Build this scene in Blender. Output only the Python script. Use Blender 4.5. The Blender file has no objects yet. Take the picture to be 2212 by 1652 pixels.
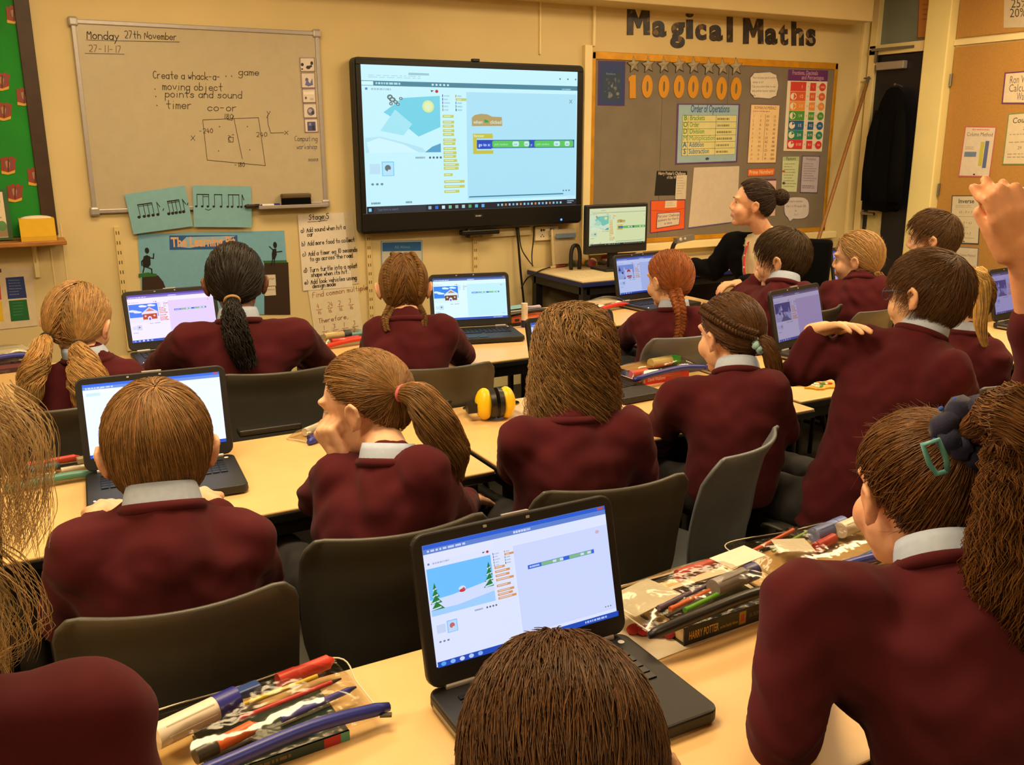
import bpy, math, random
import numpy as np
from mathutils import Vector, Matrix, noise
random.seed(7); RNG = np.random.default_rng(11)
SC = bpy.context.scene; COL = SC.collection
R = math.radians
A = lambda *x: np.array(x, float)
def nrm(v): v = np.asarray(v, float); return v/(np.linalg.norm(v)+1e-12)

# ------------------------------------------------------------------ camera
CZ = 1.55                       # the photographer stands behind the last row
FPX, PITCH, YAW, ROLL = 2000.0, R(14.72), R(28.5), R(-0.19)
FW = A(math.sin(YAW)*math.cos(PITCH), math.cos(YAW)*math.cos(PITCH), -math.sin(PITCH))
_r = A(math.cos(YAW), -math.sin(YAW), 0); _u = np.cross(_r, FW)
RT = _r*math.cos(ROLL)+_u*math.sin(ROLL); UP = np.cross(RT, FW)
cd = bpy.data.cameras.new('camera'); cd.sensor_width = 36; cd.lens = FPX*36/2212; cd.clip_start = .02
co = bpy.data.objects.new('camera', cd); COL.objects.link(co)
M = Matrix(((RT[0], UP[0], -FW[0], 0), (RT[1], UP[1], -FW[1], 0), (RT[2], UP[2], -FW[2], CZ), (0, 0, 0, 1)))
co.matrix_world = M; SC.camera = co
CAM = A(0, 0, CZ); PK = 1.0      # PK: stretches a group of points away from the camera position when people are set out
def at(u, v, Y=None, z=None, X=None, d=None):
    """point of the room that shows at photo pixel (u,v), on the plane given"""
    r = FW*FPX+RT*(u-1106)+UP*(826-v)
    if Y is not None: k = Y/r[1]
    elif z is not None: k = (z-CZ)/r[2]
    elif X is not None: k = X/r[0]
    else: k = d/FPX
    return CAM+r*k*PK

# ------------------------------------------------------------------ world, lights, exposure
SC.view_settings.view_transform = 'Standard'; SC.view_settings.look = 'None'
SC.view_settings.exposure = 0.0; SC.view_settings.gamma = 1.0; SC.view_settings.use_curve_mapping = False
SC.cycles.use_denoising = True
SC.cycles.max_bounces = 6; SC.cycles.transparent_max_bounces = 12; SC.cycles.caustics_reflective = False; SC.cycles.caustics_refractive = False
w = bpy.data.worlds.new('world'); SC.world = w; w.use_nodes = True
w.node_tree.nodes['Background'].inputs[0].default_value = (1, .75, .45, 1); w.node_tree.nodes['Background'].inputs[1].default_value = .03
LIGHT_COL = (1.0, .745, .43)
LAMPS = [(.9, -.9, 9), (3.6, -.9, 9), (.4, 1.9, 44), (3.4, 1.9, 44), (.6, 3.8, 17), (2.9, 3.7, 17), (4.75, 3.3, 29), (-1.5, .9, 30)]   # x, y, watts of each ceiling luminaire
CEIL = 2.75
for lx, ly, lw in LAMPS:
    ld = bpy.data.lights.new('ceiling_lamp', 'AREA'); ld.shape = 'RECTANGLE'; ld.size = 1.15; ld.size_y = .55
    ld.energy = lw; ld.color = LIGHT_COL
    lo = bpy.data.objects.new('ceiling_lamp', ld); lo.location = (lx, ly, CEIL-.085); COL.objects.link(lo)

# ------------------------------------------------------------------ materials
def lin(c):
    c = np.asarray(c, float)/255.0
    return tuple(np.where(c <= .04045, c/12.92, ((c+.055)/1.055)**2.4))
def mat(name, col=None, rough=.6, metal=0, spec=.5, var=0, vs=40, bump=0, bs=200, attr=None, sheen=0, coat=0):
    m = bpy.data.materials.new(name); m.use_nodes = True; nt = m.node_tree; b = nt.nodes['Principled BSDF']
    b.inputs['Roughness'].default_value = rough; b.inputs['Metallic'].default_value = metal
    b.inputs['Specular IOR Level'].default_value = spec; b.inputs['Sheen Weight'].default_value = sheen; b.inputs['Coat Weight'].default_value = coat
    src = None
    if attr:
        at_ = nt.nodes.new('ShaderNodeAttribute'); at_.attribute_name = attr; src = at_.outputs['Color']
    else:
        b.inputs['Base Color'].default_value = (*lin(col), 1)
    tc = nt.nodes.new('ShaderNodeTexCoord')
    if var:
        n = nt.nodes.new('ShaderNodeTexNoise'); n.inputs['Scale'].default_value = vs; n.inputs['Detail'].default_value = 5
        nt.links.new(tc.outputs['Object'], n.inputs['Vector'])
        mr = nt.nodes.new('ShaderNodeMapRange'); mr.inputs[1].default_value = .3; mr.inputs[2].default_value = .7
        mr.inputs[3].default_value = 1-var; mr.inputs[4].default_value = 1+var
        nt.links.new(n.outputs['Fac'], mr.inputs[0])
        mx = nt.nodes.new('ShaderNodeMix'); mx.data_type = 'RGBA'; mx.blend_type = 'MULTIPLY'; mx.inputs[0].default_value = 1
        if src: nt.links.new(src, mx.inputs[6])
        else: mx.inputs[6].default_value = (*lin(col), 1)
        nt.links.new(mr.outputs[0], mx.inputs[7]); src = mx.outputs[2]
    if src: nt.links.new(src, b.inputs['Base Color'])
    if bump:
        n2 = nt.nodes.new('ShaderNodeTexNoise'); n2.inputs['Scale'].default_value = bs; n2.inputs['Detail'].default_value = 3
        nt.links.new(tc.outputs['Object'], n2.inputs['Vector'])
        bp = nt.nodes.new('ShaderNodeBump'); bp.inputs['Strength'].default_value = bump; bp.inputs['Distance'].default_value = .004
        nt.links.new(n2.outputs['Fac'], bp.inputs['Height']); nt.links.new(bp.outputs['Normal'], b.inputs['Normal'])
    return m
def emis(name, strength, attr='Col'):
    m = bpy.data.materials.new(name); m.use_nodes = True; nt = m.node_tree; b = nt.nodes['Principled BSDF']
    a = nt.nodes.new('ShaderNodeAttribute'); a.attribute_name = attr
    b.inputs['Base Color'].default_value = (.01, .01, .01, 1); b.inputs['Roughness'].default_value = .35
    nt.links.new(a.outputs['Color'], b.inputs['Emission Color']); b.inputs['Emission Strength'].default_value = strength
    return m
def film(name, tint=(1, 1, 1), gloss=.25, rough=.12):
    m = bpy.data.materials.new(name); m.use_nodes = True; nt = m.node_tree; nt.nodes.clear()
    o = nt.nodes.new('ShaderNodeOutputMaterial'); mx = nt.nodes.new('ShaderNodeMixShader'); t = nt.nodes.new('ShaderNodeBsdfTransparent'); g = nt.nodes.new('ShaderNodeBsdfGlossy')
    t.inputs[0].default_value = (*tint, 1); g.inputs['Roughness'].default_value = rough; g.inputs['Color'].default_value = (.8, .8, .8, 1)
    lw_ = nt.nodes.new('ShaderNodeLayerWeight'); lw_.inputs[0].default_value = gloss
    mr = nt.nodes.new('ShaderNodeMapRange'); mr.inputs[3].default_value = .06; mr.inputs[4].default_value = .5
    n = nt.nodes.new('ShaderNodeTexNoise'); n.inputs['Scale'].default_value = 28; tc = nt.nodes.new('ShaderNodeTexCoord'); bp = nt.nodes.new('ShaderNodeBump'); bp.inputs['Strength'].default_value = .35; bp.inputs['Distance'].default_value = .008
    nt.links.new(tc.outputs['Object'], n.inputs['Vector']); nt.links.new(n.outputs['Fac'], bp.inputs['Height']); nt.links.new(bp.outputs['Normal'], g.inputs['Normal']); nt.links.new(bp.outputs['Normal'], lw_.inputs['Normal'])
    nt.links.new(lw_.outputs['Fresnel'], mr.inputs[0]); nt.links.new(mr.outputs[0], mx.inputs[0]); nt.links.new(t.outputs[0], mx.inputs[1]); nt.links.new(g.outputs[0], mx.inputs[2]); nt.links.new(mx.outputs[0], o.inputs[0])
    return m
MT = dict(
    wall=mat('cream_wall_paint', (218, 200, 150), .75, var=.05, vs=2.5, bump=.06, bs=60),
    trim=mat('cream_gloss_trim', (240, 224, 172), .45, var=.03, vs=6),
    post=mat('pale_yellow_gloss', (250, 238, 172), .4, var=.03, vs=6),
    carpet=mat('brown_carpet', (44, 38, 31), .95, var=.35, vs=160, bump=.6, bs=400),
    ceil=mat('ceiling_paint', (225, 215, 190), .9),
    printed=mat('printed_paper', attr='Col', rough=.55, var=.04, vs=30),
    gloss_print=mat('laminated_print', attr='Col', rough=.22, var=.03, vs=20),
    paint=mat('coloured_plastic', attr='Col', rough=.38, spec=.5),
    skin=mat('skin', attr='Col', rough=.52, var=.07, vs=60, bump=.05, bs=500),
    hair=mat('hair', attr='Col', rough=.45, spec=.32, var=.18, vs=55),
    sweater=mat('maroon_knit', (80, 29, 35), .95, spec=.1, var=.10, vs=14, bump=.14, bs=1500, sheen=.05),
    trouser=mat('dark_grey_cloth', (34, 33, 36), .9, var=.1, vs=60),
    shirt=mat('pale_blue_shirt', (176, 192, 222), .8, var=.05, vs=90, bump=.1, bs=500),
    shoe=mat('black_leather', (18, 17, 17), .35),
    table=mat('beech_laminate', (226, 188, 130), .34, spec=.5, var=.04, vs=9),
    black=mat('black_plastic', (17, 17, 17), .38, spec=.4, var=.1, vs=90),
    satin=mat('satin_black', (24, 24, 25), .5, var=.08, vs=50, bump=.05, bs=900),
    steel=mat('grey_steel', (150, 150, 150), .35, metal=.9),
    frame=mat('dark_steel_frame', (38, 36, 36), .5, metal=.3),
    chair=mat('grey_polypropylene', (72, 71, 66), .42, var=.06, vs=30, bump=.12, bs=900),
    bchair=mat('blue_grey_polypropylene', (100, 108, 116), .42, var=.06, vs=30, bump=.12, bs=900),
    wood=mat('varnished_wood', (168, 112, 52), .45, var=.15, vs=20),
    pole=mat('pole_wood', (140, 96, 46), .5, var=.15, vs=40),
    cork=mat('cork_board', (184, 138, 70), .9, var=.08, vs=120, bump=.25, bs=300),
    navy=mat('navy_panel', (18, 30, 92), .5, var=.08, vs=30),
    door=mat('very_dark_door', (18, 20, 34), .45, var=.15, vs=12),
    glass=mat('frosted_grey_glass', (120, 132, 128), .3, var=.08, vs=6),
    coat=mat('black_cloth', (9, 9, 11), .95, spec=.1, var=.2, vs=30),
    alu=mat('grey_aluminium', (178, 174, 176), .4, metal=.5, var=.05, vs=40),
    felt=mat('backing_paper', attr='Col', rough=.85, var=.08, vs=7, bump=.15, bs=9),
    screen=emis('lit_screen', 1.0), led=emis('led', 4.0), lamp=emis('lamp_diffuser', 6.0),
    film=film('clear_film', (.95, .94, .9)), cloth=mat('cloth_attr', attr='Col', rough=.85, bump=.25, bs=500, sheen=.15),
    lens=mat('spectacle_lens', (40, 40, 46), .1),
)

# ------------------------------------------------------------------ mesh helpers
def rotz(a): c, s = math.cos(a), math.sin(a); return A([c, -s, 0], [s, c, 0], [0, 0, 1])
def rotx(a): c, s = math.cos(a), math.sin(a); return A([1, 0, 0], [0, c, -s], [0, s, c])
def roty(a): c, s = math.cos(a), math.sin(a); return A([c, 0, s], [0, 1, 0], [-s, 0, c])
def frame_of(d, ref=(0, 0, 1)):
    d = nrm(d); ref = np.asarray(ref, float)
    if abs(d@ref) > .97: ref = A(1, 0, 0)
    a = nrm(np.cross(ref, d)); return a, np.cross(d, a)
class MB:
    def __init__(s): s.v = []; s.f = []; s.c = []; s.m = []; s.n = 0
    def add(s, v, f, col=None, mi=0):
        v = np.asarray(v, float).reshape(-1, 3); b = s.n
        s.v.append(v); s.n += len(v)
        for q in f: s.f.append([i+b for i in q])
        c = lin(col) if col is not None else (.5, .5, .5)
        s.c += [c]*len(f); s.m += [mi]*len(f); return s
    def box(s, c, d, rot=None, col=None, mi=0):
        c = np.asarray(c, float); h = np.asarray(d, float)/2
        v = np.array([[x, y, z] for z in (-1, 1) for y in (-1, 1) for x in (-1, 1)])*h
        if rot is not None: v = v@np.asarray(rot).T
        return s.add(v+c, [(0, 2, 3, 1), (4, 5, 7, 6), (0, 1, 5, 4), (2, 6, 7, 3), (0, 4, 6, 2), (1, 3, 7, 5)], col, mi)
    def tube(s, pts, rad, n=8, col=None, mi=0, cap=True, ref=(0, 0, 1), sq=1.0):
        P = np.asarray(pts, float); K = len(P); rad = np.broadcast_to(np.asarray(rad, float), (K,))
        T = np.gradient(P, axis=0); a = np.linspace(0, 2*math.pi, n, endpoint=False); V = []
        pa = None
        for i in range(K):
            x, y = frame_of(T[i], ref)
            if pa is not None:
                t = nrm(T[i]); x = pa-t*(pa@t)
                if np.linalg.norm(x) < 1e-6: x, y = frame_of(T[i], ref)
                x = nrm(x); y = np.cross(t, x)
            pa = x
            V.append(P[i]+rad[i]*(np.cos(a)[:, None]*x+sq*np.sin(a)[:, None]*y))
        F = [(i*n+j, i*n+(j+1) % n, (i+1)*n+(j+1) % n, (i+1)*n+j) for i in range(K-1) for j in range(n)]
        if cap: F += [tuple(range(n))[::-1], tuple((K-1)*n+j for j in range(n))]
        return s.add(np.concatenate(V), F, col, mi)
    def cyl(s, p0, p1, r0, r1=None, n=14, col=None, mi=0): return s.tube([p0, p1], [r0, r0 if r1 is None else r1], n, col, mi)
    def ell(s, c, r, rot=None, n=14, m=9, col=None, mi=0):
        c = np.asarray(c, float); r = np.broadcast_to(np.asarray(r, float), (3,)); V = [[0, 0, -1]]
        for i in range(1, m):
            ph = -math.pi/2+math.pi*i/m
            for j in range(n): th = 2*math.pi*j/n; V.append([math.cos(ph)*math.cos(th), math.cos(ph)*math.sin(th), math.sin(ph)])
        V.append([0, 0, 1]); V = np.array(V)*r
        if rot is not None: V = V@np.asarray(rot).T
        F = [(0, 1+(j+1) % n, 1+j) for j in range(n)]
        for i in range(m-2):
            for j in range(n): a = 1+i*n; F.append((a+j, a+(j+1) % n, a+n+(j+1) % n, a+n+j))
        a = 1+(m-2)*n; F += [(a+j, a+(j+1) % n, len(V)-1) for j in range(n)]
        return s.add(V+c, F, col, mi)
    def cap(s, p0, p1, r0, r1=None, n=12, col=None):     # tapered capsule
        r1 = r0 if r1 is None else r1; p0 = np.asarray(p0, float); p1 = np.asarray(p1, float); L = np.linalg.norm(p1-p0); d = nrm(p1-p0)
        pts, rr = [], []
        for k in range(5): t = -math.pi/2+(k+.15)/5.15*math.pi/2; pts.append(p0+d*r0*math.sin(t)); rr.append(r0*math.cos(t))
        for k in range(1, 4): pts.append(p0+d*L*k/4); rr.append(r0+(r1-r0)*k/4)
        for k in range(5): t = math.pi/2*(1-(4.85-k)/5); pts.append(p1+d*r1*math.sin(t)); rr.append(r1*math.cos(t))
        return s.tube(pts, rr, n, col)
    def rings(s, C, X, Y, n=20, col=None, mi=0, cap=True, pw=1.0):   # loft: centres, half-axis vectors
        a = np.linspace(0, 2*math.pi, n, endpoint=False); ca, sa = np.cos(a), np.sin(a)
        if pw != 1: ca = np.sign(ca)*abs(ca)**pw; sa = np.sign(sa)*abs(sa)**pw
        V = [np.asarray(C[i])+ca[:, None]*np.asarray(X[i])+sa[:, None]*np.asarray(Y[i]) for i in range(len(C))]; K = len(C)
        F = [(i*n+j, i*n+(j+1) % n, (i+1)*n+(j+1) % n, (i+1)*n+j) for i in range(K-1) for j in range(n)]
        if cap: F += [tuple(range(n))[::-1], tuple((K-1)*n+j for j in range(n))]
        return s.add(np.concatenate(V), F, col, mi)
    def grid(s, fn, nu, nv, col=None, mi=0, flip=False):
        V = [fn(i/nu, j/nv) for j in range(nv+1) for i in range(nu+1)]; w_ = nu+1
        F = [(j*w_+i, j*w_+i+1, (j+1)*w_+i+1, (j+1)*w_+i) for j in range(nv) for i in range(nu)]
        if flip: F = [q[::-1] for q in F]
        return s.add(V, F, col, mi)
    def prism(s, poly, o, x, y, z, col=None, mi=0):      # 2-d outline in axes x,y extruded by vector z
        poly = np.asarray(poly, float); o = np.asarray(o, float); n = len(poly)
        b = o+poly[:, :1]*np.asarray(x)+poly[:, 1:]*np.asarray(y)
        F = [tuple(range(n))[::-1], tuple(range(n, 2*n))]+[(j, (j+1) % n, n+(j+1) % n, n+j) for j in range(n)]
        return s.add(np.concatenate([b, b+np.asarray(z)]), F, col, mi)
    def build(s, name, m, parent=None, smooth=False, bevel=0, solid=0, sub=0, sharp=None):
        me = bpy.data.meshes.new(name); V = np.concatenate(s.v)
        me.from_pydata(V.tolist(), [], s.f)
        mats = m if isinstance(m, (list, tuple)) else [m]
        for q in mats: me.materials.append(q)
        if len(mats) > 1: me.polygons.foreach_set('material_index', s.m)
        ca = me.color_attributes.new('Col', 'FLOAT_COLOR', 'CORNER')
        cnt = np.array([len(q) for q in s.f]); cc = np.repeat(np.c_[np.array(s.c, float), np.ones(len(s.c))], cnt, axis=0)
        ca.data.foreach_set('color', cc.ravel().astype(np.float32))
        if smooth: me.polygons.foreach_set('use_smooth', [True]*len(me.polygons))
        if sharp: me.set_sharp_from_angle(angle=R(sharp))
        me.update(); o = bpy.data.objects.new(name, me); COL.objects.link(o)
        if parent is not None: o.parent = parent
        if solid: q = o.modifiers.new('thickness', 'SOLIDIFY'); q.thickness = solid; q.offset = 0
        if bevel: q = o.modifiers.new('bevel', 'BEVEL'); q.width = bevel; q.segments = 2; q.limit_method = 'ANGLE'
        if sub: q = o.modifiers.new('sub', 'SUBSURF'); q.levels = sub; q.render_levels = sub
        return o
def tag(o, label, cat, group=None):
    o['label'] = label; o['category'] = cat
    if group: o['group'] = group
    return o
def struct(o): o['kind'] = 'structure'; return o
def thing(name, label, cat, loc=(0, 0, 0), rz=0, group=None):
    o = bpy.data.objects.new(name, None); o.empty_display_size = .05; COL.objects.link(o); o.location = tuple(loc); o.rotation_euler = (0, 0, rz)
    return tag(o, label, cat, group)
def copy_thing(o, loc, rz, label, group=None):
    c = o.copy(); COL.objects.link(c); c.location = tuple(loc); c.rotation_euler = (0, 0, rz); c['label'] = label
    if group: c['group'] = group
    for ch in list(o.children):
        d = ch.copy(); COL.objects.link(d); d.parent = c
        for g in list(ch.children): e = g.copy(); COL.objects.link(e); e.parent = d
    return c
def crom(P, n):
    P = np.asarray(P, float); K = len(P); E = np.concatenate([[2*P[0]-P[1]], P, [2*P[-1]-P[-2]]]); out = []
    for t in np.linspace(0, K-1, n):
        i = min(int(t), K-2); f = t-i; a, b, c, d = E[i], E[i+1], E[i+2], E[i+3]
        out.append(.5*((2*b)+(c-a)*f+(2*a-5*b+4*c-d)*f*f+(3*b-a-3*c+d)*f**3))
    return np.array(out)

# ------------------------------------------------------------------ flat printed things (posters, screens, paper)
_tx = {}
def text_geo(s, bold=0, res=2):
    if 'M' in s or 'W' in s: bold = 0
    k = (s, bold)
    if k not in _tx:
        cu = bpy.data.curves.new('t', 'FONT'); cu.body = s; cu.size = 1; cu.offset = bold; cu.resolution_u = res
        ob = bpy.data.objects.new('t', cu); me = ob.to_mesh(); V = np.array([v.co[:2] for v in me.vertices]) if len(me.vertices) else np.zeros((0, 2)); F = [tuple(p.vertices) for p in me.polygons]
        ob.to_mesh_clear(); bpy.data.objects.remove(ob); bpy.data.curves.remove(cu); _tx[k] = (V, F)
    return _tx[k]
HW = dict(a='56 37 16 14 33 54 57|57 53', b='1A 13|16 37 56 54 33 14', c='56 37 16 14 33 54', d='56 37 16 14 33 54|5A 53', e='15 55 56 37 16 14 33 54', f='4A 39 33|17 47', g='56 37 16 14 33 54|57 51 30 11', h='1A 13|16 37 56 53', i='27 23|29 29', j='37 31 10|39 39', k='1A 13|56 15 53', l='2A 24 33', m='17 13|16 27 36 33|36 47 56 53', n='17 13|16 37 56 53', o='37 16 14 33 54 56 37', p='17 10|16 37 56 54 33 14', r='17 13|16 37 47', s='56 37 16 45 54 33 14', t='3A 34 43|17 57', u='17 14 33 54 57|57 53', v='17 33 57', w='17 23 36 43 57', x='17 53|57 13', y='17 34|57 10', z='17 57 13 53',
    M='13 1A 36 5A 53', N='13 1A 53 5A', C='59 3A 18 15 33 54', A='13 3A 53|26 46', S='59 3A 18 47 55 33 14', T='1A 5A|3A 33', F='5A 1A 13|17 47', X='17 53|57 13', Y='1A 36 33|5A 36', R='13 1A 4A 58 37 17|37 53', P='13 1A 4A 58 37 17', W='1A 23 37 43 5A', I='3A 33', O='3A 18 15 33 55 58 3A')
HW.update({'0': '3A 18 15 33 55 58 3A', '1': '3A 33', '2': '19 3A 59 56 13 53', '3': '1A 5A 37 56 44 13', '4': '3A 15 55|48 43', '5': '5A 1A 17 47 55 43 13', '6': '4A 16 14 33 54 46 16', '7': '1A 5A 23', '8': '37 19 3A 59 37 15 33 55 37', '9': '57 38 19 3A 59 53', '-': '16 46', ')': '1A 37 35 13', '.': '33 33', ',': '34 22', "'": '3A 38', '=': '17 57|15 55', 'x': '17 53|57 13'})
class Sheet:
    def __init__(s, c4, base=(235, 235, 230), th=.0008, edge=None):
        s.c = [np.asarray(q, float) for q in c4]; TL, TR, BR, BL = s.c
        s.n = nrm(np.cross(BL-TL, TR-TL)); s.W = np.linalg.norm((TR+BR-TL-BL)/2); s.H = np.linalg.norm((BL+BR-TL-TR)/2)
        s.mb = MB(); s.th = th; s.k = 0; s.tint = None
        b = np.array(s.c); f = b+s.n*th
        s.mb.add(np.concatenate([b, f]), [(0, 1, 2, 3), (7, 6, 5, 4), (0, 4, 5, 1), (1, 5, 6, 2), (2, 6, 7, 3), (3, 7, 4, 0)], base)
    def P(s, a, b):
        a = np.asarray(a, float)[..., None]; b = np.asarray(b, float)[..., None]; TL, TR, BR, BL = s.c
        return (TL*(1-a)+TR*a)*(1-b)+(BL*(1-a)+BR*a)*b+s.n*(s.th+s.k*5e-5)
    def poly(s, pts, col, up=True):
        if up: s.k += 1
        p = np.asarray(pts, float); ar = np.sum(p[:, 0]*np.roll(p[:, 1], -1)-np.roll(p[:, 0], -1)*p[:, 1])
        if ar > 0: p = p[::-1]
        s.mb.add(s.P(p[:, 0], p[:, 1]), [tuple(range(len(p)))], col); return s
    def rect(s, x0, y0, x1, y1, col, up=True): return s.poly([(x0, y0), (x1, y0), (x1, y1), (x0, y1)], col, up)
    def rrect(s, x0, y0, x1, y1, r, col):
        rx, ry = r/s.W, r/s.H; p = []
        for cx, cy, a0 in ((x1-rx, y0+ry, -90), (x1-rx, y1-ry, 0), (x0+rx, y1-ry, 90), (x0+rx, y0+ry, 180)):
            for k in range(5): a = R(a0+22.5*k); p.append((cx+rx*math.cos(a), cy+ry*math.sin(a)))
        return s.poly(p, col)
    def ell(s, cx, cy, rx, ry, col, n=20): return s.poly([(cx+rx*math.cos(2*math.pi*i/n), cy+ry*math.sin(2*math.pi*i/n)) for i in range(n)], col)
    def line(s, pts, w, col, up=True):      # w in metres
        if up: s.k += 1
        q = np.asarray(pts, float)*[s.W, s.H]
        for a, b in zip(q[:-1], q[1:]):
            d = b-a; L = np.linalg.norm(d)
            d = d/L if L > 1e-9 else A(1, 0); n = A(-d[1], d[0])*w/2; a2, b2 = a-d*w*.4, b+d*w*.4
            s.poly(np.array([a2+n, b2+n, b2-n, a2-n])/[s.W, s.H], col, False)
        return s
    def frame(s, x0, y0, x1, y1, w, col): return s.line([(x0, y0), (x1, y0), (x1, y1), (x0, y1), (x0, y0)], w, col)
    def text(s, t, x, y, h, col, align='l', bold=0, xs=1.0, rot=0, fit=None):   # h: cap height in metres, (x,y) baseline
        s.k += 1; V, F = text_geo(t, bold)
        if not len(V): return s
        sc = h/.72; xs = fit*s.W/(V[:, 0].max()*sc) if fit else xs; wd = V[:, 0].max()*sc*xs; o = {'l': 0, 'c': -wd/2, 'r': -wd}[align]
        q = np.c_[(V[:, 0]*sc*xs+o), -V[:, 1]*sc]
        if rot: c, sn = math.cos(rot), math.sin(rot); q = q@A([c, -sn], [sn, c]).T
        p = s.P(x+q[:, 0]/s.W, y+q[:, 1]/s.H); s.mb.add(p, F, col); return s
    def hand(s, t, x, y, h, col, w=.004, xs=1.0, slope=0, gap=5.6, fit=None):   # handwriting, h: ascender height in metres
        s.k += 1; u = h/7; cx = 0
        if fit: xs = fit*s.W/(u*(sum(3.6 if ch in " il.'1" else gap for ch in t)-.6))
        for i, ch in enumerate(t):
            for st in HW.get(ch, '').split('|'):
                if not st: continue
                p = np.array([(int(a[0]), int(a[1], 16)-3) for a in st.split()], float)
                if len(p) > 2:
                    r = [p[0]]
                    for a, b in zip(p[:-1], p[1:]): r += [a*.75+b*.25, a*.25+b*.75]
                    p = np.array(r+[p[-1]])
                q = np.c_[(cx+p[:, 0]+.12*p[:, 1])*u*xs, -p[:, 1]*u]; q[:, 1] += slope*q[:, 0]
                s.line(np.c_[x+q[:, 0]/s.W, y+q[:, 1]/s.H], w, col, False)
            cx += 3.6 if ch in " il.'1" else gap
        return s
    def scrib(s, x0, y0, x1, y1, n, col, h=.5, seed=1):   # n lines of tiny unreadable print
        rr = random.Random(seed); dy = (y1-y0)/n; s.k += 1
        for i in range(n):
            x = x0; e = x0+(x1-x0)*rr.uniform(.6, 1)
            while x < e:
                w_ = (x1-x0)*rr.uniform(.03, .12); s.rect(x, y0+dy*i, min(x+w_, e), y0+dy*(i+h), col, False); x += w_+(x1-x0)*.025
        return s
    def build(s, name, label=None, cat=None, group=None, m='printed', parent=None, tags=True):
        if s.tint is not None: s.mb.c = [tuple(np.array(c)*s.tint) for c in s.mb.c]
        o = s.mb.build(name, MT[m], parent)
        if label: tag(o, label, cat, group)
        return o
# ------------------------------------------------------------------ the room
D = 5.14; XR = 5.84; XL = -2.6; YB = -2.6; TT = .68        # front wall, right wall, left wall, back wall, table height
def slab(name, c, d, m, bevel=0, **k): return struct(MB().box(c, d).build(name, MT[m], bevel=bevel))
cx, cy = (XL+XR)/2, (YB+D)/2
slab('floor', (cx, cy, -.05), (XR-XL+.3, D-YB+.3, .1), 'carpet')
slab('ceiling', (cx, cy, CEIL+.05), (XR-XL+.3, D-YB+.3, .1), 'ceil')
slab('wall_front', (cx, D+.06, CEIL/2), (XR-XL+.3, .12, CEIL), 'wall')
slab('wall_left', (XL-.06, cy, CEIL/2), (.12, D-YB, CEIL), 'wall')
slab('wall_back', (cx, YB-.06, CEIL/2), (XR-XL+.3, .12, CEIL), 'wall')
slab('wall_right', (XR+.06, cy, CEIL/2), (.12, D-YB, CEIL), 'wall')
slab('baseboard_front', (cx, D-.008, .05), (XR-XL, .016, .1), 'trim', .003)
# boxed beam over the display, wall seams, conduit box, pilaster by the door
e = at(1885, 47, Y=D-.25)
slab('trim_1', ((XL+e[0])/2, D-.125, (e[2]+CEIL)/2), (e[0]-XL, .25, CEIL-e[2]), 'wall', .006)
for i, (u, v0, v1, wd, dp) in enumerate([(1266, 98, 560, .055, .035), (1283, -60, 100, .02, .02), (1166, -60, 118, .012, .012), (125, -80, 660, .006, .003), (150, 480, 640, .004, .003)]):
    a, b = at(u, v0, Y=D), at(u, v1, Y=D); zt, zb = a[2], b[2]
    slab('trim_%d' % (i+2), (a[0] if i < 3 else b[0], D-dp/2, (zt+zb)/2), (wd, dp, zt-zb), 'trim', .003)
slab('trim_7', ((at(1840, 300, Y=D)[0]+XR)/2, D-.015, 1.2), (XR-at(1840, 300, Y=D)[0], .03, 2.4), 'trim', .004)
# door in the right wall, its frame, the pale post and the cupboard front beyond
dy0, dy1 = 4.60, 5.02
d1 = thing('door_1', 'dark door with overhead closer in a cream frame, beside the pinboard corner', 'door', (XR, (dy0+dy1)/2, 0)); struct(d1)
MB().box((-.03, 0, 1.065), (.045, dy1-dy0, 2.13)).build('door_leaf', MT['door'], d1, bevel=.004)
MB().box((-.03, (dy1-dy0)/2+.035, 1.08), (.09, .06, 2.2)).box((-.03, 0, 2.17), (.09, dy1-dy0+.14, .07)).box((-.03, 0, CEIL-.03), (.09, dy1-dy0+.14, .06)).box((-.03, (dy1-dy0)/2+.035, 2.46), (.09, .06, .56)).build('door_frame', MT['trim'], d1, bevel=.004)
MB().box((-.02, 0, 2.46), (.02, dy1-dy0+.02, .52)).build('transom_pane', MT['glass'], d1)
cl = MB().box((-.075, .06, 2.055), (.045, .24, .055)).build('door_closer', MT['alu'], d1, bevel=.006)
MB().box((-.09, .05, 2.17), (.02, .34, .018), rotz(.12)).box((-.08, .2, 2.13), (.016, .02, .09)).build('closer_arm', MT['steel'], cl)
MB().box((-.055, .10, .84), (.008, .13, .46)).build('vision_panel', mat('pale_papered_panel', (214, 204, 150), .6, var=.2, vs=9), d1, bevel=.002)
MB().cyl((-.05, .18, 1.0), (-.11, .18, 1.0), .012).cyl((-.11, .18, 1.0), (-.11, .06, 1.0), .011).build('door_handle', MT['steel'], d1, smooth=True, sharp=40)
slab('trim_8', (XR-.05, 4.50, CEIL/2), (.10, .19, CEIL), 'post', .008)
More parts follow.
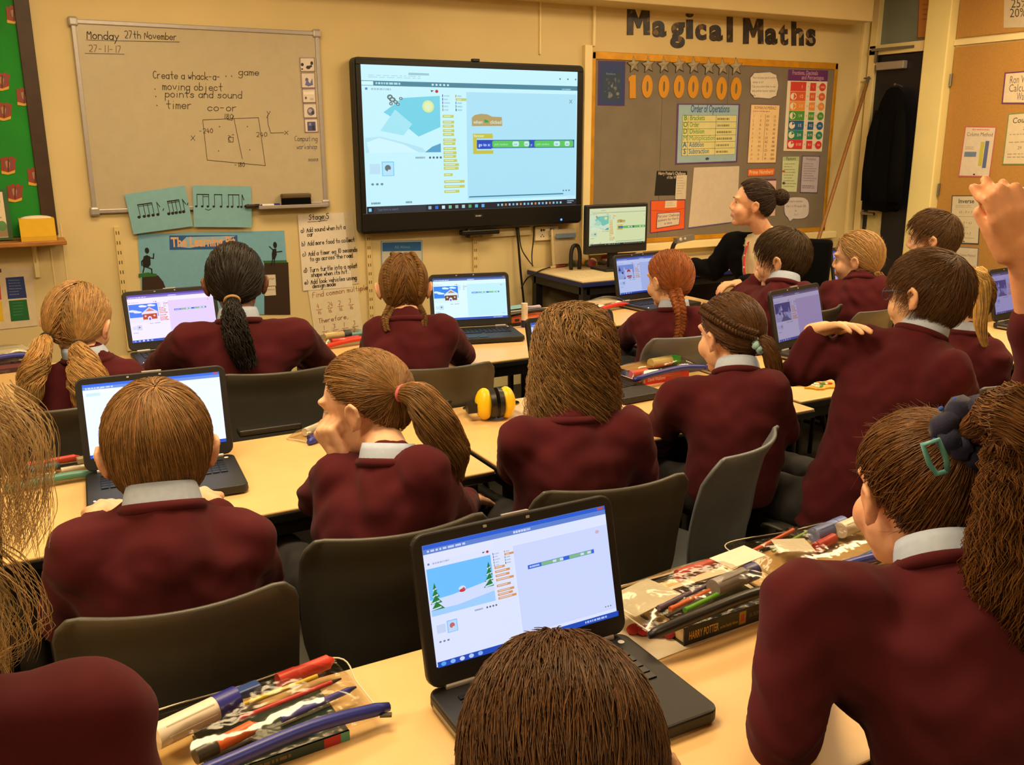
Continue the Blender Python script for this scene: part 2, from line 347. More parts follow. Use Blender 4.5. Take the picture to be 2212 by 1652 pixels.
# black garment hanging on the door
ct = thing('coat', 'long black coat hanging down the dark door', 'coat', (XR-.13, 4.78, 0))
zs = [1.90, 1.88, 1.80, 1.64, 1.45, 1.28, 1.14, 1.04]; wy = [.03, .06, .10, .14, .165, .17, .17, .165]; wx = [.02, .03, .04, .05, .055, .06, .06, .05]
m_ = MB(); a_ = np.linspace(0, 2*math.pi, 40, endpoint=False); V = []
for k in range(len(zs)):
    fold = 1+.10*np.sin(a_*7+k*.3)*min(1, k/3)
    V.append(np.c_[wx[k]*np.cos(a_)*fold, wy[k]*np.sin(a_)+.02*k/7, np.full(40, zs[k])+.015*np.sin(a_*3)*(k == 7)])
m_.add(np.concatenate(V), [(i*40+j, i*40+(j+1) % 40, i*40+40+(j+1) % 40, i*40+40+j) for i in range(7) for j in range(40)]+[tuple(range(40))[::-1], tuple(range(280, 320))])
m_.build('coat_body', MT['coat'], ct, smooth=True)
for s_ in (-1, 1): MB().tube([(-.02, s_*.09, 1.74), (-.035, s_*.115, 1.55), (-.045, s_*.12, 1.3), (-.04, s_*.12, 1.1)], [.035, .045, .045, .04], 10).build('sleeve', MT['coat'], ct, smooth=True)
MB().cyl((.10, 0, 1.90), (-.0, 0, 1.92), .008).build('hanging_loop', MT['steel'], ct)
# cork faced cupboards
cb = thing('cupboard', 'tall cupboard with cork faced doors along the right wall', 'cupboard', (XR, 3.55, 0))
MB().box((-.012, 0, CEIL/2), (.02, 1.70, CEIL-.01)).build('body', MT['trim'], cb)
for s_, nm in ((1, .425), (-1, -.425)):
    q = MB().box((-.03, nm, 1.08), (.016, .83, 2.12)).build('lower_door', MT['cork'], cb)
    for z in (.3, 1.2, 1.93): MB().cyl((-.045, nm+.415, z-.04), (-.045, nm+.415, z+.04), .009, n=8).build('hinge', MT['steel'], q)
    MB().box((-.03, nm, 2.46), (.016, .83, .52)).build('upper_door', MT['cork'], cb)
MB().box((-.032, 0, 2.17), (.02, 1.70, .035)).build('rail', MT['trim'], cb)

# ------------------------------------------------------------------ ceiling luminaires
for i, (lx, ly, lw) in enumerate(LAMPS):
    t = thing('ceiling_light', 'recessed ceiling light panel above the classroom', 'ceiling light', (lx, ly, CEIL), 0, 'ceiling light panels')
    MB().box((0, 0, -.035), (1.24, .64, .07)).build('housing', MT['trim'], t, bevel=.005)
    MB().box((0, 0, -.073), (1.16, .56, .006), col=(255, 214, 150)).build('diffuser', MT['lamp'], t)

# ------------------------------------------------------------------ front wall: boards and papers
def wq(pts, off=.002): return [at(u, v, Y=D-off) for u, v in pts]
def C1(x, y): return (x*.33454, y*.33454)
def C2(x, y): return (740+x*.28455, 80+y*.28450)
def C3(x, y): return (1240+x*.32074, y*.32082)
def C4(x, y): return (1780+x*.39344, y*.39346)
def C5(x, y): return (x*.34358, 380+y*.34351)
def cs(fn, *p): return [fn(*q) for q in p]
def rect_of(pts, off):
    P = np.array(wq(pts, off)); x0 = (P[0, 0]+P[3, 0])/2; x1 = (P[1, 0]+P[2, 0])/2; z1 = (P[0, 2]+P[1, 2])/2; z0 = (P[2, 2]+P[3, 2])/2
    return x0, x1, z0, z1
def wsheet(fn, pts, base, off=.002, th=.0008): return Sheet(wq(cs(fn, *pts), off), base, th)
# whiteboard
x0, x1, z0, z1 = rect_of([(157, 45), (683, 73), (705, 439), (205, 457)], .02)
wb = thing('whiteboard', 'large whiteboard with the date and a handwritten game task', 'whiteboard', ((x0+x1)/2, D, z0))
lc = lambda x, z, y: A(x-(x0+x1)/2, y, z-z0)
s = Sheet([lc(x0, z1, -.014), lc(x1, z1, -.014), lc(x1, z0, -.014), lc(x0, z0, -.014)], (190, 180, 156), .004)
WP = np.array([(157, 45), (683, 73), (705, 439), (205, 457)], float)
def inv(pts, u, v):     # pixel -> (s,t) of a quad, projective
    p = np.asarray(pts, float); Aq = []; bq = []
    for (X, Y), (a, b) in zip(p, [(0, 0), (1, 0), (1, 1), (0, 1)]):
        Aq += [[X, Y, 1, 0, 0, 0, -a*X, -a*Y], [0, 0, 0, X, Y, 1, -b*X, -b*Y]]; bq += [a, b]
    h = np.linalg.solve(np.array(Aq), np.array(bq)); dn = h[6]*u+h[7]*v+1
    return (h[0]*u+h[1]*v+h[2])/dn, (h[3]*u+h[4]*v+h[5])/dn
def wp(x, y): return inv(WP, *C1(x, y))
ink = (58, 50, 44); mm = s.W/1610        # metres per crop pixel
for t, x, y, h, c, w_, x9 in [('Monday', 556, 248, 52, ink, 5.5, 765), ('27th November', 800, 243, 46, ink, 4.5, 1140), ('27-11-17', 568, 330, 42, (120, 100, 80), 4.5, 780), ('Create a whack-a-', 985, 505, 50, ink, 4.5, 1420), ('game', 1535, 484, 48, ink, 4.5, 1670), ('moving object', 1045, 578, 52, ink, 4.5, 1435), ('points and sound', 1062, 626, 50, ink, 4.5, 1560), ('timer', 1068, 700, 56, ink, 4.5, 1240), ('co-or', 1335, 715, 52, ink, 4.5, 1530), ('-240', 1285, 858, 32, ink, 3.5, 1375), ('240', 1652, 882, 32, ink, 3.5, 1725), ('180', 1440, 765, 32, ink, 3.5, 1505), ('-180', 1515, 1078, 32, ink, 3.5, 1582), ('x', 1228, 905, 56, ink, 3.5, 1260), ('y', 1718, 742, 46, ink, 3.5, 1745), ('x', 1832, 868, 46, ink, 3.5, 1862), ('Computing', 1902, 910, 38, (140, 138, 166), 3.5, 2050), ('workshop', 1915, 962, 38, (150, 146, 172), 3.5, 2048), ('sosa', 1990, 1040, 30, (168, 162, 166), 3.5, 2054)]:
    a, b = wp(x, y); s.hand(t, a, b, h*mm, c, w_*mm, fit=wp(x9, y)[0]-a)
for x, y in ((1000, 572), (1006, 620), (1013, 678), (1495, 490), (1458, 490), (1418, 815), (1598, 815), (1412, 972), (1614, 965)): s.line([wp(x, y), wp(x+2, y+2)], 6*mm, ink)
for pts in ([(556, 255), (760, 262), (1158, 270)], [(548, 342), (802, 348)], [(1310, 772), (1670, 758), (1716, 1068), (1340, 1032), (1310, 772)], [(1512, 765), (1567, 1025)], [(1728, 742), (1732, 800), (1750, 858), (1835, 855)], [(1478, 885), (1508, 885), (1508, 915), (1478, 915), (1478, 885)], [(1475, 872), (1490, 880), (1475, 895), (1490, 910)], [(1500, 870), (1512, 868)], [(1470, 770), (1500, 775), (1510, 745)]):
    s.line([wp(*q) for q in pts], 3.2*mm, ink)
s.build('writing_surface', m='gloss_print', parent=wb)
wB, hB = x1-x0, z1-z0; fr = MB()
for c, d in (((0, -.012, hB), (wB, .024, .022)), ((0, -.012, 0), (wB, .024, .022)), ((-wB/2, -.012, hB/2), (.022, .024, hB)), ((wB/2, -.012, hB/2), (.022, .024, hB))): fr.box(c, d)
fr.build('frame', MT['alu'], wb, bevel=.004)
for a in (-1, 1):
    for b in (0, 1): MB().box((a*wB/2, -.014, b*hB), (.045, .030, .045)).build('corner_cap', MT['alu'], wb, bevel=.01)
MB().box((wB*.335, -.045, -.012), (wB*.32, .07, .008)).box((wB*.335, -.078, -.006), (wB*.32, .006, .018)).build('pen_tray', MT['alu'], wb, bevel=.002)
# eraser and pens on the tray
px = at(640, 440, Y=D-.045)
er = thing('board_eraser', 'dark board eraser resting on the right end of the whiteboard tray', 'board eraser', (px[0], D-.047, z0-.008))
MB().box((0, 0, .022), (.155, .045, .044)).build('felt_pad', MT['coat'], er, bevel=.004); MB().box((0, 0, .056), (.16, .05, .024)).build('handle', mat('brown_plastic', (92, 76, 50), .5), er, bevel=.006)
def pen(name, label, cat, p, q, r, cols, group=None, cap=.3, tip=True):
    p, q = A(*p), A(*q); m = MB(); d = q-p
    m.cyl(p, p+d*cap, r*1.12, col=cols[0], n=12); m.cyl(p+d*cap, p+d*.9, r, col=cols[1], n=12); m.cyl(p+d*.9, q, r*.9, r*.35 if tip else r*.9, col=cols[-1], n=12)
    o = m.build(name, MT['paint'], smooth=True, sharp=35); return tag(o, label, cat, group)
a = at(562, 444, Y=D-.05); b = at(604, 443, Y=D-.05); zt = z0-.008+.0095
pen('whiteboard_marker', 'white and blue marker pen lying on the whiteboard tray', 'marker', (b[0], D-.05, zt), (a[0], D-.05, zt), .009, [(30, 40, 130), (225, 225, 230), (30, 40, 130)])
a = at(540, 446, Y=D-.045); b = at(562, 445, Y=D-.045)
pen('whiteboard_marker', 'dark marker pen on the tray beside the second blue music card', 'marker', (b[0]-.004, D-.045, zt), (a[0]-.03, D-.045, zt), .009, [(25, 22, 22), (60, 40, 40), (25, 22, 22)])
# five picture cards on the whiteboard edge
cards = [((1935, 372), (2030, 372), (2033, 462), (1940, 462)), ((1943, 470), (2032, 470), (2035, 568), (1948, 568)), ((1950, 575), (2035, 573), (2040, 662), (1955, 664)), ((1957, 670), (2042, 668), (2047, 760), (1962, 762)), ((1965, 768), (2050, 766), (2055, 853), (1970, 855))]
desc = ['topmost picture card on the whiteboard edge, black speckled drawing', 'second picture card from the top on the whiteboard edge, blue figure', 'middle picture card on the whiteboard edge, mostly blank', 'fourth picture card down the whiteboard edge, grey round drawing', 'lowest picture card on the whiteboard edge, dark blue panel']
for i, c in enumerate(cards):
    s = wsheet(C1, c, (222, 214, 208), .0215, .001); s.frame(.02, .02, .98, .98, .004, (150, 130, 140))
    if i == 0:
        for q in ((.15, .5, .1, .12), (.55, .7, .16, .13), (.8, .4, .1, .14), (.72, .62, .1, .08), (.12, .82, .07, .06)): s.ell(*q, (46, 44, 52))
    if i == 1: s.ell(.4, .45, .12, .12, (96, 100, 160)); s.poly([(.25, .8), (.4, .4), (.62, .7), (.8, .35), (.85, .8), (.5, .9)], (104, 112, 176))
    if i == 2: s.rect(.1, .2, .9, .4, (240, 236, 230)); s.ell(.25, .65, .08, .1, (90, 96, 110)); s.ell(.7, .75, .15, .1, (190, 186, 186))
    if i == 3: s.ell(.55, .55, .28, .3, (112, 112, 140)); s.ell(.5, .5, .14, .14, (180, 176, 190)); s.ell(.7, .65, .12, .14, (60, 60, 84))
    if i == 4: s.rect(.2, .22, .82, .9, (70, 76, 130)); s.rect(.3, .3, .5, .5, (130, 140, 190)); s.rect(.55, .5, .75, .85, (40, 44, 90))
    s.build('picture_card', desc[i], 'picture card', 'picture cards on the whiteboard')
# two blue music cards hung over the frame
def note(s, x, y, hgt, stem=True, r=.028):
    s.ell(x, y, r, r*s.W/s.H*.9, (14, 16, 18), 14)
    if stem: s.line([(x+r*.8, y), (x+r*.8, y-hgt)], .003, (14, 16, 18))
s = wsheet(C1, [(803, 1255), (1193, 1197), (1247, 1460), (862, 1512)], (126, 182, 200), .03)
for xs_, y0 in (((.15, .235, .305, .38, .46), .60), ((.64, .705, .765, .83, .89), .62)):
    for i, x in enumerate(xs_): note(s, x, y0+(.0 if y0 == .6 else -.0), .30)
    s.line([(xs_[0]+.02, y0-.30), (xs_[3]+.02, y0-.30)], .006, (14, 16, 18)); s.line([(xs_[0]+.02, y0-.26), (xs_[3]+.02, y0-.26)], .003, (14, 16, 18)); s.line([(xs_[4]+.02, y0-.3), (xs_[4]+.06, y0-.18)], .004, (14, 16, 18))
s.hand(',', .53, .5, .03, (14, 16, 18), .004); s.hand(',', .945, .45, .03, (14, 16, 18), .004)
s.build('music_card', 'tilted blue card of musical notes hanging left under the whiteboard', 'card', 'blue music cards')
s = wsheet(C1, [(1243, 1197), (1620, 1203), (1627, 1468), (1252, 1465)], (126, 182, 200), .03)
for x in (.05, .15, .245, .345, .47, .585, .66, .765, .82): note(s, x, .50, .29, r=.022)
for a, b in ((.07, .265), (.365, .49), (.6, .785)): s.line([(a, .21), (b, .21)], .005, (14, 16, 18))
s.line([(.17, .26), (.265, .26)], .003, (14, 16, 18)); s.line([(.84, .21), (.87, .33)], .004, (14, 16, 18)); s.hand(',', .9, .45, .03, (14, 16, 18), .004); s.line([(.2, .56), (.25, .59), (.3, .56)], .003, (14, 16, 18))
s.build('music_card', 'level blue card of musical notes hanging right under the whiteboard', 'card', 'blue music cards')
# learning pit poster
s = wsheet(C1, [(888, 1510), (1835, 1488), (1875, 2030), (925, 2030)], (118, 178, 212), .004)
P_ = [(888, 1510), (1835, 1488), (1875, 2030), (925, 2030)]; q = lambda x, y: inv(P_, x, y)
s.rect(0, 0, 1, 1, (118, 178, 212))
a = [q(1075, 1520), q(1508, 1518), q(1512, 1605), q(1078, 1612)]; s.poly(a, (40, 90, 160)); s.poly([q(1180, 1530), q(1500, 1522), q(1400, 1560), q(1200, 1600), q(1120, 1590)], (150, 186, 214))
x_, y_ = q(1088, 1592); s.text('The Learning Pit', x_, y_, .052, (226, 176, 130), bold=.03, fit=.435)
def blob(pts, col): s.poly([q(*p_) for p_ in pts], col)
blob([(920, 2030), (915, 1780), (960, 1765), (1010, 1775), (1040, 1815), (1070, 1900), (1085, 2030)], (52, 34, 22)); blob([(895, 1765), (950, 1755), (1002, 1765), (1000, 1780), (897, 1788)], (42, 110, 52))
blob([(1690, 1688), (1862, 1690), (1875, 2030), (1690, 2030)], (52, 34, 22)); blob([(1680, 1680), (1850, 1676), (1855, 1692), (1690, 1695)], (42, 110, 52))
for (hx, hy, sx) in ((943, 1616, 1), (1768, 1580, -1)):
    s.ell(*q(hx, hy), .014, .038, (16, 16, 16)); blob([(hx-18, hy+35), (hx, hy+28), (hx+20, hy+38), (hx+22, hy+90), (hx+6, hy+112), (hx-22, hy+105), (hx-25, hy+70)] if sx > 0 else [(hx-16, hy+25), (hx+8, hy+22), (hx+12, hy+60), (hx-2, hy+95), (hx-22, hy+90), (hx-24, hy+55)], (16, 16, 16))
    for l in (([(-10, 45), (-30, 70), (-28, 95)], [(15, 45), (38, 50), (40, 20)], [(-15, 105), (-22, 140)], [(10, 110), (28, 118), (30, 145)]) if sx > 0 else ([(-10, 35), (-40, 10)], [(8, 45), (48, 40)], [(-18, 90), (-26, 125), (-32, 132)], [(-5, 92), (-8, 132)])):
        s.line([q(hx+a, hy+b) for a, b in l], .006, (16, 16, 16))
s.build('learning_poster', 'blue learning pit poster with black stick figures on two banks', 'poster')
for lab, t, c in (('challenge note card at the top right of the blue learning poster', 'challenge', ((1688, 1776), (1778, 1772), (1782, 1844), (1690, 1848))), ('smaller note card below the challenge note on the blue poster', 'advice', ((1706, 1852), (1778, 1848), (1782, 1905), (1710, 1910)))):
    s = wsheet(C1, c, (216, 206, 190), .0065); s.text(t, .08, .42, s.H*.2, (90, 84, 76), fit=.84); s.build('note_card', lab, 'note')
# hand written task sheets
s = Sheet(wq([(700, 463), (762, 455), (776, 612), (715, 622)], .003), (214, 200, 172)); s.build('paper_sheet', 'blank yellowed sheet half behind the stage five list', 'paper')
s = Sheet(wq([(665, 625), (772, 616), (785, 722), (682, 735)], .0035), (228, 216, 188)); red = (176, 84, 64)
s.hand('Find common multiple', .06, .17, .030, red, .003, .78, -.06)
for i, (a, b) in enumerate((('4', '16'), ('24', '16'), ('2', '16'), ('3', '16'))): x_ = .10+.22*i; s.hand(a, x_+.01, .38-.012*i, .026, red, .0025, .8); s.line([(x_, .41-.012*i), (x_+.12, .405-.012*i)], .0025, red); s.hand(b, x_, .50-.012*i, .026, red, .0025, .8)
s.hand('Therefore,', .10, .68, .028, red, .003, .85, -.06)
for i, (a, b) in enumerate((('1', '16'), ('3', '16'), ('1', '4'), ('3', '2'))): x_ = .15+.21*i; s.hand(a, x_+.02, .82-.01*i, .026, red, .0025, .8); s.line([(x_, .85-.01*i), (x_+.13, .845-.01*i)], .0025, red); s.hand(b, x_, .95-.01*i, .026, red, .0025, .8)
s.build('fractions_sheet', 'paper with red handwritten fractions hanging below the stage five list', 'paper')
s = Sheet(wq([(643, 464), (742, 459), (762, 620), (655, 628)], .0055), (232, 224, 212)); k_ = (48, 40, 38)
s.hand('Stage 5', .22, .075, .03, k_, .004, .78, -.02); s.line([(.20, .10), (.62, .093)], .003, k_); s.line([(.48, .06), (.52, .03), (.57, .03), (.60, .055), (.56, .085), (.5, .085), (.48, .06)], .0025, k_)
for y, t, x in ((.245, 'a) Add sound when hit a', .03), (.30, 'car', .16), (.42, 'b) Add more food to collect', .03), (.555, 'c) Add a timer eg 10 seconds', .03), (.625, 'to go across the road.', .17), (.77, 'd) Turn turtle into a splat', .03), (.835, 'shape when its hit.', .17), (.93, 'e) Add look vehicles using', .03), (.985, 'design mode', .18)):
    s.hand(t, x, y-.01, .026, k_, .0034, .62, -.03)
s.build('stage_list', 'white handwritten stage five task list taped left of the big screen', 'paper')
# blue headed notice below the screen
s = Sheet(wq([(823, 520), (912, 518), (914, 640), (825, 640)], .003), (196, 196, 186)); s.rect(.03, .03, .97, .19, (34, 100, 170)); s.text('All About', .32, .14, .018, (120, 170, 214)); s.scrib(.2, .26, .85, .62, 6, (150, 148, 142), .4, 4); s.text('Stage requirement', .3, .34, .012, (80, 80, 80)); s.scrib(.06, .66, .95, .95, 6, (160, 158, 150), .4, 8); s.frame(.01, .01, .99, .99, .004, (110, 150, 186))
s.build('notice', 'blue headed printed notice on the wall under the big screen', 'notice')
# slotted shelf uprights
for i, (u, v0, v1, lab) in enumerate(((252, 490, 760, 'slotted metal shelf upright left of the blue learning poster'), (795, 505, 760, 'slotted metal shelf upright under the left end of the big screen'), (1026, 512, 720, 'slotted metal shelf upright under the middle of the big screen'))):
    a = at(u, v0, Y=D-.01); b = at(u, v1, Y=D-.01); m = MB(); m.box((a[0], D-.008, (a[2]+b[2])/2), (.028, .016, a[2]-b[2]), col=(222, 202, 146)); z = a[2]-.03
    while z > b[2]+.02:
        for dx in (-.006, .006): m.box((a[0]+dx, D-.0162, z), (.004, .001, .018), col=(70, 60, 44))
        z -= .05
    tag(m.build('shelf_upright', MT['paint']), lab, 'shelf upright')
# green display board with badges, shelf, box
x0, x1, z0, z1 = rect_of([(-560, -60), (98, -60), (98, 508), (-560, 508)], .02); x1 = at(100, 300, Y=D-.02)[0]; xg = at(62, 250, Y=D-.02)[0]; x0 = -1.6; z1 = 2.36; z0 = at(100, 508, Y=D-.02)[2]
gb = thing('display_board', 'green paper display board with dark wooden frame', 'display board', ((x0+x1)/2, D, z0)); cxx = (x0+x1)/2
MB().box((0, -.008, (z1-z0)/2), (x1-x0, .016, z1-z0), col=(30, 140, 44)).build('backing', MT['felt'], gb)
f_ = .066; fr = MB()
for c, d in (((-(x1-x0)/2+f_/2, -.014, (z1-z0)/2), (f_, .028, z1-z0)), (((x1-x0)/2-f_/2, -.014, (z1-z0)/2), (f_, .028, z1-z0)), ((0, -.014, z1-z0-f_/2), (x1-x0-2*f_, .028, f_))): fr.box(c, d)
fr.build('frame', mat('dark_stained_wood', (58, 38, 26), .5, var=.2, vs=20), gb, bevel=.003)
for i, (x, y, lab) in enumerate(((88, 92, 'topmost crest badge on the green board'), (12, 525, 'crest badge cut by the picture edge, second row of the green board'), (155, 622, 'crest badge nearest the frame halfway down the green board'), (25, 718, 'crest badge below the halfway one at the left picture edge'), (52, 1066, 'crest badge third row from the bottom, above the framed card'), (226, 1138, 'crest badge nearest the frame low on the green board'), (96, 1244, 'lowest crest badge, just above the framed card'))):
    s = Sheet(wq(cs(C1, (x-52, y-60), (x+55, y-60), (x+55, y+62), (x-52, y+62)), .0185), (200, 150, 70), .0006)
    s.poly([(0, .08), (.2, .14), (.3, 0), (.5, .1), (.7, 0), (.82, .14), (1, .1), (.92, .45), (.95, .7), (.5, 1), (.08, .75), (.06, .4)], (150, 60, 42)); s.poly([(.22, .2), (.78, .2), (.78, .6), (.5, .8), (.22, .6)], (128, 70, 78)); s.poly([(.3, .3), (.5, .22), (.62, .4), (.55, .7), (.38, .6)], (176, 128, 88)); s.poly([(.08, .78), (.5, .88), (.92, .74), (.9, .9), (.5, 1), (.1, .95)], (214, 172, 70)); s.line([(.5, .2), (.5, .8)], .006, (90, 40, 36))
    s.mb.f = s.mb.f[6:]; s.mb.c = s.mb.c[6:]; s.mb.m = s.mb.m[6:]
    s.build('crest_badge', lab, 'badge', 'crest badges on the green board')
zs = at(70, 520, Y=D-.12)[2]; xe = at(142, 520, Y=D-.1)[0]
sh = thing('wall_shelf', 'wooden wall shelf under the green display board', 'shelf', (xe-.9, D, zs))
MB().box((0, -.09, -.011), (1.8, .18, .022)).build('shelf_plank', MT['wood'], sh, bevel=.004)
for x in (.76, -.5): MB().box((x, -.012, -.10), (.022, .024, .18)).box((x, -.07, -.026), (.018, .12, .012)).box((x, -.065, -.07), (.006, .12, .018), rotx(-.75)).build('bracket', MT['trim'], sh, bevel=.003)
a, b = at(46, 520, Y=D-.11), at(122, 518, Y=D-.11); wbx = b[0]-a[0]
tb = thing('tissue_box', 'yellow box with a pale slot, standing on the wall shelf', 'box', ((a[0]+b[0])/2, D-.10, zs))
MB().box((0, 0, .052), (wbx, .11, .104), col=(236, 190, 40)).box((0, -.0555, .012), (wbx+.001, .001, .024), col=(214, 172, 44)).build('carton', MT['printed'], tb, bevel=.003)
MB().ell((0, 0, .104), (.07, .02, .014), col=(226, 216, 196)).build('tissue', MT['cloth'], tb, smooth=True)
a = at(32, 518, Y=D-.06); fc = thing('framed_card', 'white printed card in a green frame leaning at the shelf end', 'framed card', (a[0]-.095, D-.05, zs))
s = Sheet([A(-.11, .015, .24), A(.09, .015, .24), A(.09, -.02, .005), A(-.11, -.02, .005)], (214, 200, 176), .006); s.rect(.0, .0, 1, 1, (40, 84, 44)); s.rect(-.02, .05, .9, .95, (222, 208, 184)); s.text('the', .66, .26, .02, (110, 70, 60)); s.scrib(.1, .4, .85, .75, 5, (160, 146, 130), .4, 3); s.rect(.0, .72, .9, .94, (150, 128, 100)); s.ell(.8, .72, .1, .1, (84, 140, 80)); s.build('card', parent=fc)
MB().box((0, .035, .06), (.01, .05, .12)).build('stand', MT['satin'], fc)
# colour squares poster low at left
s = Sheet(wq(cs(C5, (-260, 575), (200, 570), (238, 940), (-240, 990)), .003), (222, 206, 180))
PP = cs(C5, (-260, 575), (200, 570), (238, 940), (-240, 990)); g = lambda x, y: inv(PP, *C5(x, y))
for c, pts in (((38, 58, 128), ((42, 636), (152, 628), (172, 760), (58, 768))), ((30, 104, 56), ((62, 778), (170, 770), (190, 902), (78, 912))), ((208, 60, 40), ((-120, 640), (5, 636), (18, 770), (-110, 778))), ((232, 196, 50), ((-110, 786), (20, 782), (34, 912), (-100, 922)))): s.poly([g(*p_) for p_ in pts], c)
s.scrib(*g(60, 650), *g(150, 750), 6, (120, 134, 176), .3, 5); s.scrib(*g(85, 790), *g(165, 880), 5, (60, 140, 84), .3, 6); a, b = g(-60, 606); s.scrib(*g(-150, 585), *g(78, 606), 1, (96, 44, 40), .9, 7)
s.build('colour_chart', 'white chart of coloured squares low on the wall under the shelf', 'poster')

# ------------------------------------------------------------------ the maths display
x0, x1, z0, z1 = rect_of([(1281, 113), (1808, 136), (1783, 492), (1270, 538)], .02)
nb = thing('noticeboard', 'wide grey papered noticeboard with gold border, full of maths posters', 'noticeboard', ((x0+x1)/2, D-.0015, z0)); w_, h_ = x1-x0, z1-z0
MB().box((0, -.009, h_/2), (w_, .018, h_), col=(122, 114, 102)).box((-w_*.24, -.0185, h_*.5), (.003, .001, h_), col=(96, 90, 80)).box((w_*.02, -.0185, h_*.8), (.003, .001, h_*.4), col=(96, 90, 80)).build('backing', MT['felt'], nb)
fr = MB()
for c, d in (((0, -.012, h_-.02), (w_, .024, .045)), ((0, -.012, .012), (w_, .024, .03)), ((-w_/2+.012, -.012, h_/2), (.028, .024, h_)), ((w_/2-.012, -.012, h_/2), (.03, .024, h_))): fr.box(c, d)
fr.build('border', mat('gold_border_roll', (206, 150, 34), .35, metal=.3, var=.15, vs=14), nb, bevel=.003)
MB().box((.03, -.035, -.03), (w_+.1, .07, .05)).build('ledge', MT['trim'], nb, bevel=.005)
DO = .0215
def bsheet(pts, base, off=DO, th=.0008): return wsheet(C3, pts, base, off, th)
collage = mat('collage_print', (40, 34, 34), .4)
nt = collage.node_tree; vo = nt.nodes.new('ShaderNodeTexVoronoi'); vo.inputs['Scale'].default_value = 30; tc = nt.nodes.new('ShaderNodeTexCoord'); rp = nt.nodes.new('ShaderNodeValToRGB')
nt.links.new(tc.outputs['Object'], vo.inputs['Vector']); nt.links.new(vo.outputs['Color'], rp.inputs[0]); nt.links.new(rp.outputs[0], nt.nodes['Principled BSDF'].inputs['Base Color'])
rp.color_ramp.interpolation = 'CONSTANT'
for k, (p_, c) in enumerate(((0, (26, 22, 24)), (.3, (58, 42, 30)), (.5, (34, 38, 66)), (.66, (110, 84, 50)), (.74, (24, 22, 24)), (.9, (150, 134, 110)))):
    el = rp.color_ramp.elements[k] if k < 2 else rp.color_ramp.elements.new(p_)
    el.position = p_; el.color = (*lin(c), 1)
CHUNKY = {'M': ((0, 0), (.02, 1), (.30, 1), (.5, .56), (.70, 1), (.98, 1), (1, 0), (.73, 0), (.71, .58), (.56, .24), (.44, .24), (.29, .58), (.27, 0))[::-1], '1': ((.15, 0), (.15, .76), (0, .72), (0, .88), (.5, 1), (1, 1), (1, 0))[::-1]}
def glyph(ch, box, name, label, cat, group, m, off, depth, bold=.05):
    if ch in CHUNKY: V = A(*CHUNKY[ch]); F = [tuple(range(len(V)))]
    else: V, F = text_geo(ch, bold, 4)
    lo, hi = V.min(0), V.max(0)
    P = np.array(wq(cs(C3, (box[0], box[3]), (box[2], box[3]), (box[2], box[1]), (box[0], box[1])), off)); n_ = len(V); q = (V-lo)/(hi-lo)
    a, b = q[:, :1], q[:, 1:]; W = (P[0]*(1-a)+P[1]*a)*(1-b)+(P[3]*(1-a)+P[2]*a)*b
    ed = {}
    for f in F:
        for i in range(len(f)): e_ = (f[i], f[(i+1) % len(f)]); ed[e_] = ed.get(e_, 0)+1
    side = [(i, j, j+n_, i+n_) for (i, j) in ed if (j, i) not in ed]
    me = MB().add(np.concatenate([W-A(0, depth, 0), W]), [tuple(f) for f in F]+[tuple(i+n_ for i in f)[::-1] for f in F]+side, (206, 146, 36))
    return tag(me.build(name, m), label, cat, group)
for ch, bx, lab in [('M', (355, 45, 510, 236), 'tall dark letter M that begins the first title word'), ('a', (526, 140, 620, 251), 'dark letter a after the first capital M of the title'), ('g', (648, 150, 745, 325), 'dark letter g with its tail in the first title word'), ('i', (752, 80, 803, 262), 'dark letter i with dot in the first title word'), ('c', (816, 162, 890, 272), 'dark letter c between the i and the second a of the title'), ('a', (910, 168, 1000, 278), 'dark letter a just before the l of the first title word'), ('l', (1028, 108, 1068, 284), 'dark letter l ending the first title word'), ('M', (1137, 118, 1275, 296), 'dark capital M that begins the second title word'), ('a', (1285, 190, 1368, 302), 'dark letter a in the second title word'), ('t', (1378, 165, 1440, 306), 'dark letter t in the second title word'), ('h', (1463, 140, 1546, 308), 'dark letter h in the second title word'), ('s', (1560, 195, 1626, 311), 'dark letter s ending the second title word')]:
    glyph(ch, bx, 'title_letter', lab, 'letter', 'title letters over the maths board', collage, .001, .004, .015 if ch == 'i' else .045)
# blue poster
s = bsheet([(165, 408), (346, 413), (340, 712), (160, 708)], (70, 44, 120)); s.rect(.05, .04, .95, .97, (30, 58, 124)); s.rect(.15, .25, .84, .90, (38, 62, 96)); s.text('Numbers', .28, .31, .014, (110, 150, 200)); rr = random.Random(2)
for i in range(26): s.ell(rr.uniform(.22, .78), rr.uniform(.4, .84), rr.uniform(.02, .07), rr.uniform(.015, .05), rr.choice([(70, 84, 104), (96, 108, 120), (48, 60, 80), (120, 124, 124)]), 8)
s.build('blue_poster', 'dark blue poster at the top left of the maths board', 'poster')
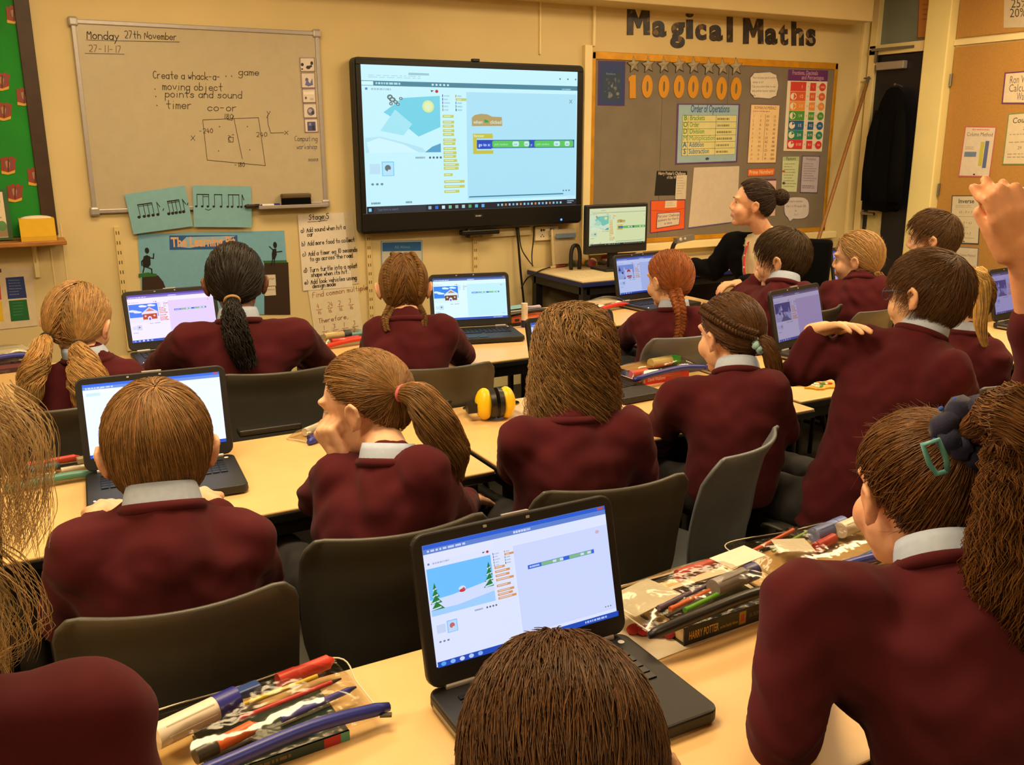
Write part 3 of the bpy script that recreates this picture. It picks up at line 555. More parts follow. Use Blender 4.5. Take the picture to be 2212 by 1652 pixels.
# stars and gold digits
def star(cx_, cy_, r, lab):
    P0 = at(*C3(cx_, cy_), Y=D-.024); px_ = at(*C3(cx_+r, cy_), Y=D-.024)[0]-P0[0]; m = MB(); pts = []
    for k in range(10): a = R(90+36*k+8); rr_ = px_ if k % 2 == 0 else px_*.46; pts.append((math.cos(a)*rr_, math.sin(a)*rr_))
    V = [P0+A(x, -.0, z) for x, z in pts]+[P0+A(0, -.018, 0), P0+A(0, .002, 0)]
    m.add(V, [(k, (k+1) % 10, 10) for k in range(10)]+[((k+1) % 10, k, 11) for k in range(10)], (168, 158, 138))
    V2 = [A(x, 0, z) for x, z in pts]; 
    for k in range(10): m.tube([P0+V2[k], P0+V2[(k+1) % 10]], .0022, 5, (50, 46, 42))
    tag(m.build('paper_star', MT['printed']), lab, 'star', 'folded paper stars')
od = ['first', 'second', 'third', 'fourth', 'fifth', 'sixth', 'seventh', 'eighth']
for i, (x, y) in enumerate(((403, 434), (500, 437), (605, 438), (708, 437), (806, 442), (908, 448), (1000, 450), (1092, 450))): star(x, y, 46, 'folded grey paper star, %s from the left in the row on the maths board' % od[i])
glyph('1', (366, 505, 414, 662), 'gold_digit', 'gold paper digit one starting the million row', 'digit', 'gold paper digits', MT['paint'], DO, .003, .05)
for i, (x, y) in enumerate(((492, 582), (604, 583), (706, 584), (801, 585), (895, 587), (992, 596), (1090, 598))):
    c = at(*C3(x, y), Y=D-DO); rx = at(*C3(x+36, y), Y=D-DO)[0]-c[0]; rz_ = c[2]-at(*C3(x, y+77), Y=D-DO)[2]; m = MB(); n_ = 28; V = []
    for yy in (0, -.003):
        for f_ in (1, 0):
            for k in range(n_): a = 2*math.pi*k/n_; V.append(c+A(math.cos(a)*(rx if f_ else rx*.20), yy, math.sin(a)*(rz_ if f_ else rz_*.46)))
    F = []
    for k in range(n_): j = (k+1) % n_; F += [(2*n_+k, 2*n_+j, 3*n_+j, 3*n_+k), (k, j, 2*n_+j, 2*n_+k), (n_+k, 3*n_+k, 3*n_+j, n_+j)]
    m.add(V, F, (206, 146, 36)); tag(m.build('gold_digit', MT['paint']), 'gold paper zero, %s zero after the one' % od[i], 'digit', 'gold paper digits')
# order of operations
s = bsheet([(695, 697), (1118, 700), (1098, 1092), (682, 1108)], (92, 58, 130)); s.rect(.025, .02, .975, .975, (150, 186, 206)); s.text('Order of Operations', .52, .14, .05, (44, 92, 156), 'c', .02, fit=.62)
s.rect(.09, .19, .955, .86, (44, 60, 50)); rows = ('Brackets', 'Order', 'Division', 'Multiplication', 'Addition', 'Subtraction')
for i, t in enumerate(rows):
    y0, y1 = .195+i*.1112, .195+(i+1)*.1112-.006; c = (86, 150, 66) if i < 4 else (58, 112, 160)
    for a, b in ((.094, .175), (.18, .615), (.62, .95)): s.rect(a, y0, b, y1, (214, 214, 158))
    s.text(t[0], .135, y1-.03, .035, c, 'c', .03); s.text(t, .20, y1-.03, .033, c, 'l', .015, fit=.029*len(t)+.005); s.scrib(.64, y0+.04, .92, y0+.075, 1, (130, 130, 100), 1, i+3)
s.ell(.5, .92, .03, .022, (50, 70, 110)); s.build('order_poster', 'light blue order of operations poster with six table rows', 'poster')
def cloud(cxy, rx, ry, base, name, lab, lines, tail=None, off=DO, bumps=9, amp=.07):
    (cx_, cy_) = cxy; s = bsheet([(cx_-rx, cy_-ry), (cx_+rx, cy_-ry), (cx_+rx, cy_+ry), (cx_-rx, cy_+ry)], base, off); s.mb = MB(); k_ = 60; pts = []
    for i in range(k_):
        a = 2*math.pi*i/k_; f = 1-amp*abs(math.sin(a*bumps/2)); c, sn = math.cos(a), math.sin(a); pts.append((.5+.5*f*np.sign(c)*abs(c)**.55, .5+.5*f*np.sign(sn)*abs(sn)**.55))
    if tail: pts = [p_ for p_ in pts if not (abs(p_[0]-tail[0]) < .08 and p_[1] > .5)]; i = max(range(len(pts)), key=lambda j: -abs(pts[j][0]-tail[0]-.08)+(0 if pts[j][1] > .5 else -9)); pts.insert(i+1, tail)
    P = s.P(np.array(pts)[:, 0], np.array(pts)[:, 1]); n_ = len(P)
    s.mb.add(np.concatenate([P, P-s.n*.001]), [tuple(range(n_)), tuple(range(n_, 2*n_))[::-1]]+[(i, (i+1) % n_, n_+(i+1) % n_, n_+i) for i in range(n_)], base)
    s.line(list(pts)+[pts[0]], .004, (116, 92, 130)); s.k += 1
    for (x, y, t, h) in lines: s.text(t, x, y, h, (96, 92, 96), fit=min(.82, .034*len(t)))
    return s.build(name, lab, 'note')
cloud((1279, 574), 97, 92, (222, 216, 204), 'cloud_note', 'cloud shaped white note beside the row of gold digits', [(.10, .26, 'There are many special numbers', .016), (.10, .42, 'what is it?', .015), (.08, .58, 'Can you solve how to use', .016), (.08, .74, 'the prime factor tables?', .016), (.1, .9, 'why', .014)])
cloud((1499, 1400), 84, 74, (206, 202, 210), 'speech_note', 'speech bubble note low at the right of the maths board', [(.10, .24, 'We need to remember', .018), (.08, .46, 'that 2 x 100 equals 200', .018), (.42, .66, 'so', .018), (.38, .84, '2 x 1', .016)], (.22, 1.12), bumps=4, amp=.03)
# roman numerals
s = bsheet([(1190, 700), (1388, 705), (1360, 1098), (1165, 1100)], (120, 84, 110)); s.rect(.02, .012, .98, .988, (232, 206, 160)); s.text('ROMAN NUMERALS', .5, .085, .022, (130, 60, 40), 'c', .02, fit=.74); s.scrib(.1, .11, .9, .13, 1, (176, 130, 100), .8, 4); s.line([(.52, .17), (.52, .95)], .003, (130, 110, 90)); rr = random.Random(4)
for c_, x in enumerate((.12, .36, .6, .84)):
    for i in range(11): s.text((['1', '2', '3', '4', '5', '6', '7', '8', '9', '10', '11'] if c_ == 0 else ['I', 'II', 'III', 'IV', 'V', 'VI', 'VII', 'VIII', 'IX', 'X', 'XI'] if c_ == 1 else ['XII', 'XV', 'XX', 'XL', 'L', 'LX', 'XC', 'C', 'CD', 'D', 'M'] if c_ == 2 else ['12', '15', '20', '40', '50', '60', '90', '100', '400', '500', '1000'])[i], x, .22+.072*i, .016, (140, 104, 84), 'c')
s.build('numeral_poster', 'cream roman numerals poster in the middle of the maths board', 'poster')
# fractions, decimals and percentages
s = bsheet([(1443, 468), (1712, 474), (1668, 1020), (1410, 1015)], (226, 220, 206)); s.rect(0, 0, 1, .135, (98, 40, 112)); s.text('Fractions, Decimals', .1, .06, .03, (196, 150, 190), 'l', .01, fit=.64); s.text('and Percentages', .34, .115, .03, (196, 150, 190), 'l', .01, fit=.56)
fc_ = [(206, 60, 54), (214, 96, 54), (226, 146, 64), (72, 150, 66), (28, 96, 156), (30, 132, 116), (206, 54, 62)]
for i, c in enumerate(fc_):
    y0, y1 = .145+i*.119, .145+(i+1)*.119; s.rect(.08, y0, .47, y1-.004, c); yc = (y0+y1)/2
    if i: s.ell(.17, yc, .075, .043, (228, 222, 208)); s.poly([(.17, yc), (.17, yc-.042), (.245, yc-.02)] if i > 3 else [(.17, yc), (.17, yc-.043), (.245, yc), (.17, yc+.043)], c)
    s.text(('1', '1/2', '1/3', '1/4', '1/5', '3/4', '1/10')[i], .36, yc+.016, .022, (240, 226, 210), 'c'); s.text('=', .52, yc+.012, .018, (120, 110, 110), 'c'); s.rect(.57, yc-.05, .72, yc+.05, c); s.text(('1', '0.5', '0.33', '0.25', '0.2', '0.75', '0.1')[i], .645, yc+.013, .018, (240, 226, 210), 'c'); s.text('=', .77, yc+.012, .018, (120, 110, 110), 'c'); s.ell(.885, yc, .085, .05, c); s.text(('100%', '50%', '33%', '25%', '20%', '75%', '10%')[i], .885, yc+.012, .014, (240, 226, 210), 'c')
s.build('fraction_poster', 'tall rainbow coloured fractions poster with purple heading', 'poster')
s = bsheet([(1403, 1052), (1520, 1050), (1500, 1296), (1393, 1292)], (200, 214, 180)); s.rect(.05, .02, .95, .13, (176, 196, 158)); s.text('Factors', .5, .11, .022, (84, 96, 70), 'c', .02); s.scrib(.12, .2, .9, .9, 9, (140, 152, 124), .35, 9); s.ell(.1, .42, .1, .03, (176, 84, 60)); s.ell(.15, .75, .1, .04, (80, 80, 74)); s.frame(.01, .01, .99, .99, .004, (110, 104, 130)); s.build('factor_sheet', 'small pale green sheet below the rainbow fractions poster', 'paper')
s = bsheet([(1537, 1048), (1656, 1050), (1638, 1300), (1522, 1297)], (184, 178, 198)); s.text('Multiples', .5, .12, .02, (110, 104, 130), 'c', .02); s.scrib(.12, .2, .9, .72, 8, (140, 134, 160), .4, 3); s.scrib(.1, .8, .92, .9, 2, (110, 104, 130), .5, 5); s.frame(.01, .01, .99, .99, .006, (92, 70, 120)); s.build('multiples_sheet', 'small lilac sheet at the right edge below the fractions poster', 'paper')
s = bsheet([(1172, 1140), (1352, 1132), (1345, 1179), (1169, 1186)], (220, 116, 62)); s.text('Prime Numbers', .5, .74, .03, (246, 206, 160), 'c', .015, fit=.9); s.frame(0, 0, 1, 1, .004, (176, 80, 50)); s.build('heading_strip', 'orange prime numbers heading strip above the seated teacher', 'heading')
s = bsheet([(1275, 1205), (1362, 1203), (1352, 1452), (1262, 1455)], (224, 186, 190)); s.rect(0, 0, 1, .05, (96, 60, 110)); s.scrib(.2, .15, .9, .9, 10, (190, 130, 140), .4, 4); s.build('pink_sheet', 'pink edged sheet half hidden behind the teacher hair bun', 'paper')
s = bsheet([(808, 1128), (1113, 1118), (1096, 1492), (770, 1535)], (198, 190, 178)); s.rect(0, 0, 1, 1, (206, 196, 184)); s.line([(0, 1), (1, 1)], .008, (92, 84, 150)); s.build('blank_paper', 'large blank white paper behind the teacher on the maths board', 'paper')
s = bsheet([(558, 1150), (762, 1152), (752, 1312), (542, 1316)], (18, 18, 20)); s.text("Harry Potter's Challenge", .5, .16, .022, (216, 206, 190), 'c', .01, fit=.9); s.text('of the Week', .55, .32, .022, (216, 206, 190), 'c', .01, fit=.42); s.build('black_card', 'black challenge of the week card with white lettering', 'card')
s = bsheet([(690, 1180), (760, 1178), (752, 1340), (680, 1342)], (206, 198, 182), .025); s.scrib(.1, .1, .9, .85, 7, (170, 160, 150), .3, 4); s.build('paper_slip', 'white slip of paper over the black challenge card', 'paper')
s = bsheet([(515, 1350), (750, 1344), (745, 1541), (512, 1570)], (104, 56, 116)); s.rect(.02, .02, .98, .975, (226, 96, 40)); s.line([(.02, .30), (.5, .36), (.98, .29)], .004, (180, 70, 30)); s.build('orange_envelope', 'orange answer envelope pinned low on the maths board', 'envelope')
s = bsheet([(615, 1352), (693, 1349), (690, 1396), (611, 1400)], (222, 206, 186), .0245); s.scrib(.1, .2, .9, .85, 3, (180, 164, 150), .3, 4); s.build('small_label', 'small white label at the top of the orange envelope', 'label')
s = bsheet([(562, 1437), (714, 1426), (706, 1511), (555, 1537)], (214, 206, 196), .0245)
for i, t in enumerate(('Put your Challenge', 'answers for Harry', 'in here')): s.text(t, .5, .30+.27*i, .018, (110, 84, 110), 'c', .01, .95)
s.frame(0, 0, 1, 1, .004, (100, 70, 130)); s.build('answer_note', 'white note in the middle of the orange envelope', 'note')

# right hand side: cupboard cards, scroll over the door
def rsheet(pts, base, X=XR-.040): return Sheet([at(*C4(*p_), X=X) for p_ in pts], base)
s = rsheet([(992, -120), (1240, -140), (1235, 148), (986, 153)], (200, 186, 160)); s.text('25%', .16, .60, .055, (60, 54, 50), 'l', .0, .9); s.text('20%', .13, .79, .055, (60, 54, 50), 'l', 0, .9); s.build('percent_sheet', 'large white percentages sheet at the top right picture corner', 'paper')
s = rsheet([(992, 398), (1330, 370), (1310, 572), (974, 570)], (110, 60, 116)); s.rect(.025, .045, .98, .955, (226, 212, 184)); s.text('Ron W', .10, .36, .05, (112, 100, 110), 'l', 0, fit=.30); s.text('Calcu', .10, .62, .05, (112, 100, 110), 'l', 0, fit=.27); s.text('Wa', .25, .88, .05, (112, 100, 110), 'l', 0, fit=.12); s.build('title_card', 'purple edged title card cut by the right picture edge', 'card')
s = rsheet([(776, 693), (948, 696), (910, 972), (737, 970)], (200, 100, 110)); s.rect(.03, .02, .97, .975, (224, 214, 200)); s.text('Column Method', .5, .19, .026, (84, 78, 80), 'c', .01, fit=.82); s.scrib(.25, .05, .8, .08, 1, (214, 130, 120), .8, 2); s.rect(.1, .5, .48, .6, (110, 136, 176)); s.rect(.58, .30, .70, .78, (196, 196, 84)); s.rect(.72, .28, .84, .82, (96, 112, 164)); s.scrib(.1, .40, .48, .47, 2, (160, 150, 140), .4, 3); s.ell(.5, .95, .035, .015, (60, 50, 50)); s.build('method_card', 'pink edged column method card on the cork cupboard door', 'card')
s = rsheet([(1012, 625), (1310, 600), (1270, 905), (978, 905)], (120, 150, 96)); s.rect(.02, .02, .98, .975, (222, 210, 184)); s.text('Counting', .10, .19, .036, (90, 84, 76), 'l', .01, fit=.5); s.text('20  30', .32, .33, .02, (120, 112, 100)); s.text('29  24 19', .26, .7, .02, (120, 112, 100)); s.scrib(.08, .4, .95, .43, 1, (170, 158, 140), .6, 4); s.scrib(.08, .55, .95, .58, 1, (170, 158, 140), .6, 5); s.scrib(.08, .78, .95, .9, 2, (170, 158, 140), .3, 6); s.build('counting_card', 'green edged counting card above the raised hand', 'card')
s = rsheet([(703, 1072), (866, 1072), (850, 1342), (686, 1335)], (70, 76, 92)); s.rect(.03, .02, .97, .975, (216, 208, 184)); s.text('Inverse', .5, .16, .03, (80, 76, 74), 'c', .02)
for i, t in enumerate(('63 - 9 = 7', '7 x 9 = 63', '63 - 9 = 7')): s.text(t, .5, .37+.22*i, .018, (130, 122, 110), 'c'); s.scrib(.2, .43+.22*i, .85, .445+.22*i, 1, (150, 142, 130), .7, i)
s.scrib(.15, .2, .9, .27, 2, (160, 150, 140), .3, 3); s.ell(.5, .95, .035, .012, (60, 50, 50)); s.build('inverse_card', 'dark edged inverse card lowest but one on the cork door', 'card')
s = rsheet([(684, 1350), (850, 1360), (834, 1630), (668, 1620)], (120, 126, 150)); s.rect(.03, .02, .97, .975, (216, 208, 190)); s.text('Decimal Column Method', .5, .19, .018, (100, 96, 96), 'c', .01, fit=.8); s.scrib(.15, .3, .9, .9, 8, (170, 160, 150), .3, 3); s.build('decimal_card', 'blue edged column card below the inverse card', 'card')
s = Sheet([at(*C4(*p_), X=XR-.034) for p_ in [(524, -60), (640, -60), (640, 206), (512, 210)]], (186, 128, 66)); s.scrib(.2, .3, .8, .7, 4, (150, 96, 50), .3, 3); s.rect(.55, .72, .8, .9, (70, 50, 70)); s.frame(.01, .01, .99, .99, .006, (130, 80, 60)); s.build('scroll_poster', 'tan scroll poster on the glass above the dark door', 'poster')
# window pole
a = at(1872, 182, Y=D-.10); b = at(1742, 600, Y=4.72); d_ = (b-a)/np.linalg.norm(b-a); f0 = a+d_*((a[2]-.012)/-d_[2])
wpole = thing('window_pole', 'long wooden window pole leaning in the corner by the maths board', 'pole', (f0[0], f0[1], 0)); lo_ = A(f0[0], f0[1], 0)
MB().cyl(f0-lo_, a-lo_, .0135, n=12).build('shaft', MT['pole'], wpole, smooth=True, sharp=50)
MB().cyl(a-lo_, a-lo_-d_*.06, .012).cyl(a-lo_-d_*.05+A(-.045, 0, 0), a-lo_-d_*.05+A(.045, 0, 0), .006).build('hook', MT['steel'], wpole, smooth=True, sharp=40)
# ------------------------------------------------------------------ lit screens
OR = (236, 160, 96)
def blocks(s, x, w, ys, col, h=.022):
    for i, (y, f) in enumerate(ys):
        s.rect(x, y, x+w*f, y+h, col); s.rect(x+.006, y+h*.3, x+w*f*.75, y+h*.62, (250, 238, 214))
def scene_winter(s, x0, y0, x1, y1):
    X = lambda f: x0+(x1-x0)*f; Y = lambda f: y0+(y1-y0)*f
    s.rect(x0, y0, x1, y1, (120, 206, 250)); s.poly([(x0, Y(.66)), (X(.35), Y(.64)), (X(.8), Y(.56)), (x1, Y(.52)), (x1, y1), (x0, y1)], (232, 238, 252)); s.poly([(x0, Y(.86)), (X(.4), Y(.88)), (x1, Y(.78)), (x1, y1), (x0, y1)], (176, 222, 248))
    for tx, ty, sc in ((.09, .30, .60), (.95, .13, .56)):
        for k in range(4):
            a = ty+sc*(.06+.22*k); w_ = .035+.028*k; s.poly([(X(max(0, tx-w_)), Y(a+.24*sc)), (X(tx), Y(a-.03)), (X(min(1, tx+w_)), Y(a+.24*sc))], (38, 132, 52)); s.line([(X(max(0, tx-w_*.7)), Y(a+.21*sc)), (X(min(1, tx+w_*.5)), Y(a+.17*sc))], .0022, (226, 240, 250))
    s.ell(X(.5), Y(.56), .018, .022, (240, 236, 240)); s.ell(X(.5), Y(.60), .016, .014, (214, 60, 60)); s.ell(X(.52), Y(.57), .007, .01, (214, 90, 80))
def scene_house(s, x0, y0, x1, y1, sky=(60, 130, 226), wall=(190, 72, 40)):
    X = lambda f: x0+(x1-x0)*f; Y = lambda f: y0+(y1-y0)*f
    s.rect(x0, y0, x1, y1, sky); s.rect(x0, Y(.72), x1, y1, (236, 240, 250))
    for cx_, cy_ in ((.1, .35), (.45, .12), (.75, .1), (.25, .42)): s.ell(X(cx_), Y(cy_), .035, .025, (236, 242, 252)); s.ell(X(cx_+.09), Y(cy_+.02), .03, .02, (236, 242, 252))
    s.poly([(X(.42), Y(.5)), (X(.7), Y(.2)), (X(.98), Y(.46)), (X(.98), Y(.56)), (X(.42), Y(.58))], (238, 236, 240)); s.poly([(X(.55), Y(.42)), (X(.7), Y(.26)), (X(.88), Y(.42))], (214, 130, 110)); s.rect(X(.45), Y(.56), X(.94), Y(.9), wall)
    s.rect(X(.46), Y(.86), X(.95), Y(.9), (240, 240, 246)); s.ell(X(.68), Y(.8), .022, .04, (246, 240, 240)); s.rect(X(.65), Y(.78), X(.71), Y(.9), (80, 80, 190)); s.ell(X(.54), Y(.68), .012, .02, (246, 210, 180)); s.ell(X(.85), Y(.68), .012, .02, (246, 210, 180)); s.line([(X(.96), Y(.56)), (X(.96), Y(.88))], .003, (240, 240, 246))
def scene_snow(s, x0, y0, x1, y1, dark=True):
    X = lambda f: x0+(x1-x0)*f; Y = lambda f: y0+(y1-y0)*f
    s.rect(x0, y0, x1, y1, (56, 72, 150) if dark else (150, 172, 220)); s.poly([(x0, Y(.55)), (X(.4), Y(.5)), (x1, Y(.55)), (x1, y1), (x0, y1)], (190, 200, 226)); s.poly([(X(.3), y1), (X(.5), Y(.7)), (X(.62), Y(.6)), (X(.7), Y(.66)), (X(.8), Y(.85)), (x1, y1)], (96, 104, 150))
    rr = random.Random(3)
    for i in range(9): a = rr.uniform(.05, .95); b = rr.uniform(.2, .6); s.poly([(X(a-.08), Y(b+.2)), (X(a), Y(b-.12)), (X(min(1, a+.08)), Y(b+.2))], rr.choice([(206, 212, 236), (40, 52, 110), (150, 166, 210)]))
def scene_santa(s, x0, y0, x1, y1):
    scene_snow(s, x0, y0, x1, y1, False); X = lambda f: x0+(x1-x0)*f; Y = lambda f: y0+(y1-y0)*f
    s.rect(X(.42), Y(.35), X(.9), Y(1), (232, 232, 240)); s.ell(X(.66), Y(.48), .035, .05, (214, 44, 48)); s.ell(X(.66), Y(.62), .034, .05, (230, 226, 232)); s.rect(X(.52), Y(.78), X(.82), Y(.88), (206, 60, 60)); s.rect(X(.58), Y(.92), X(.78), Y(.98), (120, 50, 50))
def scene_beach(s, x0, y0, x1, y1):
    X = lambda f: x0+(x1-x0)*f; Y = lambda f: y0+(y1-y0)*f
    s.rect(x0, y0, x1, y1, (226, 246, 248)); s.poly([(X(.25), Y(.3)), (X(.5), Y(.05)), (X(1), y0), (x1, Y(.55)), (X(.7), Y(.72)), (X(.5), Y(.5))], (128, 212, 226)); s.poly([(X(.2), Y(.62)), (X(.4), Y(.25)), (X(.62), Y(.5)), (X(.5), Y(.7))], (186, 232, 238)); s.ell(X(.84), Y(.19), .026, .042, (250, 236, 150)); s.ell(X(.84), Y(.19), .018, .03, (252, 244, 186))
    s.poly([(x0, Y(.74)), (X(.2), Y(.72)), (X(.5), Y(.82)), (X(.75), Y(.92)), (X(.8), y1), (x0, y1)], (206, 232, 240)); s.poly([(X(.78), y1), (X(.88), Y(.9)), (x1, Y(.84)), (x1, y1)], (96, 164, 196)); s.poly([(X(.02), Y(.82)), (X(.18), Y(.74)), (X(.5), Y(.86)), (X(.7), y1), (X(.05), y1)], (238, 248, 250))
    for q in ((.34, .04, .012, .018), (.37, .08, .014, .016), (.41, .12, .01, .012), (.35, .15, .008, .012), (.44, .16, .008, .01), (.48, .06, .008, .01)): s.ell(X(q[0]), Y(q[1]), q[2], q[3], (96, 110, 110)); s.ell(X(q[0]), Y(q[1]), q[2]*.5, q[3]*.5, (214, 222, 220))
def ui(s, scene, big=False, head=(40, 90, 190), code=True, pal=OR, back=(244, 246, 250), script=(226, 230, 240), hat=False, task=(30, 80, 180), blank=False):
    s.rect(0, 0, 1, 1, back)
    if big:
        s.rect(.2, .045, .29, .06, (170, 200, 206)); s.scrib(.03, .065, .35, .09, 2, (200, 220, 224), .5, 3); s.rect(0, .104, 1, .137, head); s.rect(.0, .108, .05, .134, (236, 248, 250)); s.scrib(.06, .113, .21, .127, 1, (196, 222, 228), 1, 4)
        for i in range(5): s.ell(.305+.017*i, .121, .005, .007, (226, 240, 240))
        s.scrib(.92, .125, .985, .133, 1, (190, 216, 222), 1, 4)
        for i in range(3): s.ell(.91+.04*i, .055, .004, .006, (110, 120, 124))
    else:
        s.rect(0, 0, 1, .035, head); s.rect(0, .035, 1, .075, tuple(int(c*.6+80) for c in head)); s.scrib(.02, .045, .3, .062, 1, (216, 224, 240), 1, 4); s.scrib(.47, .045, .58, .065, 1, (226, 232, 240), 1, 5); s.rect(.955, .006, .99, .026, (206, 80, 70)); s.rect(0, .075, .36, .14, (248, 248, 252))
    if blank:
        s.rect(.02, .12, .12, .16, (206, 236, 230)); s.scrib(.02, .06, .2, .075, 1, (180, 196, 230), .7, 3)
    else:
        s.ell(.322, .165, .007, .011, (220, 40, 40)); s.poly([(.295, .157), (.31, .16), (.298, .172)], (70, 80, 80)); s.rect(.015, .15, .025, .165, (90, 130, 200)); s.scrib(.04, .152, .16, .165, 1, (190, 196, 206), 1, 3)
        scene(s, .006, .195, .335, .585); s.scrib(.22, .615, .27, .628, 1, (160, 166, 176), 1, 5)
        for i in range(4): s.ell(.285+.016*i, .622, .005, .008, (96, 106, 116))
        s.rect(.02, .66, .065, .73, (216, 228, 240)); s.rect(.072, .645, .125, .745, (150, 206, 240)); s.rect(.076, .652, .121, .74, (206, 232, 246)); s.ell(.098, .69, .013, .022, (214, 110, 100) if not big else (110, 116, 116)); s.ell(.104, .71, .007, .01, (230, 226, 230))
        for i in range(3): s.ell(.03+.02*i, .80, .006, .008, (130, 136, 146))
        s.rect(.455, .165, .995, .93, script)
        for i, c in enumerate(((70, 90, 200), (110, 70, 190), (170, 70, 180), (70, 160, 90), (206, 130, 90))): s.rect(.345, .185+.024*i, .349, .203+.024*i, c); s.scrib(.353, .19+.024*i, .38, .2+.024*i, 1, (190, 204, 214), 1, i)
        for i, c in enumerate(((200, 150, 60), pal, (60, 150, 200), (80, 170, 90), (40, 60, 100))): s.rect(.405, .185+.024*i, .409 if i != 1 else .455, .203+.024*i, c); s.scrib(.413, .19+.024*i, .44, .2+.024*i, 1, (170, 196, 210) if i != 1 else (250, 230, 180), 1, i+7)
        if pal: blocks(s, .345, .10, [(.325, .5), (.365, .52), (.393, .5), (.425, .52), (.452, .5), (.49, .58), (.515, .55), (.55, .58), (.58, .6), (.605, .58), (.635, .62), (.665, .7), (.69, .68), (.735, .4), (.785, .95), (.82, .95), (.855, .7)] if big else [(.30, .55), (.335, .8), (.37, .75), (.405, .95), (.455, .75), (.50, .9), (.53, .8), (.56, .98)], pal, .02)
        K = s.W/1.39
        if hat:
            s.poly([(.478, .345), (.49, .325), (.52, .315), (.55, .318), (.575, .335), (.62, .337), (.622, .40), (.478, .402)], (206, 160, 100)); s.text('when', .485, .385, .02*K, (240, 226, 196), bold=.02); s.poly([(.535, .355), (.552, .36), (.558, .375), (.538, .378)], (50, 160, 70)); s.text('clicked', .563, .385, .02*K, (240, 226, 196), bold=.02)
            s.poly([(.482, .455), (.575, .455), (.577, .49), (.50, .49), (.50, .575), (.578, .575), (.578, .60), (.482, .60)], (226, 196, 70)); s.text('forever', .487, .48, .016*K, (250, 240, 200), bold=.02)
            s.rect(.50, .50, .985, .56, (40, 92, 160)); s.rect(.503, .503, .57, .565, (24, 70, 190)); s.text('go to x:', .508, .545, .018*K, (220, 230, 250), bold=.02)
            for a, b in ((.573, .755), (.78, .98)): s.rrect(a, .505, b, .555, .012*K, (98, 200, 92)); s.text('pick random', a+.01, .54, .013*K, (190, 236, 180), bold=.01); s.rrect(a+.098, .512, a+.13, .548, .01*K, (226, 240, 236)); s.rrect(a+.155, .512, a+.18, .548, .01*K, (226, 240, 236))
            s.text('-240', .674, .54, .011*K, (110, 130, 130)); s.text('240', .73, .54, .011*K, (110, 130, 130)); s.text('-180', .88, .54, .011*K, (110, 130, 130)); s.text('180', .938, .54, .011*K, (110, 130, 130)); s.rect(.757, .505, .776, .555, (24, 70, 190)); s.text('y:', .76, .545, .016*K, (220, 230, 250))
            s.rect(.46, .905, .93, .914, (60, 130, 150)); s.line([(.957, .205), (.97, .23)], .004*K, (130, 150, 160)); s.line([(.97, .205), (.957, .23)], .004*K, (130, 150, 160))
        elif code:
            s.rect(.52, .355, .90, .39, (60, 110, 210)); s.rect(.595, .358, .72, .387, (140, 200, 130)); s.rect(.755, .358, .885, .387, (140, 200, 130))
            for a in (.66, .70, .82, .86): s.rect(a, .362, a+.02, .383, (230, 238, 236))
            s.scrib(.53, .365, .585, .38, 1, (216, 226, 246), 1, 2); s.ell(.93, .21, .012, .016, (230, 190, 190))
        for i in range(3): s.ell(.93+.015*i, .89 if not big else .885, .004, .006, (120, 126, 136))
    if big: s.scrib(.02, .925, .06, .938, 1, (100, 130, 140), 1, 2); s.scrib(.17, .925, .21, .938, 1, (100, 130, 140), 1, 3); s.rrect(.945, .925, .985, .945, .006, (220, 238, 240))
    s.rect(0, .953, 1, 1, task)
    if big:
        s.rect(.03, .955, .26, .998, (44, 50, 62)); s.text('Type here to search', .045, .984, .014*s.W/1.39, (110, 116, 126), xs=.8); s.rect(.008, .965, .02, .988, (150, 214, 240))
        for i, c in enumerate(((170, 176, 186), (40, 110, 220), (226, 236, 240), (130, 190, 150), (170, 170, 160), (200, 206, 210), (80, 170, 90), (90, 190, 226), (110, 170, 230))): s.rect(.27+.031*i, .965, .284+.031*i, .988, c)
        for i in range(18): s.rect(.595+.0186*i, .968, .604+.0186*i, .984, [(120, 190, 220), (190, 200, 206), (220, 140, 80), (170, 200, 230)][i % 4])
        s.scrib(.95, .963, .985, .99, 2, (190, 196, 206), .5, 2)
    else:
        for i, c in enumerate(((90, 180, 230), (150, 200, 240), (230, 236, 246), (200, 216, 240), (150, 190, 240))): s.ell(.03+.047*i, .976, .013, .017, c, 12)
        s.scrib(.80, .967, .985, .985, 1, (190, 206, 236), 1, 4)
# wall screen
TVO = .10; x0, x1, z0, z1 = rect_of([(760, 119), (1265, 144), (1254, 481), (781, 507)], TVO); sx0, sx1, sz0, sz1 = rect_of([(777, 137), (1249, 157), (1242, 436), (793, 468)], TVO)
tv = thing('display_screen', 'big black wall mounted screen showing yellow and blue code blocks', 'screen', ((x0+x1)/2, D-.0015, z0)); tx, tz = (x0+x1)/2, z0
def rr2(x0, z0, x1, z1, r, n=5):
    p = []
    for cx_, cz_, a0 in ((x1-r, z0+r, -90), (x1-r, z1-r, 0), (x0+r, z1-r, 90), (x0+r, z0+r, 180)):
        for k in range(n+1): a = R(a0+90*k/n); p.append((cx_+r*math.cos(a), cz_+r*math.sin(a)))
    return p
MB().prism(rr2(x0-tx, 0, x1-tx, z1-tz, .03), (0, -TVO+.004, 0), (1, 0, 0), (0, 0, 1), (0, .07, 0)).build('casing', MT['satin'], tv, bevel=.006)
bz = MB(); a, b, c, d = sx0-tx, sx1-tx, sz0-tz, sz1-tz; X0, X1, Z1 = x0-tx, x1-tx, z1-tz
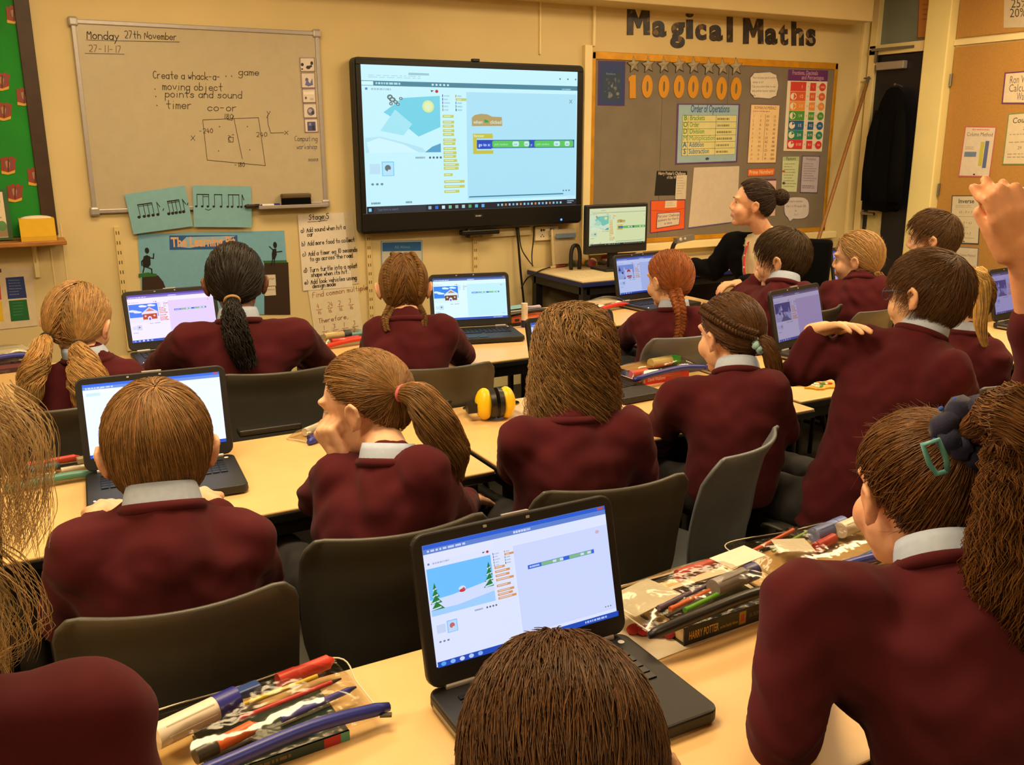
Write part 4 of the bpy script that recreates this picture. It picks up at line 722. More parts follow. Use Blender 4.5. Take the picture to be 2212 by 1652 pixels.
for q, e in ((((X0+.012+a)/2, -TVO, (c+d)/2), (a-X0-.012, .012, d-c)), (((X1-.012+b)/2, -TVO, (c+d)/2), (X1-.012-b, .012, d-c)), ((0, -TVO, (d+Z1-.012)/2), (X1-X0-.024, .012, Z1-.012-d)), ((0, -TVO, (c+.012)/2), (X1-X0-.024, .012, c-.012))): bz.box(q, e)
bz.build('bezel', MT['black'], tv, bevel=.003)
s = Sheet([A(a, -TVO+.001, d), A(b, -TVO+.001, d), A(b, -TVO+.001, c), A(a, -TVO+.001, c)], (200, 240, 250), .001); s.tint = A(.72, .97, 1.06)
ui(s, scene_beach, True, (70, 132, 150), pal=(226, 206, 96), back=(226, 246, 250), script=(196, 228, 240), hat=True, task=(22, 26, 40)); s.build('screen', m='screen', parent=tv)
s = Sheet([A(-.03, -TVO-.0065, .086), A(.03, -TVO-.0065, .086), A(.03, -TVO-.0065, .066), A(-.03, -TVO-.0065, .066)], (18, 18, 18), .0003); s.text('SHARP', .5, .75, .009, (190, 190, 190), 'c', .02); s.build('maker_badge', parent=tv)
q = at(1211, 474, Y=D-TVO); MB().ell((q[0]-tx, -TVO-.007, q[2]-tz), (.007, .002, .007), col=(60, 110, 255)).build('power_light', MT['led'], tv)
MB().box((0, -TVO+.01, Z1+.006), (.045, .03, .016)).build('top_latch', MT['satin'], tv, bevel=.003)
MB().box((0, -.015, Z1*.5), (.5, .03, .4)).build('wall_bracket', MT['frame'], tv)
a, b = at(997, 497, Y=D-.09), at(1078, 490, Y=D-.09)
MB().box(((a[0]+b[0])/2-tx, -.075, (a[2]+b[2])/2-tz-.022), (b[0]-a[0], .05, .03)).box(((a[0]+b[0])/2-tx-.08, -.075, -.03), (.02, .04, .05)).build('sensor_bar', MT['black'], tv, bevel=.006)
# sockets and trunking
a, b = at(1040, 500, Y=D-.01), at(1146, 502, Y=D-.01)
tag(MB().box(((a[0]+b[0])/2, D-.012, (a[2]+b[2])/2), (b[0]-a[0], .024, .05), col=(214, 200, 160)).build('cable_trunking', MT['paint'], bevel=.003), 'short cream cable trunking under the big screen', 'trunking')
a, b = at(1155, 490, Y=D-.02), at(1205, 517, Y=D-.02); so = thing('wall_socket', 'white double wall socket under the right end of the big screen', 'socket', ((a[0]+b[0])/2, D, (a[2]+b[2])/2))
MB().box((0, -.014, 0), (b[0]-a[0], .028, a[2]-b[2]), col=(226, 214, 184)).build('plate', MT['paint'], so, bevel=.004); m = MB()
for x in (-.035, .035):
    m.box((x-.008, -.029, .022), (.01, .006, .014), col=(40, 36, 34)).box((x+.01, -.029, .022), (.016, .006, .01), col=(60, 54, 50))
    for dx, dz in ((-.01, -.018), (.01, -.018), (0, -.008)): m.box((x+dx, -.029, dz), (.006, .003, .006), col=(40, 36, 34))
m.build('switches', MT['paint'], so)
def cable(pts, r, lab, nm='cable'):
    P = crom([at(u, v, Y=y) if y else at(u, v, z=.763) for u, v, y in pts], 40); return tag(MB().tube(P, r, 6).build(nm, MT['black'], smooth=True), lab, 'cable')
cable([(1116, 492, 5.10), (1120, 530, 5.09), (1124, 580, 5.08), (1130, 640, 5.07), (1138, 720, 5.06)], .007, 'thickest black cable dropping from the big screen past the desk')
cable([(1120, 492, 5.105), (1126, 535, 5.10), (1140, 560, 5.09), (1152, 575, 5.06)], .0035, 'thin black cable slanting from the screen to the desk corner')
cable([(1154, 490, 5.10), (1152, 520, 5.09), (1149, 550, 5.08), (1150, 575, 5.05)], .004, 'black cable hanging straight from the double socket to the desk')
cable([(1126, 622, 5.03), (1140, 600, 4.95), (1168, 584, 0), (1200, 574, 0), (1222, 570, 0), (1236, 566, 0)], .0045, 'black cable looping from the desk clutter down the desk edge')

# ------------------------------------------------------------------ laptops
LW, LD, LH = .378, .25, .246
def laptop(label, u, v, rz, tilt, draw, tint, off=(0, 0), zb=TT, **kw):
    """(u,v): photo pixel of the middle of the hinge line, on the table"""
    p = at(u, v, z=zb) if u else A(off[0], off[1], zb); t = thing('laptop', label, 'laptop', (p[0], p[1], zb), R(rz), 'laptops on the pupil tables'); b = MB()
    b.prism(rr2(-LW/2, -LD, LW/2, .012, .02), (0, 0, .004), (1, 0, 0), (0, 1, 0), (0, 0, .022)); bo = b.build('base', MT['satin'], t, bevel=.004)
    MB().box((0, -LD/2, .012), (LW+.001, LD-.03, .007)).build('side_band', MT['steel'], bo)
    k = MB()
    for r_ in range(6):
        n_ = 15 if r_ else 17; y = -.035-.0185*r_
        for c in range(n_):
            if r_ == 5 and 4 <= c <= 8:
                if c == 4: k.box((-.03, y, .0272), (.09, .0155, .003))
                continue
            k.box((-.155+.31*(c+.5)/n_, y, .0272), (.31/n_-.003, .0155 if r_ else .010, .003))
    k.build('keyboard', MT['black'], bo, bevel=.0006); MB().box((-.02, -.19, .0266), (.095, .055, .0012)).box((-.045, -.226, .027), (.04, .012, .002)).box((.005, -.226, .027), (.04, .012, .002)).build('touchpad', MT['black'], bo, bevel=.0005)
    MB().ell((.165, -.018, .0268), (.006, .006, .0012), col=(220, 220, 220)).build('power_button', MT['paint'], bo); MB().ell((-.17, -.215, .0268), (.003, .003, .001), col=(230, 230, 255)).build('status_light', MT['led'], bo)
    for s_ in (-1, 1): MB().cyl((s_*.135-.025, .003, .028), (s_*.135+.025, .003, .028), .0075, n=10).build('hinge', MT['alu'], t, smooth=True, sharp=40)
    T = rotx(-R(tilt)); L = lambda x, y, z: T@A(x, y, z)+A(0, .004, .03)      # lid: x right, z up the lid, -y the front
    l = MB(); pl = np.array(rr2(-LW/2, 0, LW/2, LH, .022)); l.prism(pl, L(0, -.006, 0), T@A(1, 0, 0), T@A(0, 0, 1), T@A(0, .014, 0)); lo2 = l.build('lid', MT['satin'], t, bevel=.003)
    sx_, z0_, z1_ = .172, .034, .228
    s = Sheet([L(-sx_, -.0062, z1_), L(sx_, -.0062, z1_), L(sx_, -.0062, z0_), L(-sx_, -.0062, z0_)], (200, 200, 220), .0005); s.tint = A(*tint); ui(s, draw, **kw); s.build('screen', m='screen', parent=lo2)
    m2 = MB()
    for x in (-.06, .02): m2.box(L(x, -.0066, .238), (.006, .002, .004), T, (180, 180, 170))
    m2.build('camera_marks', MT['paint'], lo2); MB().box(L(.0, 0, LH+.001), (.05, .008, .005), T).build('lid_latch', MT['alu'], lo2, bevel=.001)
    return t
laptop('open laptop in front of the dark haired boy, winter scene with fir trees on screen', 1152, 1460, 0, 14, scene_winter, (.80, .85, 1.06), head=(40, 100, 206), script=(226, 232, 248))
laptop('open laptop in front of the blond boy, mostly white screen', 352, 1022, -4, 12, scene_snow, (1.0, 1.08, 1.25), blank=True, head=(50, 110, 220))
laptop('open laptop half hidden by the wavy haired pupil, in the middle row', 1250, 842, 3, 14, scene_snow, (.62, .72, 1.0))
laptop('open laptop at the far left with red roofed house and pinkish screen', 385, 764, 2, 14, scene_house, (1.02, .93, 1.25), head=(90, 70, 170), pal=(226, 130, 96), script=(230, 218, 240))
laptop('open laptop beside the glue stick with snowy house and pale blue screen', 1020, 719, -14, 13, lambda s, *q: scene_house(s, *q, (30, 130, 226), (120, 60, 40)), (.80, 1.04, 1.16), head=(30, 60, 130), pal=None, script=(214, 238, 244))
laptop('open laptop in front of the red plaited girl, small red figure on screen', 1392, 656, 6, 12, scene_santa, (.48, .56, .86), head=(60, 90, 180), script=(216, 222, 240), code=False)
laptop('open laptop between scrunchie girl and glasses boy with dim lilac screen', 1733, 760, 13, 14, scene_snow, (.33, .29, .46), head=(60, 60, 120), code=False, script=(216, 206, 232), task=(50, 90, 190))
laptop('open laptop at the back right in front of the blonde pupil', None, None, 8, 12, scene_snow, (.34, .36, .70), off=(4.27, 3.72), head=(50, 60, 140), code=False)
laptop('open laptop at the right picture edge under the raised hand', 2192, 700, 6, 14, scene_snow, (.24, .22, .46), head=(50, 50, 120), code=False, script=(206, 200, 236), task=(60, 60, 140))

# ------------------------------------------------------------------ tables
def table(label, xa, xb, ya, yb, group='pupil tables in rows'):
    t = thing('table', label, 'table', ((xa+xb)/2, (ya+yb)/2, 0), 0, group); w_, d_ = (xb-xa)-.012, yb-ya
    MB().box((0, 0, TT-.004), (w_-.006, d_-.006, .008)).build('table_top', MT['table'], t, bevel=.003)
    MB().box((0, 0, TT-.019), (w_, d_, .024)).build('edge_band', MT['black'], t, bevel=.004)
    MB().box((0, -d_/2+.05, TT-.055), (w_-.1, .03, .045)).box((0, d_/2-.05, TT-.055), (w_-.1, .03, .045)).box((-w_/2+.05, 0, TT-.055), (.03, d_-.1, .045)).box((w_/2-.05, 0, TT-.055), (.03, d_-.1, .045)).build('frame', MT['frame'], t)
    for a in (-1, 1):
        for b in (-1, 1): MB().cyl((a*(w_/2-.05), b*(d_/2-.05), 0), (a*(w_/2-.05), b*(d_/2-.05), TT-.04), .016, n=10).build('leg', MT['frame'], t, smooth=True, sharp=40)
table('beech topped table nearest the camera, under the fir tree laptop', .03, 1.23, .766, 1.366)
table('beech topped table at the lower right under the curly haired girl', 1.235, 2.435, .775, 1.375)
table('beech topped table at the lower left picture corner', -1.175, .025, .766, 1.366)
table('middle row beech table under the blond boy laptop', -.10, 1.10, 2.105, 2.705)
table('middle row beech table under the ear defenders and red book', 1.105, 2.305, 2.115, 2.715)
table('middle row beech table with the painted craft decorations', 2.31, 3.51, 2.20, 2.80)
table('middle row beech table at the right picture edge', 3.515, 4.715, 2.20, 2.80)
table('middle row beech table beyond the left picture edge', -1.31, -.11, 2.105, 2.705)
table('front row beech table at the far left, below the colour chart', -.70, .90, 3.50, 4.10)
table('front row beech table with the glue stick', .98, 2.18, 3.24, 3.84)
table('front row beech table under the red plaited girl laptop', 2.20, 3.40, 3.62, 4.22)
table('front row beech table at the back right beside the window pole', 3.98, 5.18, 3.33, 3.93)

# ------------------------------------------------------------------ chairs
def chair_shell(v0, v1, name, m, parent):
    prof = crom([(.19, .425), (.16, .445), (.05, .437), (-.09, .432), (-.165, .45), (-.195, .53), (-.205, .64), (-.225, .74), (-.25, .83)], 33); hw = np.interp(np.linspace(0, 1, 33), [0, .1, .38, .50, .58, .70, .85, .94, .98, 1], [.185, .20, .195, .165, .165, .19, .195, .193, .184, .168])
    i0, i1 = int(v0*32), int(v1*32); rows = list(range(i0, i1+1)); V = []; nu = 16
    for i in rows:
        y, z = prof[i]; t = i/32; back = min(1, max(0, (t-.42)/.2))
        for k in range(nu+1):
            a = -1+2*k/nu; x = hw[i]*a; dy = back*(.055*a*a) ; dz = (1-back)*(.018*abs(a)**2.5)
            if abs(a) > .86: dy -= back*.016*(abs(a)-.86)/.14
            if i > 29: dy -= .006*(i-29)
            V.append((x, y+dy, z+dz))
    w_ = nu+1; F = [(j*w_+k, j*w_+k+1, (j+1)*w_+k+1, (j+1)*w_+k) for j in range(len(rows)-1) for k in range(nu)]
    o = MB().add(V, F).build(name, m, parent, smooth=True, solid=.010); q = o.modifiers.new('bevel', 'BEVEL'); q.width = .004; q.segments = 2; q.limit_method = 'ANGLE'; return o
def make_chair(label, m, loc, rz):
    t = thing('classroom_chair', label, 'chair', loc, rz, 'moulded classroom chairs')
    chair_shell(0, .47, 'seat', m, t); chair_shell(.46, 1.0, 'backrest', m, t)
    for a in (-1, 1):
        MB().tube(crom([(a*.15, .12, .425), (a*.17, .16, .39), (a*.19, .185, .01)], 8), .011, 8).build('leg', MT['frame'], t, smooth=True)
        MB().tube(crom([(a*.15, -.10, .42), (a*.17, -.15, .39), (a*.19, -.24, .01)], 8), .011, 8).build('leg', MT['frame'], t, smooth=True)
    MB().tube([(-.15, .10, .415), (.15, .10, .415)], .011, 8).tube([(-.15, -.08, .415), (.15, -.08, .415)], .011, 8).build('seat_rail', MT['frame'], t, smooth=True)
    return t
proto = {}
def chair(label, x, y, rz, kind='chair'):     # x,y: middle of the back's top edge
    p = A(x, y, 0)+rotz(R(rz))@A(0, .235, 0); loc = (p[0], p[1], 0)
    if kind not in proto: proto[kind] = make_chair(label, MT[kind], loc, R(rz)); return proto[kind]
    return copy_thing(proto[kind], loc, R(rz), label)
def topc(ul, vl, ur, vr, z=.825): a, b = at(ul, vl, z=z), at(ur, vr, z=z); m = (a+b)/2; return m[0], m[1]
chair('dark grey chair of the blond boy, lower left', *topc(165, 1350, 596, 1268), -6)
chair('dark grey chair of the girl resting her chin, next to the fir tree laptop', *topc(695, 1175, 1033, 1117), -5)
chair('dark grey chair of the wavy haired pupil behind the fir tree laptop', *topc(1185, 1068, 1475, 1030), -9)
chair('grey chair turned sideways behind the girl with pale blue scrunchie', *topc(1535, 1010, 1712, 915), 24, 'bchair')
chair('dark grey chair of the braided girl at the left of the front row', *topc(505, 812, 690, 796), -9)
chair('dark grey chair of the two plaited girl behind the ear defenders', *topc(868, 800, 1040, 787), -9)
chair('blue grey chair of the red plaited girl', *topc(1420, 757, 1560, 735, .79), -3, 'bchair')
chair('dark grey chair of the blonde bunches girl, left edge of the front row', *topc(20, 893, 205, 876), -9)
chair('dark grey chair of the blonde pupil near the back right', *topc(1860, 686, 1945, 666, .81), 10)
chair('pale blue grey chair at the right picture edge', *topc(2100, 850, 2260, 800), 10, 'bchair')
chair('grey chair of the boy wearing glasses', 2.12, 1.50, 12)
chair('grey chair of the boy with his fist on his cheek', 3.10, 2.86, 12)
chair('grey chair of the boy at the back near the cork door', 4.02, 2.88, 12)
chair('grey chair of the dark haired boy nearest the camera', .47, .42, -20)
chair('grey chair of the curly haired girl at the lower right', .93, .42, -6)
chair('grey chair of the blonde pupil at the lower left corner', -.14, .55, 0)
chair('grey chair of the pupil raising a hand', 1.62, .62, -6)

# ------------------------------------------------------------------ teacher's desk corner
DZ = .755; c0 = at(1140, 580, z=DZ); c1 = at(1255, 609, z=DZ); dx0 = (c0[0]+c1[0])/2; dya = c1[1]; dyb = D-.03; dx1 = dx0+1.5
dk = thing('desk', 'teacher desk with navy edges in the front corner under the monitor', 'desk', ((dx0+dx1)/2, (dya+dyb)/2, 0)); w_, d_ = dx1-dx0, dyb-dya
MB().box((0, 0, DZ-.004), (w_-.004, d_-.004, .008)).build('desk_top', mat('pale_desk_laminate', (216, 196, 150), .4, var=.06, vs=8), dk, bevel=.002)
MB().box((0, 0, DZ-.022), (w_, d_, .028)).build('edge_band', MT['navy'], dk, bevel=.004); MB().box((.12, d_*.1, DZ-.20), (w_-.5, .02, .32)).build('modesty_panel', MT['navy'], dk)
for a in (-1, 1):
    for b in (-1, 1): MB().box((a*(w_/2-.05), b*(d_/2-.05), (DZ-.036)/2), (.05, .05, DZ-.036)).build('leg', MT['frame'], dk, bevel=.004)
MB().box((0, -d_/2+.04, DZ-.06), (w_-.1, .03, .05)).box((-w_/2+.04, 0, DZ-.06), (.03, d_-.1, .05)).build('frame', MT['frame'], dk)
a = at(1290, 660, z=.45); cr = thing('storage_crate', 'blue plastic crate standing under the teacher desk', 'crate', (dx0+.42, dya+.28, 0)); m = MB()
m.box((0, 0, .20), (.40, .30, .40)); m.build('crate_body', MT['navy'], cr, bevel=.01); MB().box((0, 0, .405), (.42, .32, .02)).build('rim', MT['navy'], cr, bevel=.004)
# monitor
p = at(1330, 548, Y=4.86); mo = thing('monitor', 'black desktop monitor beside the big screen repeating its picture', 'monitor', (at(1330, 500, Y=4.80)[0], 4.80, DZ), R(0)); q0, q1 = at(1264, 443, Y=4.78), at(1394, 545, Y=4.78); mx_ = mo.location[0]; W2 = (q1[0]-q0[0])/2; zc = (at(1330, 441, Y=4.78)[2], at(1330, 546, Y=4.78)[2])
MB().box((0, 0, (zc[0]+zc[1])/2-DZ), (W2*2, .035, zc[0]-zc[1]), rotz(.0)).build('casing', MT['satin'], mo, bevel=.006)
sc = [inv([(1264, 443), (1394, 438), (1393, 540), (1267, 552)], u, v) for u, v in ((1274, 447), (1388, 442), (1388, 528), (1277, 532))]
zt_, zb_ = zc[0]-DZ-.022, zc[1]-DZ+.052
s = Sheet([A(-W2+.022, -.0185, zt_), A(W2-.018, -.0185, zt_), A(W2-.018, -.0185, zb_), A(-W2+.022, -.0185, zb_)], (220, 226, 190), .0006); s.tint = A(.74, .78, .56); ui(s, scene_beach, True, (206, 210, 200), pal=(236, 176, 90), back=(240, 244, 226), script=(236, 242, 216), hat=True, task=(30, 34, 34)); s.build('screen', m='screen', parent=mo)
MB().box((0, .03, .09), (.06, .03, .18)).build('stand_neck', MT['satin'], mo); MB().box((0, .01, .008), (.24, .18, .016)).build('stand_foot', MT['satin'], mo, bevel=.004)
# clutter on the desk
def dpos(u, v, z=DZ): p = at(u, v, z=z); p = at(u, v, Y=D-.09) if p[1] > D-.09 else p; p[2] = z; return p
a = dpos(1215, 548); cd2 = thing('paper_tray', 'pale folded document wallet leaning at the wall behind the desk clutter', 'wallet', (a[0], D-.07, DZ))
MB().box((0, .02, .12), (.14, .012, .24), rotx(-.12)@rotz(.3), col=(206, 190, 150)).box((.03, .0, .13), (.16, .01, .22), rotx(-.12), col=(176, 160, 130)).box((.03, -.012, .20), (.15, .004, .03), rotx(-.12), col=(96, 116, 140)).build('wallet_body', MT['printed'], cd2, bevel=.002)
a = dpos(1243, 545); ta = thing('tape_loop', 'upright black strap loop among the desk clutter', 'strap', (at(1243, 545, Y=4.93)[0], 4.93, DZ))
MB().tube(crom([(-.03, 0, .0), (-.033, 0, .09), (-.02, 0, .14), (0, 0, .15), (.02, 0, .14), (.033, 0, .09), (.03, 0, .0)], 24), .013, 8).build('strap_body', MT['satin'], ta, smooth=True)
rr = random.Random(9)
for i, (u, v, c, lab) in enumerate(((1236, 556, (60, 90, 50), 'dark green craft pompom on the teacher desk'), (1252, 557, (214, 90, 40), 'orange red craft pompom on the teacher desk'), (1262, 562, (226, 160, 90), 'pale orange craft pompom on the teacher desk'), (1258, 572, (224, 176, 60), 'yellow craft pompom at the front of the desk clutter'), (1241, 568, (120, 110, 86), 'grey craft pompom left of the yellow one'), (1281, 568, (226, 206, 150), 'cream craft pompom right of the yellow one'), (1278, 577, (176, 70, 86), 'dusky pink craft pompom nearest the desk front edge'), (1270, 575, (70, 110, 50), 'small green craft pompom between yellow and pink ones'))):
    p = dpos(u, v); r_ = .022+.006*rr.random(); m = MB().ell((p[0], p[1], DZ+r_*.9), (r_*1.1, r_, r_*.9), col=c, n=16, m=10)
    V = m.v[0]; ce = V.mean(0); m.v[0] = np.array([ce+(x-ce)*(1+.18*noise.noise(Vector(x*60))) for x in V]); tag(m.build('pompom', MT['cloth'], smooth=True), lab, 'craft decoration', 'pompoms on the teacher desk')
p = dpos(1310, 567); tag(MB().box((p[0], p[1], DZ+.012), (.16, .05, .02), rotz(.5), (60, 54, 50)).box((p[0]+.02, p[1]+.01, DZ+.026), (.11, .02, .012), rotz(.6), (206, 200, 190)).box((p[0]-.02, p[1]-.01, DZ+.026), (.03, .03, .014), rotz(.2), (150, 140, 130)).build('stapler', MT['paint'], bevel=.004), 'dark and silver stapler lying below the monitor', 'stapler')
p = dpos(1205, 577); pen('marker_pen', 'red brown marker pen lying at the left of the desk', 'pen', (p[0]-.07, p[1]-.02, DZ+.008), (p[0]+.07, p[1]+.01, DZ+.008), .008, [(206, 180, 140), (130, 56, 40), (60, 30, 26)])
s = Sheet([A(*dpos(1190, 592)), A(*dpos(1290, 578)), A(*dpos(1345, 596)), A(*dpos(1254, 607))], (222, 204, 160), .001); s.scrib(.1, .2, .9, .8, 5, (190, 172, 136), .2, 4); s.build('desk_paper', 'large paper sheet lying on the front corner of the teacher desk', 'paper')
p = dpos(1352, 552); q = A(p[0]+.02, p[1]+.05, DZ); fo = MB().box((q[0], q[1], DZ+.02), (.30, .22, .036), rotz(.1), (206, 60, 76)); tag(fo.build('folder', MT['paint'], bevel=.006), 'red folder lying on the desk behind the red plaited girl laptop', 'folder')
tag(MB().box((q[0]+.06, q[1]+.01, DZ+.044), (.22, .16, .008), rotz(.05), (220, 196, 140)).build('desk_paper', MT['printed']), 'cream paper pad lying on the red folder', 'paper')
a, b = at(1450, 545, Y=4.75), at(1478, 520, Y=4.70); vz = thing('document_camera', 'grey document camera arm on the desk below the maths board', 'document camera', (a[0], 4.75, DZ))
MB().tube(crom([(0, 0, .0), (0, 0, a[2]-DZ-.02), (.01, -.01, a[2]-DZ+.05), (.04, -.02, a[2]-DZ+.075)], 16), .014, 10).build('arm', MT['frame'], vz, smooth=True)
MB().box((.075, -.03, a[2]-DZ+.085), (.14, .04, .035), roty(-.12), (120, 116, 110)).ell((.03, -.052, a[2]-DZ+.085), (.012, .006, .012), col=(200, 196, 190)).ell((.065, -.052, a[2]-DZ+.088), (.009, .006, .009), col=(200, 196, 190)).build('camera_head', MT['paint'], vz, bevel=.006)
MB().box((0, 0, .008), (.14, .12, .016)).build('base', MT['frame'], vz, bevel=.003)

# ------------------------------------------------------------------ things on the pupil tables
def book(label, p, rz, w_, d_, h_, cover, spine=None, group=None, z=TT, nm='book', pages=(226, 200, 150), tilt=0):
    t = thing(nm, label, 'book', (p[0], p[1], z), R(rz), group)      # spine along -y
    MB().box((.002, .002, h_/2), (w_-.004, d_-.006, h_-.005), col=pages).build('pages', MT['printed'], t)
    m = MB(); m.box((0, 0, .0015), (w_, d_, .003), col=cover).box((0, 0, h_-.0015), (w_, d_, .003), col=cover).box((0, -d_/2+.0015, h_/2), (w_, .003, h_), col=cover); c = m.build('cover', MT['gloss_print'], t)
    if spine:
        s = Sheet([A(-w_/2, -d_/2, h_), A(w_/2, -d_/2, h_), A(w_/2, -d_/2, 0), A(-w_/2, -d_/2, 0)], cover, .0003); spine(s); s.build('spine_print', parent=c)
    return t
PC = {}
def pencil_case(label, p, rz, L, W, zipc, conts, z=TT, h=.034, puff=1.0, film_m=None):
    """clear pouch; its zip lies along the near long edge; conts: (kind,x,y,angle,length,radius,colours,label)"""
    t = thing('pencil_case', label, 'pencil case', (p[0], p[1], z), R(rz))
    def top(i, j): x = -L/2+L*i; y = -W/2+W*j; e = max(0, 1-(2*i-1)**6)*max(0, 1-(2*j-1)**4); return (x, y, .004+h*e*puff*(1+.12*math.sin(9*i+3*j))+.001)
    MB().grid(top, 18, 10).build('clear_pouch', film_m or MT['film'], t, smooth=True)
    MB().grid(lambda i, j: (-L/2+L*i, -W/2+W*j, .001), 2, 2).build('pouch_back', MT['film'], t)
    MB().tube(crom([(-L/2, -W/2, .006), (-L/2-.002, 0, .006), (-L/2, W/2, .005), (0, W/2+.002, .005), (L/2, W/2, .005), (L/2+.002, 0, .006), (L/2, -W/2, .006)], 48), .0014, 6, (214, 206, 186)).build('pouch_seam', MT['paint'], t, smooth=True)
    zp = MB().tube(crom([(-L/2-.012, -W/2, .008), (-L/4, -W/2-.004, .011+h*.25), (L/6, -W/2+.003, .013+h*.3), (L/2+.015, -W/2+.006, .010)], 18), [.006]+[.0105]*16+[.007], 8, zipc).build('zip', MT['paint'], t, smooth=True)
    MB().box((L/2+.004, -W/2-.006, .006), (.018, .008, .004), rotz(-.5), (70, 66, 60)).build('zip_pull', MT['paint'], zp)
    ca = rotz(R(rz))
    for (kd, x, y, an, ln, r_, cols, lb, *ex) in conts:
        zz = z+.003+r_*1.15+(ex[0] if ex else 0); a_ = R(rz+an); c = A(p[0], p[1], 0)+ca@A(x, y, 0); d = A(math.cos(a_), math.sin(a_), 0)*ln/2
        if kd == 'pen': pen('pen', lb, 'pen', (c[0]-d[0], c[1]-d[1], zz), (c[0]+d[0], c[1]+d[1], zz), r_, cols, cap=.32)
        elif kd == 'pencil': pen('pencil', lb, 'pencil', (c[0]-d[0], c[1]-d[1], zz), (c[0]+d[0], c[1]+d[1], zz), r_, cols, cap=.06)
        elif kd == 'glue':
            g = thing('glue_stick', lb, 'glue stick', (c[0], c[1], zz), a_); MB().cyl((-ln/2, 0, 0), (ln*.22, 0, 0), r_, n=18, col=cols[0]).build('tube', MT['paint'], g, smooth=True, sharp=40); MB().cyl((ln*.22, 0, 0), (ln/2, 0, 0), r_*1.06, n=18, col=cols[1]).build('cap', MT['paint'], g, smooth=True, sharp=40)
            s = Sheet([A(-ln*.4, -r_*.55, r_*.86), A(ln*.18, -r_*.55, r_*.86), A(ln*.18, -r_*.98, r_*.1), A(-ln*.4, -r_*.98, r_*.1)], cols[0], .0004); s.text('stick', .1, .7, r_*.5, (150, 60, 60)); s.build('wrapper', parent=g)
        elif kd == 'card': tag(MB().box((c[0], c[1], zz), (ln, r_*14, .001), rotz(a_), cols[0]).build('card_slip', MT['printed']), lb, 'card')
        elif kd == 'box': tag(MB().box((c[0], c[1], zz), (ln, r_*3, r_*2), rotz(a_), cols[0]).build('eraser', MT['paint'], bevel=.003), lb, 'eraser')
    return t
B = (40, 50, 150); K = (24, 22, 22)
# nearest case, lower left
c = (at(600, 1555, z=TT)); 
bk = book('thin dark book under the blue zipped pencil case', at(560, 1612, z=TT)+A(.02, .01, 0), 3, .20, .13, .016, (36, 60, 56), lambda s: (s.rect(.8, 0, .93, 1, (170, 40, 50)), s.rect(.93, 0, 1, 1, (80, 150, 140)), s.scrib(.2, .3, .7, .7, 1, (110, 90, 60), .8, 3)))
pencil_case('clear pencil case with dark blue zip on the nearest table', at(572, 1578, z=TT+.02)+A(0, .035, 0), 4, .32, .19, (36, 46, 140), [
    ('glue', -.085, .02, 14, .13, .019, [(226, 216, 200), (40, 44, 140)], 'fat white glue stick with blue cap in the blue zipped case'), ('pen', -.06, -.045, 14, .10, .011, [(50, 46, 44), (236, 110, 50), (236, 110, 50)], 'orange highlighter in the blue zipped case'), ('pencil', .05, .035, 6, .15, .004, [(220, 196, 60), (226, 196, 50), (60, 50, 40)], 'yellow pencil in the blue zipped case', .008), ('pencil', .055, .005, 6, .17, .004, [(190, 50, 50), (200, 52, 50), (60, 50, 40)], 'red pencil in the blue zipped case', .008), ('pen', .09, -.02, 8, .13, .005, [(50, 56, 170), (54, 60, 170), (40, 44, 120)], 'blue biro in the blue zipped case'), ('pen', .10, .065, 8, .10, .012, [(206, 60, 46), (212, 64, 50), (206, 60, 46)], 'thick red marker in the blue zipped case'), ('pencil', -.02, -.075, 4, .17, .004, [(206, 150, 50), (206, 150, 50), (60, 50, 40)], 'ochre pencil along the zip of the blue zipped case'), ('box', -.005, .07, 8, .06, .007, [(60, 90, 170)], 'blue eraser in the blue zipped case')], z=TT+.017)
# mat, book, black zipped case on the right of the laptop
s = Sheet([A(*at(1290, 1330, z=TT+.0005)), A(*at(1560, 1225, z=TT+.0005)), A(*at(1702, 1318, z=TT+.0005)), A(*at(1395, 1436, z=TT+.0005))], (232, 220, 196), .0015); s.line([(.7, .7), (.93, .62), (.95, .9), (.75, .98)], .001, (110, 100, 90))
for i in range(9): s.line([(.74+.022*i, .78), (.745+.022*i, .95)], .0012, (90, 80, 76))
s.build('paper_mat', 'white paper sheet under the thick black paperback', 'paper')
hp = (at(1470, 1398, z=TT)+at(1655, 1338, z=TT))/2
book('thick black paperback with gold spine lettering on the white sheet', hp+A(.005, .062, 0), 1.5, .205, .125, .036, (24, 24, 22), lambda s: (s.rect(.35, .1, .72, .9, (40, 46, 22)), s.text('HARRY POTTER', .05, .74, .016, (206, 166, 60), 'l', .01, fit=.34), s.text('and the Deathly Hallows', .405, .70, .006, (190, 160, 70), 'l', 0, fit=.21), s.rect(.63, .15, .71, .85, (150, 120, 40)), s.rect(.65, .3, .69, .7, (160, 60, 40)), s.text('J.K. ROWLING', .75, .6, .008, (120, 120, 110), 'l', 0, fit=.2)), z=TT+.002)
